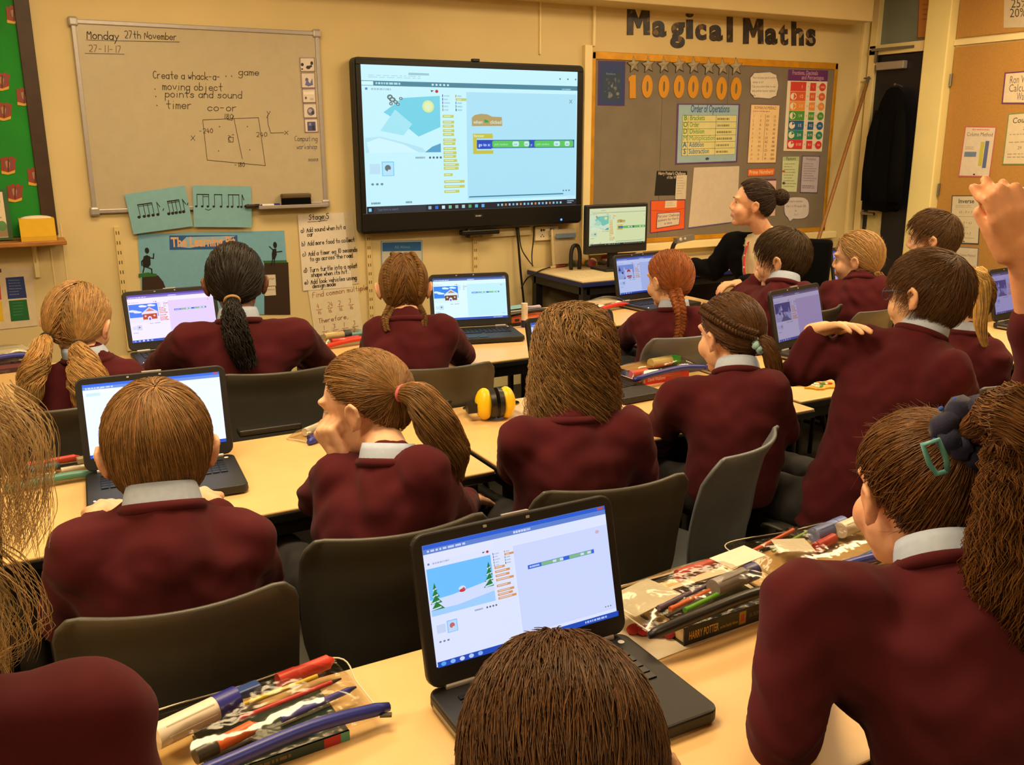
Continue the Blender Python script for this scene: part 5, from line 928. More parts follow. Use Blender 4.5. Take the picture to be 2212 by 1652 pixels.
pencil_case('clear pencil case with black zip resting on the black paperback', at(1535, 1290, z=TT+.05)+A(.0, .035, 0), 1, .34, .17, K, [
    ('pencil', -.03, -.01, 10, .17, .0045, [(110, 96, 140), (100, 90, 134), (60, 50, 40)], 'purple pencil in the black zipped case', .006), ('pencil', -.02, -.025, 10, .16, .0045, [(226, 110, 60), (230, 112, 60), (60, 50, 40)], 'orange pencil in the black zipped case', .006), ('pencil', -.005, -.042, 10, .15, .0045, [(90, 180, 60), (110, 190, 60), (60, 50, 40)], 'green pencil in the black zipped case', .006), ('glue', .07, -.02, 8, .12, .017, [(150, 146, 150), (60, 56, 120)], 'grey glue stick in the black zipped case'), ('card', .115, .02, 6, .10, .004, [(232, 224, 210)], 'white label card with red star in the black zipped case', .034), ('pen', .06, .06, 5, .13, .011, [(206, 60, 60), (214, 80, 70), (200, 60, 60)], 'red felt pen in the black zipped case'), ('card', -.11, .03, 12, .13, .006, [(214, 206, 186)], 'folded white paper in the black zipped case')], z=TT+.040)
a = at(1398, 1365, z=TT+.004); rb = MB()
for i in range(5): rb.ell((a[0]+.012*i-.02, a[1]-.01*i+.012, TT+.010), (.016, .012, .009), rotz(i), col=(176, 34, 40))
rb.tube(crom([(a[0]+.02, a[1]-.02, TT+.006), (a[0]+.045, a[1]-.035, TT+.008), (a[0]+.06, a[1]-.05, TT+.006)], 8), .004, 6, (190, 46, 46)); tag(rb.build('ribbon_bow', MT['cloth'], smooth=True), 'red ribbon bow lying on the white sheet left of the paperback', 'ribbon')
# right hand case
pencil_case('clear pencil case with blue zip beside the curly haired girl', at(1775, 1188, z=TT+.01)+A(0, .01, 0), -6, .33, .21, (36, 46, 150), [
    ('pencil', -.06, .07, 20, .19, .0045, [(220, 96, 50), (226, 100, 50), (60, 50, 40)], 'orange pencil in the case beside the curly haired girl', .004), ('pencil', -.02, .055, 20, .17, .0045, [(110, 150, 50), (120, 160, 50), (60, 50, 40)], 'green pencil in the case beside the curly haired girl', .004), ('card', -.07, .0, -18, .075, .0045, [(232, 224, 206)], 'white card slip in the case beside the curly haired girl', .022), ('glue', .07, .05, 14, .11, .017, [(110, 130, 200), (90, 110, 180)], 'pale blue glue stick in the case beside the curly haired girl'), ('pen', .03, .01, 20, .08, .011, [(196, 50, 44), (200, 60, 50), (190, 50, 44)], 'red marker in the case beside the curly haired girl'), ('pen', .06, -.07, 14, .15, .006, [(40, 100, 190), (60, 110, 190), (200, 200, 200)], 'bright blue pen outside the blue zip beside the curly haired girl'), ('pencil', .08, -.088, 12, .16, .004, [(200, 70, 60), (206, 180, 130), (60, 50, 40)], 'cream pencil with red end beside the curly haired girl'), ('glue', .12, .035, 14, .08, .018, [(226, 216, 196), (226, 216, 196)], 'white glue stick in the case beside the curly haired girl', .004)])
# middle row
pencil_case('clear pencil case left of the blond boy laptop', at(130, 1032, z=TT)+A(0, .02, 0), -2, .24, .16, (70, 130, 120), [
    ('pen', -.01, .05, 8, .13, .010, [(206, 60, 50), (212, 70, 56), (206, 60, 50)], 'red marker in the case left of the blond boy laptop', .012), ('pen', -.04, .02, 5, .09, .009, [(40, 120, 150), (50, 130, 160), (40, 110, 140)], 'teal marker in the case left of the blond boy laptop', .01), ('pen', .06, -.005, 6, .11, .007, [(232, 226, 210), (232, 226, 210), (220, 210, 196)], 'white pen in the case left of the blond boy laptop', .006), ('box', .07, .045, 10, .05, .008, [(206, 196, 170)], 'cream eraser in the case left of the blond boy laptop', .01), ('pencil', -.02, -.04, 3, .17, .004, [(190, 70, 50), (190, 80, 60), (60, 50, 40)], 'brown red pencil in the case left of the blond boy laptop'), ('pencil', .02, -.055, 3, .17, .004, [(80, 140, 90), (90, 150, 90), (60, 50, 40)], 'green pencil in the case left of the blond boy laptop'), ('pen', -.05, -.02, 4, .10, .006, [(60, 56, 50), (90, 80, 64), (60, 56, 50)], 'dark pen in the case left of the blond boy laptop')], h=.03)
a = at(588, 938, z=TT); tag(MB().box((a[0]+.0, a[1]+.03, TT+.011), (.19, .05, .02), rotz(-.03), (20, 20, 22)).build('pencil_tin', MT['paint'], bevel=.004), 'flat black pencil tin on the table edge behind the blond boy laptop', 'pencil tin')
pencil_case('small clear pencil case by the elbow of the girl resting her chin', at(690, 938, z=TT), 28, .17, .10, B, [('pen', -.01, -.02, 6, .12, .007, [(40, 50, 160), (44, 54, 160), (40, 50, 150)], 'blue pen in the small case by the chin resting girl'), ('glue', .0, .02, 6, .09, .012, [(226, 220, 200), (200, 196, 180)], 'white glue stick in the small case by the chin resting girl')], h=.026)
pencil_case('clear pencil case with black zip behind the yellow ear defenders', at(965, 868, z=TT)+A(.0, .02, 0), 10, .30, .15, K, [('pen', .05, .02, 8, .13, .012, [(222, 206, 170), (222, 206, 170), (222, 206, 170)], 'cream marker in the case behind the ear defenders', .012), ('card', -.03, .03, 8, .14, .005, [(130, 190, 206)], 'pale blue card in the case behind the ear defenders', .02)], h=.032)
# ear defenders
p = at(1076, 908, z=TT); ed = thing('ear_defenders', 'yellow and black ear defenders lying on the middle table', 'ear defenders', (p[0], p[1]+.02, TT), R(-12))
for s_, yw in ((-1, 1), (1, 1)):
    MB().ell((s_*.036, 0, .053), (.030, .042, .052), col=(232, 196, 20), n=20, m=12).build('ear_cup', MT['paint'], ed, smooth=True); MB().cyl((s_*.006, 0, .053), (s_*.022, 0, .053), .050, .047, n=24, col=(20, 20, 20)).build('ear_cushion', MT['paint'], ed, smooth=True, sharp=40)
MB().tube(crom([(-.075, 0, .045), (-.085, .05, .03), (-.04, .11, .016), (.04, .11, .016), (.08, .05, .03), (.07, 0, .05)], 24), [.011]*24, 8, (20, 20, 20), sq=.5).box((-.078, 0, .045), (.03, .035, .03), None, (22, 22, 22)).build('headband', MT['paint'], ed, smooth=True, sharp=40)
# red book and case
a, b = at(1392, 833, z=TT), at(1475, 820, z=TT)
book('red paperback under the blue zipped case in the middle of the room', (a+b)/2+A(.02, .07, 0), 0, .20, .13, .032, (196, 44, 40), lambda s: (s.text('David Walliams', .05, .64, .014, (236, 206, 190), 'l', 0, fit=.4), s.scrib(.55, .3, .95, .6, 1, (150, 90, 40), 1, 3)))
pencil_case('clear pencil case with blue zip lying on the red paperback', at(1432, 800, z=TT+.045)+A(0, .03, 0), 1, .32, .16, (30, 40, 130), [('pen', -.10, -.02, 8, .09, .010, [(226, 90, 70), (226, 90, 70), (220, 90, 70)], 'red orange pen in the case on the red paperback'), ('glue', .06, .04, 6, .14, .019, [(226, 206, 140), (60, 190, 60)], 'cream glue stick with green cap in the case on the red paperback'), ('pencil', -.04, .02, 6, .17, .0045, [(200, 120, 50), (206, 130, 60), (60, 50, 40)], 'brown pencil in the case on the red paperback', .006), ('card', -.06, .05, 5, .15, .005, [(170, 130, 70)], 'tan card in the case on the red paperback', .01)], z=TT+.034, h=.04)
tag(MB().ell((*at(1548, 800, z=TT)[:2], TT+.018), (.05, .035, .017), col=(150, 120, 110)).build('crumpled_wrapper', MT['cloth'], smooth=True), 'crumpled mauve wrapper between the blue zipped case and the scrunchie girl', 'wrapper')
p = at(1678, 796, z=TT); m = MB()
for k in range(5): a_ = 2*math.pi*k/5; m.tube([p+A(0, 0, .008), p+A(.028*math.cos(a_), .022*math.sin(a_), .005)], [.008, .005], 6, (44, 50, 150))
tag(m.build('foam_star', MT['cloth'], smooth=True), 'small dark blue foam star on the table by the lilac screen', 'craft decoration')
def wreath(u, v, lab, seed):
    p = at(u, v, z=TT); rr = random.Random(seed); m = MB()
    k = 24; o = [(math.cos(2*math.pi*i/k)*(.07+.008*math.cos(i*2.1)), math.sin(2*math.pi*i/k)*(.048+.008*math.sin(i*1.7))) for i in range(k)]
    m.prism(o, p+A(0, 0, .0005), (1, 0, 0), (0, 1, 0), (0, 0, .006), (206, 156, 40))
    for i in range(20): a_ = rr.uniform(0, 6.28); q = rr.uniform(.15, .85); m.ell(p+A(math.cos(a_)*.06*q, math.sin(a_)*.04*q, .008), (rr.uniform(.008, .014), rr.uniform(.006, .01), .004), col=rr.choice([(226, 220, 200), (60, 130, 60), (170, 50, 44), (226, 220, 200), (70, 140, 70), (220, 180, 60)]), n=8, m=6)
    tag(m.build('painted_decoration', MT['cloth']), lab, 'craft decoration', 'painted decorations')
wreath(1728, 826, 'painted gold white and green craft decoration, left one by the boy elbow', 1); wreath(1772, 834, 'painted craft decoration tucked nearest the boy with glasses', 5)
# front row
gs = at(1133, 706, z=TT); g = thing('glue_stick', 'upright white glue stick with navy base on the front row table', 'glue stick', (gs[0], gs[1], TT))
MB().cyl((0, 0, 0), (0, 0, .034), .0165, n=20, col=(34, 34, 90)).build('cap', MT['paint'], g, smooth=True, sharp=40); MB().cyl((0, 0, .034), (0, 0, .115), .0155, n=20, col=(232, 222, 204)).build('tube', MT['paint'], g, smooth=True, sharp=40)
s = Sheet([A(-.008, -.0158, .10), A(.008, -.0158, .10), A(.008, -.0158, .05), A(-.008, -.0158, .05)], (232, 222, 204), .0004); s.scrib(.2, .1, .8, .9, 5, (206, 120, 100), .4, 2); s.build('wrapper', parent=g)
a = at(1148, 694, z=TT); book('orange paperback lying behind the glue stick', a+A(0, .08, 0), 2, .22, .14, .026, (214, 96, 50), lambda s: (s.scrib(.3, .3, .8, .7, 1, (240, 190, 150), .8, 4), s.rect(.08, .3, .2, .8, (60, 40, 40))))
pencil_case('pale clear pencil case with black zip behind the glue stick', a+A(.0, .09, 0), 3, .27, .13, K, [('card', -.05, .02, 4, .15, .006, [(226, 220, 206)], 'white card in the pale case behind the glue stick', .01), ('pen', .07, .01, 6, .10, .010, [(176, 166, 190), (190, 180, 200), (170, 160, 180)], 'lilac pen in the pale case behind the glue stick', .006), ('card', -.04, .03, 6, .16, .006, [(130, 180, 190)], 'pale blue paper in the pale case behind the glue stick', .018)], z=TT+.027, h=.02)
a = at(1300, 668, z=TT); pencil_case('clear pencil case with red zip left of the red plaited girl', a+A(.02, .02, 0), 10, .28, .16, (196, 40, 40), [('card', .02, .02, 5, .18, .008, [(226, 206, 170)], 'cream card in the red zipped case', .022), ('pen', -.05, .0, 10, .12, .011, [(60, 56, 50), (206, 196, 180), (60, 56, 50)], 'black and white pen in the red zipped case', .01)], h=.05)
a = at(748, 742, z=TT); pencil_case('clear pencil case with red zip between the two braided girls', a+A(.0, .02, 0), 6, .27, .16, (196, 50, 36), [('glue', -.02, .03, 6, .13, .016, [(226, 200, 140), (40, 60, 80)], 'cream glue stick in the case between the two braided girls', .01), ('pen', .0, -.02, 6, .15, .010, [(206, 50, 40), (210, 60, 40), (200, 50, 40)], 'red pen in the case between the two braided girls', .006), ('pen', .08, .05, 4, .11, .010, [(110, 180, 210), (120, 190, 214), (100, 170, 200)], 'pale blue pen in the case between the two braided girls', .006)], h=.045)
a = at(20, 800, z=TT); book('dark purple book at the left picture edge in the front row', a+A(-.04, .02, 0), 4, .20, .14, .034, (60, 36, 46), lambda s: (s.rect(.0, 0, 1, .45, (110, 60, 76)), s.text('magic', .5, .85, .012, (110, 90, 90))))
pencil_case('clear pencil case with blue zip at the left picture edge', a+A(-.03, .04, 0), 10, .27, .15, B, [('card', .02, .03, 6, .18, .008, [(222, 214, 196)], 'white printed card in the case at the left picture edge', .02), ('pen', -.02, -.01, 6, .14, .008, [(160, 60, 50), (190, 190, 180), (60, 60, 60)], 'grey pen in the case at the left picture edge')], z=TT+.036, h=.045)
# ------------------------------------------------------------------ people
def np_mesh(name, V, F, C, m, parent, smooth=True):
    me = bpy.data.meshes.new(name); V = np.asarray(V, np.float32); F = np.asarray(F, np.int32); n, k = F.shape
    me.vertices.add(len(V)); me.vertices.foreach_set('co', V.ravel()); me.loops.add(n*k); me.loops.foreach_set('vertex_index', F.ravel())
    me.polygons.add(n); me.polygons.foreach_set('loop_start', np.arange(n, dtype=np.int32)*k); me.polygons.foreach_set('loop_total', np.full(n, k, np.int32))
    me.polygons.foreach_set('use_smooth', np.full(n, smooth)); me.update(calc_edges=True)
    ca = me.color_attributes.new('Col', 'FLOAT_COLOR', 'POINT'); ca.data.foreach_set('color', np.c_[C, np.ones(len(V))].astype(np.float32).ravel())
    me.materials.append(m); o = bpy.data.objects.new(name, me); COL.objects.link(o)
    if parent is not None: o.parent = parent
    return o
def remesh(mb, voxel, it=5, f=.5):
    me = bpy.data.meshes.new('tmp'); me.from_pydata(np.concatenate(mb.v).tolist(), [], mb.f); o = bpy.data.objects.new('tmp', me); COL.objects.link(o)
    q = o.modifiers.new('r', 'REMESH'); q.mode = 'VOXEL'; q.voxel_size = voxel; q.use_smooth_shade = True
    q = o.modifiers.new('s', 'SMOOTH'); q.factor = f; q.iterations = it
    dg = bpy.context.evaluated_depsgraph_get(); r = bpy.data.meshes.new_from_object(o.evaluated_get(dg)); bpy.data.objects.remove(o); bpy.data.meshes.remove(me)
    V = np.empty(len(r.vertices)*3, np.float32); r.vertices.foreach_get('co', V); V = V.reshape(-1, 3).astype(float)
    F = [tuple(p.vertices) for p in r.polygons]; N = np.empty(len(V)*3, np.float32); r.vertices.foreach_get('normal', N); bpy.data.meshes.remove(r)
    F = np.array([q if len(q) == 4 else (*q, q[-1])[:4] for q in F if len(q) in (3, 4)]); return V, F, N.reshape(-1, 3)
def sstep(x): x = np.clip(x, 0, 1); return x*x*(3-2*x)
C0 = A(0, -.008, .028); HR = A(.0745, .0925, .0855)
def hsurf(d, k): # point on the (enlarged) head ellipsoid along unit directions d
    rz = np.where(d[..., 2:] < 0, .100, HR[2]); r = np.concatenate([np.broadcast_to(HR[:2], d[..., :2].shape), rz], -1); return C0+d*r*(1+np.asarray(k)[..., None])
def hline(d, front=40, nape=-56):
    a = np.degrees(np.arctan2(abs(d[..., 0]), d[..., 1])); e = np.degrees(np.arcsin(np.clip(d[..., 2], -1, 1)))
    return sstep((e-np.interp(a, [0, 28, 48, 68, 90, 108, 135, 180], [front, front-2, front-18, 2, -8, -26, nape+4, nape]))/10+.5)
def vnorm(x): return x/(np.linalg.norm(x, axis=-1, keepdims=True)+1e-9)
def roots(n, front, nape, rng):
    d = vnorm(rng.normal(size=(n*4, 3))); return d[hline(d, front, nape) > .45][:n]
def tubes(P, r, col, rng, var=.30, tip=1.15, taper=.35):
    """hair strands: P (N,S,3) -> three sided tapered tubes"""
    N, S, _ = P.shape; T = vnorm(np.gradient(P, axis=1)); a = vnorm(np.cross(T, vnorm(rng.normal(size=(N, 1, 3)))+0*T)); b = np.cross(T, a)
    rr = np.asarray(r)*np.linspace(1, taper, S)[None, :]*rng.uniform(.7, 1.3, (N, 1)); V = np.empty((N, S, 3, 3))
    for k in range(3): th = 2*math.pi*k/3; V[:, :, k] = P+(rr[..., None])*(math.cos(th)*a+math.sin(th)*b)
    i = np.arange(N)[:, None, None]*S*3; s = np.arange(S-1)[None, :, None]*3; k = np.arange(3)[None, None, :]; k2 = (k+1) % 3
    F = np.stack([i+s+k, i+s+k2, i+s+3+k2, i+s+3+k], -1).reshape(-1, 4)
    q0 = P[:, 0]; lk = 1+.22*np.sin(q0@A(150, 95, 60)+2*np.sin(q0@A(40, -70, 90)))*np.sin(q0@A(-80, 130, 45)+1); c = np.array(lin(col))*(lk[:, None]*rng.uniform(1-var, 1+var, (N, 1)))*(1+rng.normal(0, .04, (N, 3))); C = c[:, None, :]*np.linspace(1, tip, S)[None, :, None]; C = np.repeat(C[:, :, None, :], 3, 2)
    return V.reshape(-1, 3), F, C.reshape(-1, 3)
def join(parts):
    V, F, C, n = [], [], [], 0
    for v, f, c in parts: V.append(v); F.append(np.asarray(f)+n); C.append(c); n += len(v)
    return np.concatenate(V), np.concatenate(F), np.concatenate(C)
def cap_mesh(col, thick, front, nape):
    nu, nv = 64, 36; th = np.linspace(0, 2*math.pi, nu, endpoint=False); ph = np.linspace(-math.pi/2+.04, math.pi/2-.03, nv)
    d = np.stack([np.cos(ph)[:, None]*np.sin(th)[None], np.cos(ph)[:, None]*np.cos(th)[None], np.sin(ph)[:, None]+0*th[None]], -1)
    cv = hline(d, front, nape); V = hsurf(d, -.14+(thick*.38+.14)*cv).reshape(-1, 3)
    F = [(i*nu+j, i*nu+(j+1) % nu, (i+1)*nu+(j+1) % nu, (i+1)*nu+j) for i in range(nv-1) for j in range(nu)]
    return V, np.array(F), np.tile(np.array(lin(col))*.72, (len(V), 1))
def st_short(n, rng, thick, L, crown=(0, -.5, .86), front=40, nape=-56, sweep=(0, 0, 0), lift=.10, rough=.18, S=8):
    d = roots(n, front, nape, rng); N = len(d); k = vnorm(A(*crown)); sw = A(*sweep); bk = rng.uniform(0, .6, N)[:, None]; d = vnorm(d+bk*(k-d*(d@k)[:, None])); P = np.empty((N, S, 3)); lay = rng.uniform(.2, 1, N); j = rng.normal(0, rough, (N, 3)); Ls = L*rng.uniform(.7, 1.2, N)
    for s in range(S):
        P[:, s] = hsurf(d, thick*(.5+.5*lay*min(1, .5+s/3.))+lift*lay*(s/(S-1))**2*(.5+.5*rng.random(N)*0+.3))
        t = d*(d@k)[:, None]-k; t = vnorm(t)+sw+j; t -= d*np.sum(t*d, -1)[:, None]; d = vnorm(d+vnorm(t)*(Ls/(S-1)/.09)[:, None])
    return P
def st_tied(n, rng, thick, T, front=40, nape=-54, S=10, pick=None, puff=.05):
    d0 = roots(n*(2 if pick else 1), front, nape, rng)
    if pick is not None: d0 = d0[pick(d0)][:n]
    N = len(d0); T = vnorm(A(*T)); P = np.empty((N, S, 3)); lay = rng.uniform(.3, 1, N); j = rng.normal(0, .05, (N, 3))
    for s in range(S):
        f = s/(S-1); e = f**1.15; d = vnorm(d0*(1-e)+T*e+j*math.sin(math.pi*f)); P[:, s] = hsurf(d, thick*lay*(1-.2*f)+puff*lay*math.sin(math.pi*f)+.10*f**4)
    return P
def st_loose(n, rng, thick, L, Rm, front=42, nape=-40, wave=.008, wl=.06, S=16, out=.15, part=0.0):
    d = roots(n, front, nape, rng); N = len(d); P = np.empty((N, S, 3)); lay = rng.uniform(.1, 1, N); Ls = L*rng.uniform(.75, 1.1, N); st = (Ls/(S-1)); side = np.sign(d[:, 0]-part+rng.normal(0, .06, N)); ph = 2.6*np.sin(d@A(7, 3, 5))+2.2*np.sin(d@A(-4, 8, -6)+1)+rng.normal(0, .3, N); fr = np.zeros(N, bool); q = hsurf(d, thick*lay); dn = Rm.T@A(0, 0, -1); jit = rng.normal(0, .06, (N, 3))
    for s in range(S):
        w_ = wave*min(1, s/5)*(.6+.6*lay); tx = vnorm(np.cross(d, dn+0*d)); P[:, s] = q+tx*(w_*np.sin(ph+st*s/wl*6.28))[:, None]+d*(w_*.7*np.cos(ph+st*s/wl*6.28))[:, None]
        t = dn[None]+np.c_[side*.55*np.maximum(0, d[:, 2]), -.5*np.maximum(0, d[:, 1])-.25*(d[:, 2] > .3), np.zeros(N)]+jit; t2 = t-d*np.sum(t*d, -1)[:, None]
        fr |= (d[:, 2] < -.05+.1*lay)
        dd = vnorm(d+vnorm(t2)*(st/.095)[:, None]); qa = hsurf(dd, thick*lay*(1+.35*s/S)); hd_ = d*A(1, 1, 0); qb = q+(dn[None]+vnorm(hd_)*out*(lay-.35)[:, None]+jit*.5)*st[:, None]
        d = np.where(fr[:, None], d, dd); q = np.where(fr[:, None], qb, qa)
    return P
def st_tail(n, rng, path, rad, S=22, wave=0, wl=.05, spread=.25, sq=1.0):
    C = crom(path, S); T = vnorm(np.gradient(C, axis=0)); X = vnorm(np.cross(T, A(.3, .2, .93))); Y = np.cross(T, X); R_ = np.interp(np.linspace(0, 1, S), np.linspace(0, 1, len(rad)), rad)
    th = rng.uniform(0, 6.28, n); u = np.sqrt(rng.random(n)); th2 = th+rng.normal(0, spread, n); P = np.empty((n, S, 3)); ph = 3*np.sin(th*2+u*5)+2*np.cos(th*3)+rng.normal(0, .6, n); ln = rng.uniform(.82, 1.0, n); L = np.linalg.norm(np.diff(C, axis=0), axis=1).sum()
    ts = np.linspace(0, 1, S)
    for s in range(S):
        f = ts[s]*ln*(S-1); i = np.minimum(f.astype(int), S-2); g = (f-i)[:, None]; c = C[i]*(1-g)+C[i+1]*g; x = X[i]; y = Y[i]; r = (R_[i]*(1-g[:, 0])+R_[i+1]*g[:, 0])*u; a = th*(1-ts[s])+th2*ts[s]
        w_ = wave*min(1, ts[s]*3); q = ph+f/(S-1)*L/wl*6.28
        P[:, s] = c+x*(r*np.cos(a)+w_*np.sin(q))[:, None]+y*(r*np.sin(a)*sq+w_*np.cos(q))[:, None]
    return P
def tail_parts(rng, col, path, rad, n, wave=0, wl=.05, r=.0012, spread=.15, S=22, core=True):
    out = [tubes(st_tail(n, rng, path, rad, S, wave, wl, spread), r, col, rng, .34, 1.2, .4)]
    if core:
        m = MB().tube(crom(path, 14), np.interp(np.linspace(0, 1, 14), np.linspace(0, 1, len(rad)), rad)*.62*np.r_[np.ones(12), .6, .1], 8); F = [q for q in m.f if len(q) == 4]; V = np.concatenate(m.v); out.append((V, np.array(F), np.tile(np.array(lin(col))*.6, (len(V), 1))))
    return out
def braid_parts(rng, col, path, w_, n=16, turns=7, taper=.6):
    S = turns*12; C = crom(path, S); T = vnorm(np.gradient(C, axis=0)); X = vnorm(np.cross(T, A(.5, .85, .1))); Y = np.cross(T, X); t = np.linspace(0, 1, S); sc = 1-(1-taper)*t; out = []
    for j in range(3):
        a = 2*math.pi*turns*t+2*math.pi*j/3; c = C+X*(w_*.50*np.sin(a)*sc)[:, None]+Y*(w_*.24*np.sin(2*a)*sc)[:, None]
        m = MB().tube(c, w_*.23*sc, 7); F = [q for q in m.f if len(q) == 4]; V = np.concatenate(m.v); out.append((V, np.array(F), np.tile(np.array(lin(col))*.8, (len(V), 1))))
        th = np.linspace(0, 6.28, n, endpoint=False)[:, None]; TT_ = vnorm(np.gradient(c, axis=0)); x = vnorm(np.cross(TT_, A(.3, .5, .81))); y = np.cross(TT_, x); th = th+t[None]*1.5
        P = c[None]+(np.cos(th)[..., None]*x[None]+np.sin(th)[..., None]*y[None])*(w_*.24*sc)[None, :, None]; out.append(tubes(P, .0011, col, rng, .35, 1, .8))
    return out
# ---- head, hand, limbs
def head_shape(mb, tf, s):
    I = np.eye(3)
    def E(c, r, rot=None): q = MB().ell(c, r, rot); mb.add(tf(q.v[0]), q.f)
    def K(a, b, r0, r1): q = MB().cap(a, b, r0, r1); mb.add(tf(q.v[0]), q.f)
    E((0, -.008, .028), (.072, .090, .082)); E((0, .030, -.036), (.056, .054, .066)); E((0, .058, -.088), (.024, .022, .019)); E((0, .02, -.062), (.047, .05, .036))
    for x in (-1, 1):
        E((x*.034, .054, -.032), (.026, .026, .030)); E((x*.028, .074, .026), (.022, .014, .009), rotz(-x*.3)); E((x*.0285, .0655, .0135), (.0145, .0125, .0065)); E((x*.0285, .066, -.0025), (.0135, .0105, .0050)); K((x*.010, .088, -.030), (x*.008, .086, -.029), .0075, .007)
        E((x*.078, -.010, -.008), (.009, .017, .026), rotz(x*.25)@rotx(-.18)); ear = [(x*.079, .004, -.004), (x*.084, .000, .012), (x*.090, -.012, .020), (x*.093, -.024, .011), (x*.090, -.026, -.006), (x*.083, -.015, -.024), (x*.077, -.004, -.032)]
        for a, b in zip(ear[:-1], ear[1:]): K(a, b, .0052, .0052)
    K((0, .081, .012), (0, .0945, -.020), .0072, .0085); E((0, .0935, -.023), (.0095, .0095, .0085)); E((0, .083, -.0525), (.019, .008, .0048)); E((0, .082, -.061), (.016, .009, .0058))
def hand_shape(mb, w_, d, n, side, curl=.35, spread=.10, s=1.0, thumb=.7):
    d = nrm(d); n = nrm(n-d*(np.asarray(n)@d)); t = np.cross(n, d)*side          # t: towards the thumb
    w_ = np.asarray(w_, float); kn = []
    for i, o in enumerate((.026, .009, -.009, -.026)):
        k = w_+d*(.070-.004*abs(i-1))*s+t*o*s; kn.append(k); mb.cap(w_+d*.008*s+t*o*.55*s, k, .0125*s, .0105*s)
    mb.cap(w_-d*.02*s, w_+d*.02*s, .021*s, .020*s); mb.cap(w_+d*.03*s+t*.012*s-n*-.004, w_+d*.045*s-t*.014*s, .014*s, .013*s)
    for i, L in enumerate((.062, .070, .065, .050)):
        p = kn[i]; cu = curl if isinstance(curl, tuple) else (curl,)*3; fi = .9+.12*i; a = cu[0]*fi; f = nrm(d+t*(1.5-i)*spread); r = .0088-.0006*(i == 3)
        for j, fr in enumerate((.45, .32, .25)):
            a = cu[j]*fi; f = f*math.cos(a)+n*math.sin(a) if j == 0 else f*math.cos(a)+nrm(np.cross(np.cross(f, n), f))*math.sin(a); f = nrm(f); q = p+f*L*fr*s; mb.cap(p, q, (r-.0006*j)*s, (r-.0011-.0005*j)*s, 10); p = q
    p = w_+d*.018*s+t*.024*s; f = nrm(d*.75+t*thumb+n*.35); q = p+f*.034*s; mb.cap(p-d*.004, q, .0125*s, .010*s, 10); f = nrm(f*.9+d*.35+n*.25); r_ = q+f*.028*s; mb.cap(q, r_, .0098*s, .0078*s, 10)
def clampv(a, b, L): v = b-a; l = np.linalg.norm(v); return a+v*min(1, L/l)
PEOPLE = []
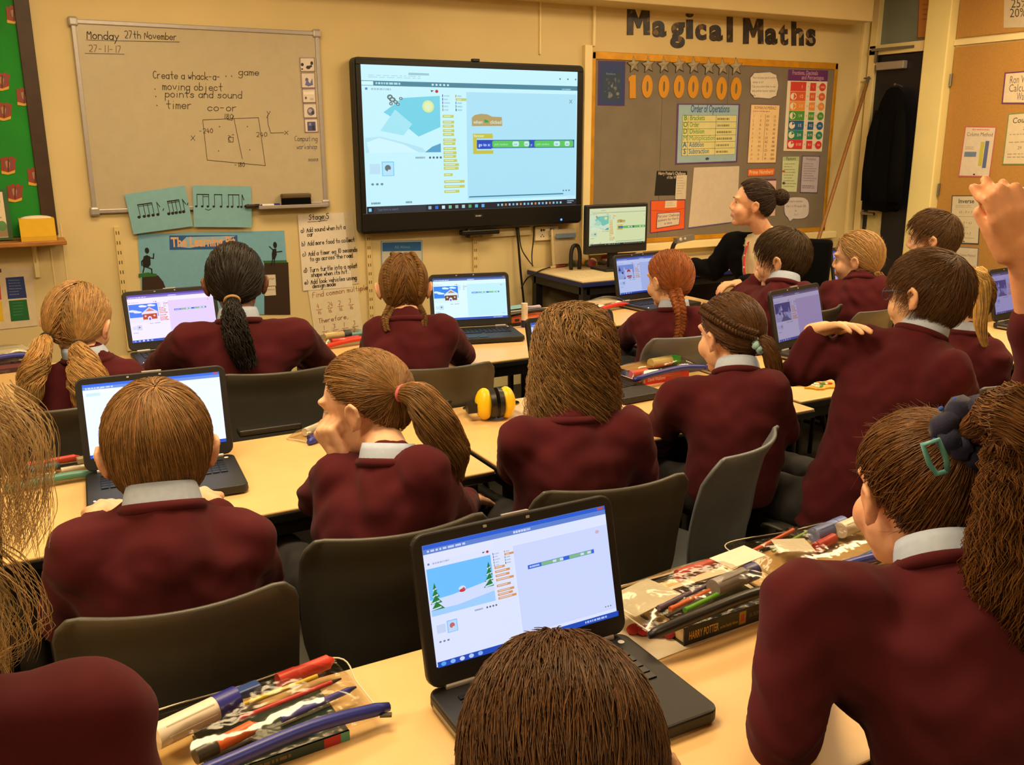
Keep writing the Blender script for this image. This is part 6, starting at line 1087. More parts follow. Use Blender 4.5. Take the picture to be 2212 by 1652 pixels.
def person(label, head, yaw, pitch, roll, nb, pel, sh=None, arms=None, s=1.0, vox=.006, skin=(226, 178, 144), hairf=None, haircol=(110, 74, 40), collar=True, top='sweater', adult=False, eyes=(60, 44, 34), tyaw=0, lyaw=None, legs=True, lips=(186, 104, 92)):
    hd = np.asarray(head, float)-A(0, 0, .018*s); nb = np.asarray(nb, float); pel = np.asarray(pel, float); root = A(pel[0], pel[1], 0); k = s
    Rm = rotz(R(yaw))@rotx(-R(pitch))@roty(R(roll)); tf = lambda p: hd+s*(np.asarray(p, float)@Rm.T)
    t = thing('person', label, 'person', root, 0, None)
    fw = rotz(R(tyaw))@A(0, 1, 0); rt = rotz(R(tyaw))@A(1, 0, 0)
    if sh is None: sh = (nb-rt*.142*k-A(0, 0, .055)*k, nb+rt*.142*k-A(0, 0, .055)*k)
    shL, shR = [np.asarray(q, float) for q in sh]; lat = nrm((shR-shL)*A(1, 1, .6)); ax = nrm(nrm(hd+Rm@A(0, -.02, -.06)*s-nb)*.4+nrm(nb-pel)*.6)
    J = {}
    for nm, S, sd in (('L', shL, -1), ('R', shR, 1)):
        a = (arms or {}).get(nm) or {}
        el = np.asarray(a['el'], float) if 'el' in a else S+(rt*sd*.07+fw*.10-A(0, 0, .20))*k
        el = clampv(S, el, .29*k); wr = np.asarray(a['wr'], float) if 'wr' in a else el+nrm(fw*.9-rt*sd*.35-A(0, 0, el[2]-.73)*1.2)*.2*k
        wr = clampv(el, wr, .25*k); d = a.get('d'); d = nrm(wr-el) if d is None else nrm(d); n = a.get('n', A(0, 0, -1)); J[nm] = (S, el, wr, d, np.asarray(n, float), a.get('curl', .35), sd, a.get('cuff', .86), a.get('spread', .1), a.get('thumb', .7))
    up = nrm(nb-pel); L = np.linalg.norm(nb-pel); mid = lambda f: pel+(nb-pel)*f
    # --- skin: one continuous body
    b = MB(); head_shape(b, tf, s); b.cap(nb-ax*.045*k, nb+ax*.01*k, .05*k, .046*k); b.cap(nb+ax*.005*k, hd+Rm@A(0, -.016, -.045)*s, .046*s, .044*s)
    latp = nrm(rt); C, X, Y = [], [], []
    prof = [(-.10, .125, .10), (0, .135, .105), (.2, .128, .10), (.4, .122, .095), (.62, .132, .10), (.80, .135, .09), (.92, .095, .068), (1.0, .055, .052)]
    for f, a_, b_ in prof:
        lx = nrm(latp*(1-f)+lat*max(0, f)); fy = nrm(np.cross(up, lx)); bow = .022*math.sin(math.pi*min(1, max(0, f)))
        C.append(mid(f)-fy*bow*k); X.append(lx*a_*k); Y.append(fy*b_*k)
    b.rings([c for c in C], [x*.86 for x in X], [y*.84 for y in Y], 20)
    for S, el, wr, d, n, curl, sd, cuff, spr, thm in J.values():
        b.cap(nb-A(0, 0, .05)*k, S, .04*k, .038*k); b.cap(S, el, .037*k, .031*k); b.cap(el, wr, .031*k, .0205*k); hand_shape(b, wr, d, n, sd, curl, spr, k*(1.0 if not adult else 1.08), thm)
    kn = []; fl_ = rotz(R(tyaw if lyaw is None else lyaw))@A(0, 1, 0); rl_ = rotz(R(tyaw if lyaw is None else lyaw))@A(1, 0, 0)
    for sd in (-1, 1):
        h = pel+rl_*sd*.075*k-A(0, 0, .02); q = h+fl_*.37*k+rl_*sd*.03-A(0, 0, .02); a2 = A(q[0], q[1], .085)-fl_*.05; kn.append((h, q, a2)); b.cap(h, q, .062*k, .045*k); b.cap(q, a2, .043*k, .030*k); b.cap(a2, A(a2[0], a2[1], .05)+fl_*.10, .028, .025)
    V, F, N = remesh(b, vox, 4, .45)
    col = np.tile(np.array(lin(skin)), (len(V), 1)); lp = (V-hd)@Rm/s
    g = np.exp(-(((lp[:, 0])/.019)**2+((lp[:, 1]-.088)/.012)**2+((lp[:, 2]+.057)/.009)**2)**2); col = col*(1-.8*g[:, None])+np.array(lin(lips))*.8*g[:, None]
    g = np.exp(-(((abs(lp[:, 0])-.04)/.018)**2+((lp[:, 1]-.07)/.03)**2+((lp[:, 2]+.03)/.018)**2)); g2 = np.exp(-(((abs(lp[:, 0])-.082)/.012)**2+((lp[:, 2]+.004)/.035)**2+((lp[:, 1]+.01)/.03)**2)); g = np.clip(.35*g+.4*g2, 0, 1)[:, None]; col = col*(1-g)+col*A(1.02, .72, .66)*g
    np_mesh('body', V-root, F, col, MT['skin'], t)
    for x in (-1, 1):
        e = MB().ell((x*.0285, .0655, .006), (.0122, .0112, .0068), None, 14, 10, (196, 182, 168)); e.ell((x*.0285, .0712, .006), (.0078, .0066, .0062), None, 12, 8, eyes); e.v = [tf(v)-root for v in e.v]; e.build('eye', MT['paint'], t, smooth=True)
        e = MB().tube([tf(q)-root for q in ((x*.016, .0885, .024), (x*.03, .0845, .029), (x*.043, .073, .026))], [.0016, .0024, .001], 6, tuple(int(c*.7) for c in haircol)); e.build('eyebrow', MT['hair'], t, smooth=True)
    # --- clothes
    def wrinkle(V, N, amp):
        p = V*A(1, 1, 1); w1 = np.sin(p@A(38, 21, 55)+2*np.sin(p@A(17, -29, 12)))*np.sin(p@A(-23, 34, 19)+1.7); w2 = np.sin(p@A(71, -53, 64)+2*np.sin(p@A(31, 37, -41))); V = V+N*(amp*(w1+.35*w2))[:, None]
        for S, el, wr, *_ in J.values():
            d = np.linalg.norm(V-el, axis=1); V = V+N*(amp*1.3*np.exp(-(d/.07)**2)*np.sin((V-el)@nrm(wr-S)*150))[:, None]
        return V
    def garment(gr=1.0, armsx=True, vx=.011):
        m = MB(); m.cap(nb-ax*.07*k, nb-ax*.008*k, .086*k, .060*k); m.rings([C[0]-up*.02]+C, [X[0]*gr*1.1]+[x*1.10*gr for x in X], [Y[0]*gr*1.08]+[y*1.10*gr for y in Y], 24)
        for S, el, wr, d, n, curl, sd, cuff, *_ in J.values():
            m.cap(nb-A(0, 0, .052)*k+lat*sd*.02, S, .052*k*gr, .056*k*gr); m.cap(mid(.62)+lat*sd*.075*k, S-A(0, 0, .012)*k, .078*k*gr, .058*k*gr)
            if armsx:
                c2 = el+(wr-el)*cuff; m.cap(S, el, .056*k*gr, .048*k*gr); m.cap(el, c2, .048*k*gr, .036*k*gr); m.cap(c2-(c2-el)*.12, c2, .040*k*gr, .034*k*gr)
        return remesh(m, vx, 12, .5)
    fine = .0085 if vox < .006 else .0105
    if top == 'sweater':
        V, F, N = garment(1, True, fine); np_mesh('sweater', wrinkle(V, N, .0032)-root, F, np.ones((len(V), 3)), MT['sweater'], t)
        y_ = nrm(np.cross(ax, lat)); th = np.linspace(0, 2*math.pi, 30); ring = lambda a, b_, h, dz=0: [nb+ax*h+np.cos(q)*lat*a+np.sin(q)*y_*b_+A(0, 0, dz*math.sin(q)) for q in th]
        MB().tube([p-root for p in ring(.0595*k, .056*k, .000)], .0095*k, 8, cap=False).build('neckband', MT['sweater'], t, smooth=True)
        if collar:
            m = MB(); n_ = 30; an_ = np.linspace(0, 2*math.pi, n_, endpoint=False); rows = [(.0495, .0), (.049, .020), (.0495, .036), (.052, .038), (.056, .026), (.060, .008), (.061, -.004)]
            V = np.concatenate([[nb+ax*h*k+np.cos(q)*lat*a*k+np.sin(q)*y_*a*.95*k-root for q in an_] for a, h in rows]); m.add(V, [(i*n_+j, i*n_+(j+1) % n_, (i+1)*n_+(j+1) % n_, (i+1)*n_+j) for i in range(len(rows)-1) for j in range(n_)]); m.build('shirt_collar', MT['shirt'], t, smooth=True, solid=.002)
    else:
        V, F, N = garment(.98, False); np_mesh('blouse', V-root, F, np.ones((len(V), 3)), mat('cream_blouse', (226, 212, 176), .7, var=.05, vs=30), t)
        V, F, N = garment(1.06, True, .009); cf = fw; ce = V[F].mean(1); q = (ce-nb)@cf; la = abs((ce-nb)@lat); keep = ~((q > .01) & (la < .085+.12*np.clip((nb[2]-ce[:, 2]-.2), 0, .3)) & (np.linalg.norm((ce-nb)*A(1, 1, 0), axis=1) < .2))
        keep &= ~((np.linalg.norm(ce-nb-ax*.02, axis=1) < .075))
        o = np_mesh('cardigan', wrinkle(V, N, .003)-root, F[keep], np.ones((len(V), 3)), MT['coat'], t); md = o.modifiers.new('thickness', 'SOLIDIFY'); md.thickness = .005; md.offset = 1
        y_ = nrm(np.cross(ax, lat)); pts = []
        for sd in (-1, 1): pts.append([nb+ax*.012-y_*.05, nb+lat*sd*.058+ax*.002, nb+lat*sd*.066*1+fw*.075-A(0, 0, .07), nb+lat*sd*.050+fw*.128-A(0, 0, .16), nb+lat*sd*.02+fw*.142-A(0, 0, .27), nb+fw*.14-A(0, 0, .36)])
        ly = MB()
        for p in pts: ly.tube(crom(p, 26)-root, .0085, 6, (196, 40, 48), sq=.35)
        for p in pts:
            cc = crom(p, 26)-root
            for i in range(3, 24, 3): ly.ell(cc[i]+fw*.004, (.004, .004, .006), None, 8, 6, (230, 200, 200))
        ly.build('lanyard', MT['cloth'], t, smooth=True)
    if legs:
        m = MB(); m.rings(C[:3], [x*1.04 for x in X[:3]], [y*1.03 for y in Y[:3]], 20)
        for h, q, a2 in kn: m.cap(h, q, .074*k, .058*k); m.cap(q, a2, .056*k, .046*k)
        V, F, N = remesh(m, .014, 4); np_mesh('trousers', wrinkle(V, N, .003)-root, F, np.ones((len(V), 3)), MT['trouser'], t)
        for h, q, a2 in kn: MB().ell(A(a2[0], a2[1], .042)+fl_*.05-root, (.042, .105, .042), rotz(R(tyaw if lyaw is None else lyaw)), 14, 9).build('shoe', MT['shoe'], t, smooth=True)
    if hairf: hairf(t, root, tf, Rm, hd, s)
    return t
def put_hair(t, root, tf, parts, name='hair', local=True):
    V, F, C = join(parts); V = tf(V) if local else V; return np_mesh(name, V-root, F, C, MT['hair'], t)
def tie_obj(t, root, P, axis, r, col, tube_r=.006, frill=0, name='hair_tie', m='cloth', sparkle=None):
    x, y = frame_of(axis); th = np.linspace(0, 2*math.pi, 40); rr = r*(1+frill*np.sin(th*7)*.35); off = frill*np.cos(th*9)*r*.5
    mb = MB().tube(P-root+np.cos(th)[:, None]*x*rr[:, None]+np.sin(th)[:, None]*y*rr[:, None]+nrm(axis)*off[:, None], tube_r*(1+frill*.4*np.sin(th*11)), 8, col, cap=False)
    if sparkle:
        for i in range(0, 40, 3): mb.ell(P-root+math.cos(th[i])*x*(r+tube_r)+math.sin(th[i])*y*(r+tube_r), .004, None, 6, 4, sparkle)
    return mb.build(name, MT[m], t, smooth=True)
def H_short(col, n=2600, thick=.15, L=.075, r=.0016, seed=1, front=40, nape=-54, sweep=(0, .15, 0), crown=(0, -.5, .86), lift=.10, rough=.18):
    def f(t, root, tf, Rm, hd, s):
        rng = np.random.default_rng(seed); put_hair(t, root, tf, [cap_mesh(col, thick, front, nape), tubes(st_short(n, rng, thick, L, crown, front, nape, sweep, lift, rough), r, col, rng)])
    return f
def inv_dir(P, hd, Rm, s): q = ((np.asarray(P)-hd)@Rm)/s; return nrm((q-C0)/HR)
def H_tied(col, ties, n=2600, thick=.10, r=.0015, seed=1, front=40, nape=-50, puff=.03, part=False, tailcol=None, deco=None, fly=0):
    """ties: list of dict(P=tie point, tail=[points], rad=[..], n, wave, wl, tie=(radius,colour,tube,frill), braid=width)"""
    def f(t, root, tf, Rm, hd, s):
        rng = np.random.default_rng(seed); parts = [cap_mesh(col, thick, front, nape)]; Ts = [inv_dir(q['P'], hd, Rm, s) for q in ties]
        for i, q in enumerate(ties):
            pick = None
            if len(ties) > 1:
                pick = (lambda d, i=i: np.argmax(np.stack([d@T for T in Ts]), 0) == i)
            parts.append(tubes(st_tied(n//len(ties), rng, thick, Ts[i], front, nape, 10, pick, puff), r, col, rng))
        if fly: parts.append(tubes(st_short(fly, rng, thick, .035, (0, -.9, .4), front, nape, (0, .5, .4), .22, .6), .0004, col, rng))
        put_hair(t, root, tf, parts)
        for i, q in enumerate(ties):
            P0 = tf(hsurf(Ts[i][None], np.array([.14]))[0]); path = [P0]+[np.asarray(p, float) for p in q['tail']]; tc = q.get('col', tailcol or col)
            if q.get('braid'): pr = braid_parts(rng, tc, path, q['braid'], turns=q.get('turns', 7)); nm = 'plait'
            else: pr = tail_parts(rng, tc, path, q['rad'], q.get('n', 700), q.get('wave', 0), q.get('wl', .05), q.get('r', .0012), q.get('spread', .13)); nm = 'ponytail'
            put_hair(t, root, tf, pr, nm, False)
            if q.get('end'): put_hair(t, root, tf, tail_parts(rng, tc, [path[-1], path[-1]+nrm(path[-1]-path[-2])*.06], [.006, .010, .003], 120, .002, .04), 'plait_end', False); tie_obj(t, root, path[-1], path[-1]-path[-2], .007, q['end'], .003)
            if q.get('tie'): a_ = path[1]-path[0]; tie_obj(t, root, path[0]+nrm(a_)*.012, a_, *q['tie'][:2], *(q['tie'][2:4]), sparkle=q.get('sparkle'), name=q.get('tname', 'hair_tie'))
        if deco: deco(t, root, tf, Rm, hd, s, rng)
    return f
def H_loose(col, L, n=2600, thick=.16, seed=1, wave=.008, wl=.06, out=.15, r=.0017, front=42, nape=-40, part=0, extra=None, S=18):
    def f(t, root, tf, Rm, hd, s):
        rng = np.random.default_rng(seed); put_hair(t, root, tf, [cap_mesh(col, thick, front, nape), tubes(st_loose(n, rng, thick, L, Rm, front, nape, wave, wl, S, out, part), r, col, rng, .4)])
        if extra: extra(t, root, tf, Rm, hd, s, rng)
    return f
def pl(nb, dy, z=.555, dx=0): return A(nb[0]+dx, nb[1]+dy, z)
UPV = A(0, 0, 1)
PK = .90
# nearest row ------------------------------------------------------
hd = at(-345, 1075, Y=.92); shR_ = at(190, 1555, Y=.84); nb = shR_+A(-.165, -.01, .055)
def p1x(t, root, tf, Rm, hd, s, rng):
    for c, n_, q in (([at(-30, 1170, Y=.80), at(30, 1225, Y=.80), at(78, 1290, Y=.80), at(92, 1360, Y=.80), at(60, 1420, Y=.82)], 10, .012), ([at(-60, 1200, Y=.80), at(0, 1260, Y=.79), at(40, 1330, Y=.79), at(30, 1400, Y=.80), at(-30, 1440, Y=.82)], 14, .014)): put_hair(t, root, tf, tail_parts(rng, (190, 158, 110), c, [q*.5, q*.7, q*.7, q*.7, q*.6], n_*2, .003, .09, .0004, .5, core=False), 'loose_lock', False)
    c = [at(-40, 880, Y=.86), at(30, 960, Y=.84), at(40, 1090, Y=.82), at(30, 1210, Y=.80)]
    put_hair(t, root, tf, tail_parts(rng, (186, 156, 110), c, [.03, .03, .024, .016], 220, .006, .10, .0004, .7, core=False), 'loose_lock', False)
person('blonde pupil cut off by the left picture edge, maroon shoulder near the camera', hd, -20, 8, 0, nb, pl(nb, -.08), (nb+A(-.165, 0, -.055), shR_), dict(R=dict(el=shR_+A(.02, -.02, -.25))), s=.98, haircol=(180, 150, 100), hairf=H_loose((170, 142, 96), .24, 9000, .15, 3, .005, .10, .03, .00045, extra=p1x, S=26))
PK = 1.0
hd = at(1214, 1652, Y=.665); nb = hd+A(-.03, -.075, -.14)
person('dark haired boy nearest the camera, seen from above behind his head', hd, -24, 22, 0, nb, pl(nb, -.06), None, None, s=1.2, tyaw=-20, haircol=(60, 42, 26), skin=(214, 166, 130), hairf=H_short((92, 62, 34), 9500, .13, .055, .0009, 5, sweep=(0, -.1, -.25), crown=(.1, .55, .83), lift=.06, rough=.2))
hd = at(1985, 1050, Y=.86); nb = at(2040, 1228, Y=.76)
def p3d(t, root, tf, Rm, hd, s, rng):
    P = hd+0*hd; a, b = at(2010, 955, Y=.765), at(2035, 1020, Y=.758); d = (b-a)/2; c = (a+b)/2; n = nrm(CAM-c); y = nrm(np.cross(n, d)); x = nrm(d); L = np.linalg.norm(d); pts = [x*L+y*.007, x*L*.3+y*.011, -x*L+y*.010, -x*L-y*.010, x*L*.3-y*.011, x*L-y*.007, x*L+y*.007]
    MB().tube(np.array([c+n*.006+p for p in pts])-root, .0038, 8, (96, 170, 176)).build('hair_clip', MT['paint'], t, smooth=True)
T3 = at(2140, 890, Y=.76)
person('girl with curly brown high ponytail and sparkly blue scrunchie at the lower right', hd, -16, 10, 4, nb, pl(nb, -.10), (at(1740, 1300, Y=.82), at(2300, 1290, Y=.66)), dict(L=dict(el=at(1695, 1580, Y=.80), wr=at(1750, 1450, Y=1.0), cuff=.95), R=dict(el=nb+A(.24, .08, -.25))), s=1.1, vox=.0055, haircol=(90, 60, 32), skin=(226, 170, 134), hairf=H_tied((104, 68, 32), [dict(P=T3, tail=[at(2180, 890, Y=.69), at(2225, 960, Y=.67), at(2220, 1120, Y=.66), at(2190, 1300, Y=.66), at(2215, 1500, Y=.66), at(2235, 1640, Y=.66)], rad=[.016, .035, .052, .062, .066, .055, .02], n=4400, wave=.010, wl=.06, spread=.16, tie=(.032, (13, 16, 58), .019, .5), sparkle=(40, 90, 200), tname='scrunchie', r=.0010)], 6500, .12, .0009, 8, 44, -52, .05, fly=420, deco=p3d))
w4 = at(2212, 560, d=1.27); h4 = at(2192, 440, d=1.24); e4 = at(2255, 860, d=1.34); s4 = A(1.55, .66, 1.02); nb = s4+A(.17, -.01, .03)
person('pupil raising one hand at the right picture edge, only arm showing', nb+A(.02, .06, .17), -10, 6, 0, nb, pl(nb, -.03), (s4, s4+A(.33, -.02, -.02)), dict(L=dict(el=e4, wr=w4, d=h4-w4, n=A(.45, .85, .05), curl=(.35, 1.45, 1.0), cuff=.58, thumb=.15, spread=.05)), s=1.06, vox=.0042, haircol=(90, 64, 40), skin=(232, 168, 128), hairf=H_short((90, 64, 40), 1500, .14, .07, .0018, 4))
PK = 1.07
# middle row --------------------------------------------------------
hd = at(341, 955, Y=1.64); nb = at(352, 1096, Y=1.56)
person('blond boy in pale blue collar typing on the laptop at the left', hd, -8, 10, 0, nb, pl(nb, .06), (at(180, 1190, Y=1.55), at(524, 1168, Y=1.55)), dict(L=dict(el=at(150, 1330, Y=1.66), wr=at(215, 1110, Y=1.86), d=A(.5, .9, -.1)), R=dict(el=at(560, 1270, Y=1.66), wr=at(452, 1085, Y=1.86), d=A(-.3, .9, .0))), s=1.13, vox=.0048, haircol=(150, 104, 56), hairf=H_short((136, 102, 62), 9000, .15, .092, .0008, 2, nape=-50, sweep=(.25, -.02, -.28), crown=(.08, -.42, .9), lift=.05, rough=.10))
hd = at(788, 863, Y=1.80); nb = at(842, 1000, Y=1.68)
T6 = at(868, 845, Y=1.69)
person('girl with side ponytail and pink band resting her chin on her hand', hd, 47, 10, 6, nb, pl(nb, .06, dx=-.02), (at(735, 1030, Y=1.76), at(915, 1020, Y=1.60)), dict(L=dict(el=at(690, 1075, Y=1.85), wr=at(740, 990, Y=1.77), d=nrm(at(704, 938, Y=1.79)-at(740, 990, Y=1.77)), n=A(.55, .35, .45), curl=(1.15, 1.35, .9), cuff=.84, thumb=.25), R=dict(el=at(985, 1120, Y=1.74), wr=at(1010, 1080, Y=1.95))), s=1.11, vox=.0048, tyaw=5, haircol=(120, 86, 48), hairf=H_tied((128, 94, 54), [dict(P=T6, tail=[at(905, 860, Y=1.66), at(945, 920, Y=1.63), at(975, 980, Y=1.62), at(990, 1040, Y=1.62)], rad=[.012, .036, .048, .044, .012], n=1500, wave=.002, wl=.08, tie=(.014, (214, 96, 116), .006, 0), r=.0011)], 5500, .10, .0009, 6, 40, -50, .03))
hd = at(1240, 752, Y=1.80); nb = at(1240, 905, Y=1.72)
person('pupil with wavy light brown hair to the shoulders, seen from behind', hd, -18, 6, 0, nb, pl(nb, .04), (at(1124, 948, Y=1.75), at(1362, 930, Y=1.66)), dict(L=dict(el=at(1112, 1010, Y=1.90), wr=at(1180, 960, Y=2.10)), R=dict(el=at(1385, 1030, Y=1.70), wr=at(1345, 890, Y=1.98))), s=1.04, collar=False, tyaw=-8, haircol=(130, 96, 56), hairf=H_loose((134, 102, 62), .25, 8000, .24, 5, .016, .09, .12, .0011, nape=-50))
hd = at(1578, 712, Y=1.93); nb = at(1592, 806, Y=1.86)
T8 = at(1632, 742, Y=1.83)
def p8d(t, root, tf, Rm, hd, s, rng):
    d = [vnorm(A(-.75, .45, .55)), vnorm(A(-.85, -.1, .35)), vnorm(A(-.65, -.6, .05)), vnorm(A(-.2, -.95, -.15))]; put_hair(t, root, tf, braid_parts(rng, (84, 54, 28), hsurf(np.array(d), np.full(4, .15)), .024, 10, 8, .9), 'side_plait')
person('dark haired girl with pale blue scrunchie in the middle row', hd, 4, 6, 0, nb, pl(nb, -.02, dx=-.02), (at(1462, 858, Y=1.93), at(1662, 838, Y=1.76)), dict(L=dict(el=at(1420, 950, Y=2.05), wr=at(1352, 890, Y=2.22), d=A(-.5, .8, .1)), R=dict(el=at(1690, 930, Y=1.80))), s=1.09, tyaw=6, haircol=(80, 52, 28), hairf=H_tied((84, 54, 28), [dict(P=T8, tail=[at(1655, 740, Y=1.80), at(1672, 790, Y=1.78), at(1685, 850, Y=1.77), at(1698, 905, Y=1.78)], rad=[.012, .022, .024, .018, .006], n=700, wave=.002, wl=.08, tie=(.019, (150, 190, 200), .010, .5), tname='scrunchie')], 3600, .09, .0011, 9, 40, -50, .02, deco=p8d))
hd = at(2003, 628, Y=1.62); nb = at(1990, 722, Y=1.60)
def p9d(t, root, tf, Rm, hd, s, rng):
    m = MB()
    for x in (-1, 1):
        th = np.linspace(0, 2*math.pi, 24); m.tube([tf((x*.031+.022*math.cos(q), .0935+.003*math.cos(q)*x*-1, .004+.016*math.sin(q)))-root for q in th], .0016, 6, (36, 60, 96), cap=False); m.tube([tf(q)-root for q in ((x*.054, .090, .010), (x*.079, .05, .012), (x*.083, .0, .012), (x*.082, -.02, -.006))], .0020, 6, (36, 70, 110))
    m.tube([tf(q)-root for q in ((-.009, .096, .008), (0, .098, .010), (.009, .096, .008))], .0018, 6, (36, 60, 96)); m.build('glasses', MT['paint'], t, smooth=True)
h9 = H_short((92, 64, 38), 7000, .16, .07, .0008, 6, sweep=(.1, .25, 0), lift=.12)
def h9b(*a): h9(*a); p9d(*a, None)
person('boy with blue glasses leaning left with one wrist bent at his shoulder', hd, 8, 4, 8, nb, pl(nb, .06, .53, -.18), (at(1862, 745, Y=1.70), at(2052, 800, Y=1.46)), dict(L=dict(el=at(1728, 800, Y=1.80), wr=at(1768, 712, Y=1.76), d=nrm(at(1850, 696, Y=1.66)-at(1768, 712, Y=1.76)), n=A(-.2, .1, -1), curl=.25, cuff=.80), R=dict(el=at(2085, 905, Y=1.62), wr=at(2010, 900, Y=1.85))), s=1.12, vox=.0052, tyaw=8, haircol=(90, 62, 34), skin=(232, 186, 146), hairf=h9b)
hd = at(2080, 640, Y=1.98); nb = at(2092, 720, Y=1.93); T10 = at(2108, 592, Y=1.90)
person('girl with a long straight blonde ponytail beside the boy with glasses', hd, 0, 4, 0, nb, pl(nb, .0), (at(2045, 752, Y=2.0), at(2135, 760, Y=1.86)), None, s=1.05, haircol=(150, 112, 66), hairf=H_tied((120, 88, 50), [dict(P=T10, tail=[at(2118, 590, Y=1.86), at(2122, 640, Y=1.85), at(2118, 700, Y=1.85), at(2132, 765, Y=1.84)], rad=[.010, .024, .026, .022, .006], n=700, tie=(.012, (120, 90, 60), .004, 0), col=(206, 170, 104))], 2600, .10, .0012, 3))
PK = 1.04
# front row ----------------------------------------------------------
hd = at(168, 688, Y=3.02); nb = at(190, 775, Y=2.97)
TA, TB = at(108, 716, Y=2.96), at(168, 738, Y=2.91)
person('blonde girl with two loose bunches at the left of the front row', hd, -30, 8, 4, nb, pl(nb, .08), (at(90, 835, Y=2.98), at(272, 815, Y=2.96)), None, s=1.14, tyaw=-8, haircol=(186, 140, 80), hairf=H_tied((164, 128, 82), [dict(P=TA, tail=[at(88, 756, Y=2.90), at(70, 815, Y=2.88), at(58, 875, Y=2.88)], rad=[.012, .030, .040, .03], n=900, wave=.006, wl=.09, tie=(.016, (34, 26, 24), .005, 0), col=(184, 146, 92)), dict(P=TB, tail=[at(176, 775, Y=2.86), at(192, 825, Y=2.83), at(200, 880, Y=2.83)], rad=[.012, .038, .058, .045], n=1300, wave=.007, wl=.09, tie=(.016, (34, 26, 24), .005, 0), col=(184, 146, 92))], 3800, .10, .0013, 4, 40, -44, .03))
hd = at(508, 600, Y=3.20); nb = at(516, 694, Y=3.12); T12 = at(498, 652, Y=3.06)
person('girl with black braids gathered into a long ponytail in the front row', hd, -14, 4, 0, nb, pl(nb, .06), (at(408, 736, Y=3.14), at(640, 724, Y=3.08)), dict(L=dict(el=at(342, 800, Y=3.30)), R=dict(el=at(702, 790, Y=3.28))), s=1.2, tyaw=-6, haircol=(24, 18, 16), skin=(112, 74, 52), lips=(110, 60, 54), hairf=H_tied((26, 20, 18), [dict(P=T12, tail=[at(505, 690, Y=3.02), at(515, 740, Y=2.99), at(540, 800, Y=2.98)], rad=[.018, .042, .046, .034], n=420, wave=.004, wl=.02, tie=(.024, (190, 150, 90), .005, 0), r=.0026)], 1500, .12, .0030, 7, 38, -50, .02))
hd = at(872, 612, Y=3.05); nb = at(880, 690, Y=2.98); TA, TB = at(838, 668, Y=3.0), at(908, 664, Y=2.97)
def p13d(t, root, tf, Rm, hd, s, rng):
    for x in (-1, 1):
        d = [vnorm(A(x*.35, .35, .85)), vnorm(A(x*.42, -.25, .85)), vnorm(A(x*.62, -.65, .4)), vnorm(A(x*.62, -.75, -.1)), vnorm(A(x*.6, -.7, -.45))]; put_hair(t, root, tf, braid_parts(rng, (124, 90, 48), hsurf(np.array(d), np.array([.03, .06, .08, .09, .09])), .020, 10, 8, .9), 'scalp_plait')
person('girl with two scalp plaits facing the snowy house laptop', hd, -22, 6, 0, nb, pl(nb, .04), (at(818, 718, Y=3.02), at(955, 712, Y=2.92)), dict(L=dict(el=at(800, 780, Y=3.16)), R=dict(el=at(1000, 765, Y=3.12))), s=1.11, tyaw=-10, collar=False, haircol=(120, 86, 46), hairf=H_tied((118, 84, 44), [dict(P=TA, tail=[at(832, 690, Y=2.97), at(836, 715, Y=2.95)], rad=[.01, .012], braid=.026, turns=4), dict(P=TB, tail=[at(915, 685, Y=2.93), at(916, 705, Y=2.91)], rad=[.01, .012], braid=.026, turns=4)], 2400, .08, .0013, 8, deco=p13d))
PK = 1.11
hd = at(1446, 596, Y=2.88); nb = at(1455, 668, Y=2.83); T14 = at(1462, 640, Y=2.76)
person('girl with a thick red plait down her back in the front row', hd, 8, 6, 0, nb, pl(nb, .04), (at(1385, 700, Y=2.92), at(1502, 690, Y=2.76)), dict(L=dict(el=at(1350, 730, Y=3.08), wr=at(1360, 745, Y=3.26))), s=1.11, tyaw=4, haircol=(170, 84, 36), hairf=H_tied((150, 84, 40), [dict(P=T14, tail=[at(1468, 665, Y=2.72), at(1470, 700, Y=2.71), at(1463, 735, Y=2.71)], rad=[.01], braid=.044, turns=5, end=(206, 150, 80))], 2600, .11, .0013, 9))
PK = 1.12
hd = at(1688, 552, Y=2.78); nb = at(1692, 614, Y=2.72)
person('dark haired boy with his fist against his cheek below the teacher', hd, 28, 6, 0, nb, pl(nb, .06), (at(1635, 648, Y=2.84), at(1735, 640, Y=2.64)), dict(L=dict(el=at(1600, 640, Y=3.0), wr=at(1638, 604, Y=2.92), d=A(.05, -.15, 1), n=A(.9, -.2, 0), curl=.8)), s=1.2, vox=.005, tyaw=12, haircol=(60, 46, 30), hairf=H_short((66, 48, 28), 2600, .17, .07, .0014, 3, sweep=(0, .2, -.1), lift=.08))
PK = 1.05
hd = at(1852, 552, Y=2.98); nb = at(1858, 604, Y=2.93)
T16 = at(1888, 575, Y=2.90)
person('fair haired pupil with a thin side tail near the window pole', hd, 28, 4, 0, nb, pl(nb, .06), (at(1795, 632, Y=3.02), at(1898, 622, Y=2.86)), None, s=1.16, tyaw=10, collar=False, haircol=(160, 124, 76), hairf=H_tied((166, 130, 82), [dict(P=T16, tail=[at(1895, 592, Y=2.88), at(1902, 606, Y=2.86), at(1910, 618, Y=2.85)], rad=[.01, .022, .022, .008], n=300, wave=.004, wl=.05)], 2300, .13, .0013, 5, fly=200))
PK = 1.12
hd = at(2014, 508, Y=2.80); nb = at(2020, 566, Y=2.76)
person('brown haired boy at the back right in front of the cork cupboard', hd, 32, 2, 0, nb, pl(nb, .06), None, None, s=1.20, tyaw=15, haircol=(80, 58, 34), hairf=H_short((86, 60, 34), 2400, .17, .07, .0014, 12, sweep=(0, .25, 0), lift=.14))
PK = 1.0
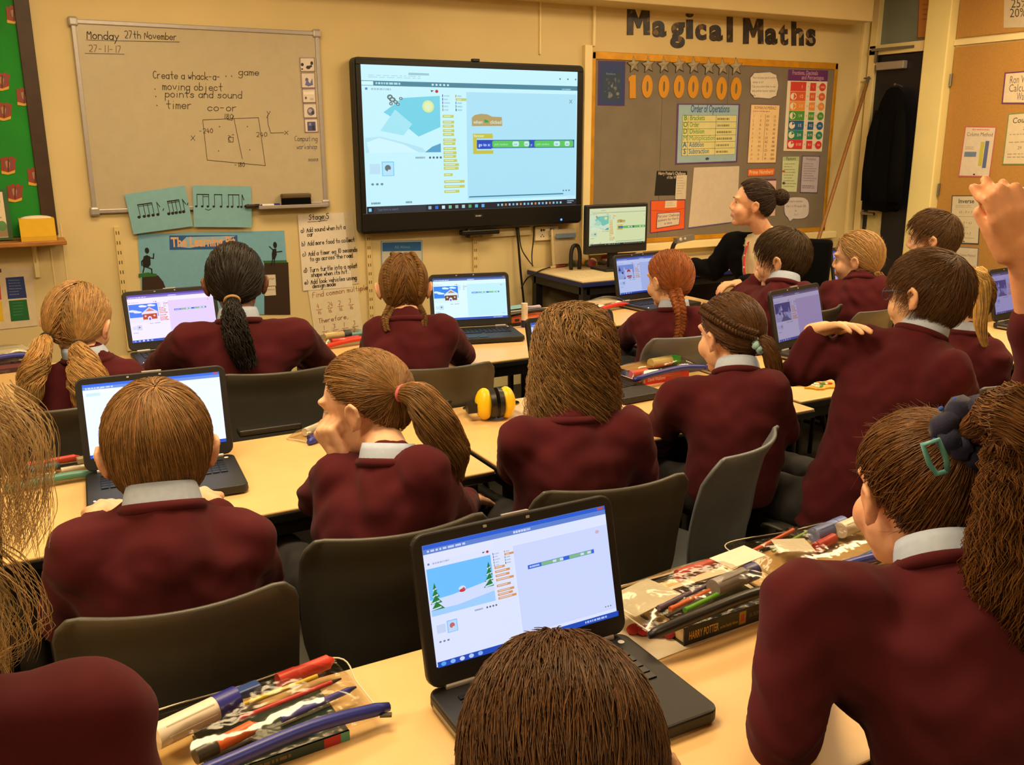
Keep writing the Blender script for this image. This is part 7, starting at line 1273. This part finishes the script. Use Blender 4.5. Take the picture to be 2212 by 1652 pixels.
# teacher ------------------------------------------------------------
hd = at(1624, 434, Y=3.62); nb = at(1652, 506, Y=3.60)
TY = 116; f_ = rotz(R(TY))@A(0, 1, 0); r_ = rotz(R(TY))@A(1, 0, 0)
def p18(t, root, tf, Rm, hd, s):
    rng = np.random.default_rng(21); col = (54, 36, 26); T = A(0, -.86, .30); put_hair(t, root, tf, [cap_mesh(col, .10, 42, -46), tubes(st_tied(2600, rng, .10, T, 42, -46), .0014, col, rng)])
    c = tf((0, -.128, .050)); P = []
    for i in range(420): a = rng.uniform(0, 6.28); b = rng.uniform(0, 6.28); q = np.linspace(0, 3.2, 12); ax = vnorm(rng.normal(size=3)); x, y = frame_of(ax); rr = .040*rng.uniform(.75, 1.05); P.append(c+np.cos(q+a)[:, None]*x*rr+np.sin(q+a)[:, None]*y*rr)
    m = MB().ell(c, .034); F = np.array([q if len(q) == 4 else (*q, q[-1]) for q in m.f if len(q) == 4]); put_hair(t, root, tf, [tubes(np.array(P), .0018, col, rng), (m.v[0], F, np.tile(np.array(lin(col))*.6, (len(m.v[0]), 1)))], 'hair_bun', False)
person('seated teacher with dark bun, black cardigan and red lanyard watching the big screen', hd, 52, -6, 0, nb, nb+A(.06, .02, -.50), (nb-r_*.165-A(0, 0, .06), nb+r_*.165-A(0, 0, .06)), dict(R=dict(el=at(1540, 585, Y=3.86), wr=at(1492, 572, Y=3.95), d=A(-1, .2, -.1)), L=dict(el=at(1690, 610, Y=3.40), wr=at(1590, 612, Y=3.42), d=A(-1, .1, 0))), s=1.07, vox=.0058, tyaw=TY, lyaw=78, top='cardigan', haircol=(50, 34, 24), skin=(226, 170, 136), hairf=p18)
oc = at(1545, 640, Y=3.7); cx_, cy_ = nb[0]+.12, nb[1]+.02
och = thing('office_chair', 'black office chair of the teacher, arm rest showing beside the desk', 'chair', (cx_, cy_, 0), R(TY-90))
MB().ell((0, 0, .47), (.24, .24, .045)).build('seat', MT['coat'], och, smooth=True); MB().cyl((0, 0, .08), (0, 0, .45), .03).build('gas_column', MT['frame'], och, smooth=True, sharp=40)
MB().box((.25, 0, .80), (.05, .40, .45), roty(.12)).build('backrest', MT['coat'], och, bevel=.02)
for k in range(5): a = 2*math.pi*k/5; MB().cyl((0, 0, .09), (.28*math.cos(a), .28*math.sin(a), .06), .022, .015).build('leg', MT['frame'], och, smooth=True, sharp=40)
for q in (-1, 1): MB().tube(crom([(.02, q*.27, .47), (-.08, q*.28, .58), (-.06, q*.28, .68), (.14, q*.28, .69)], 14), .02, 8).build('arm_rest', MT['satin'], och, smooth=True)
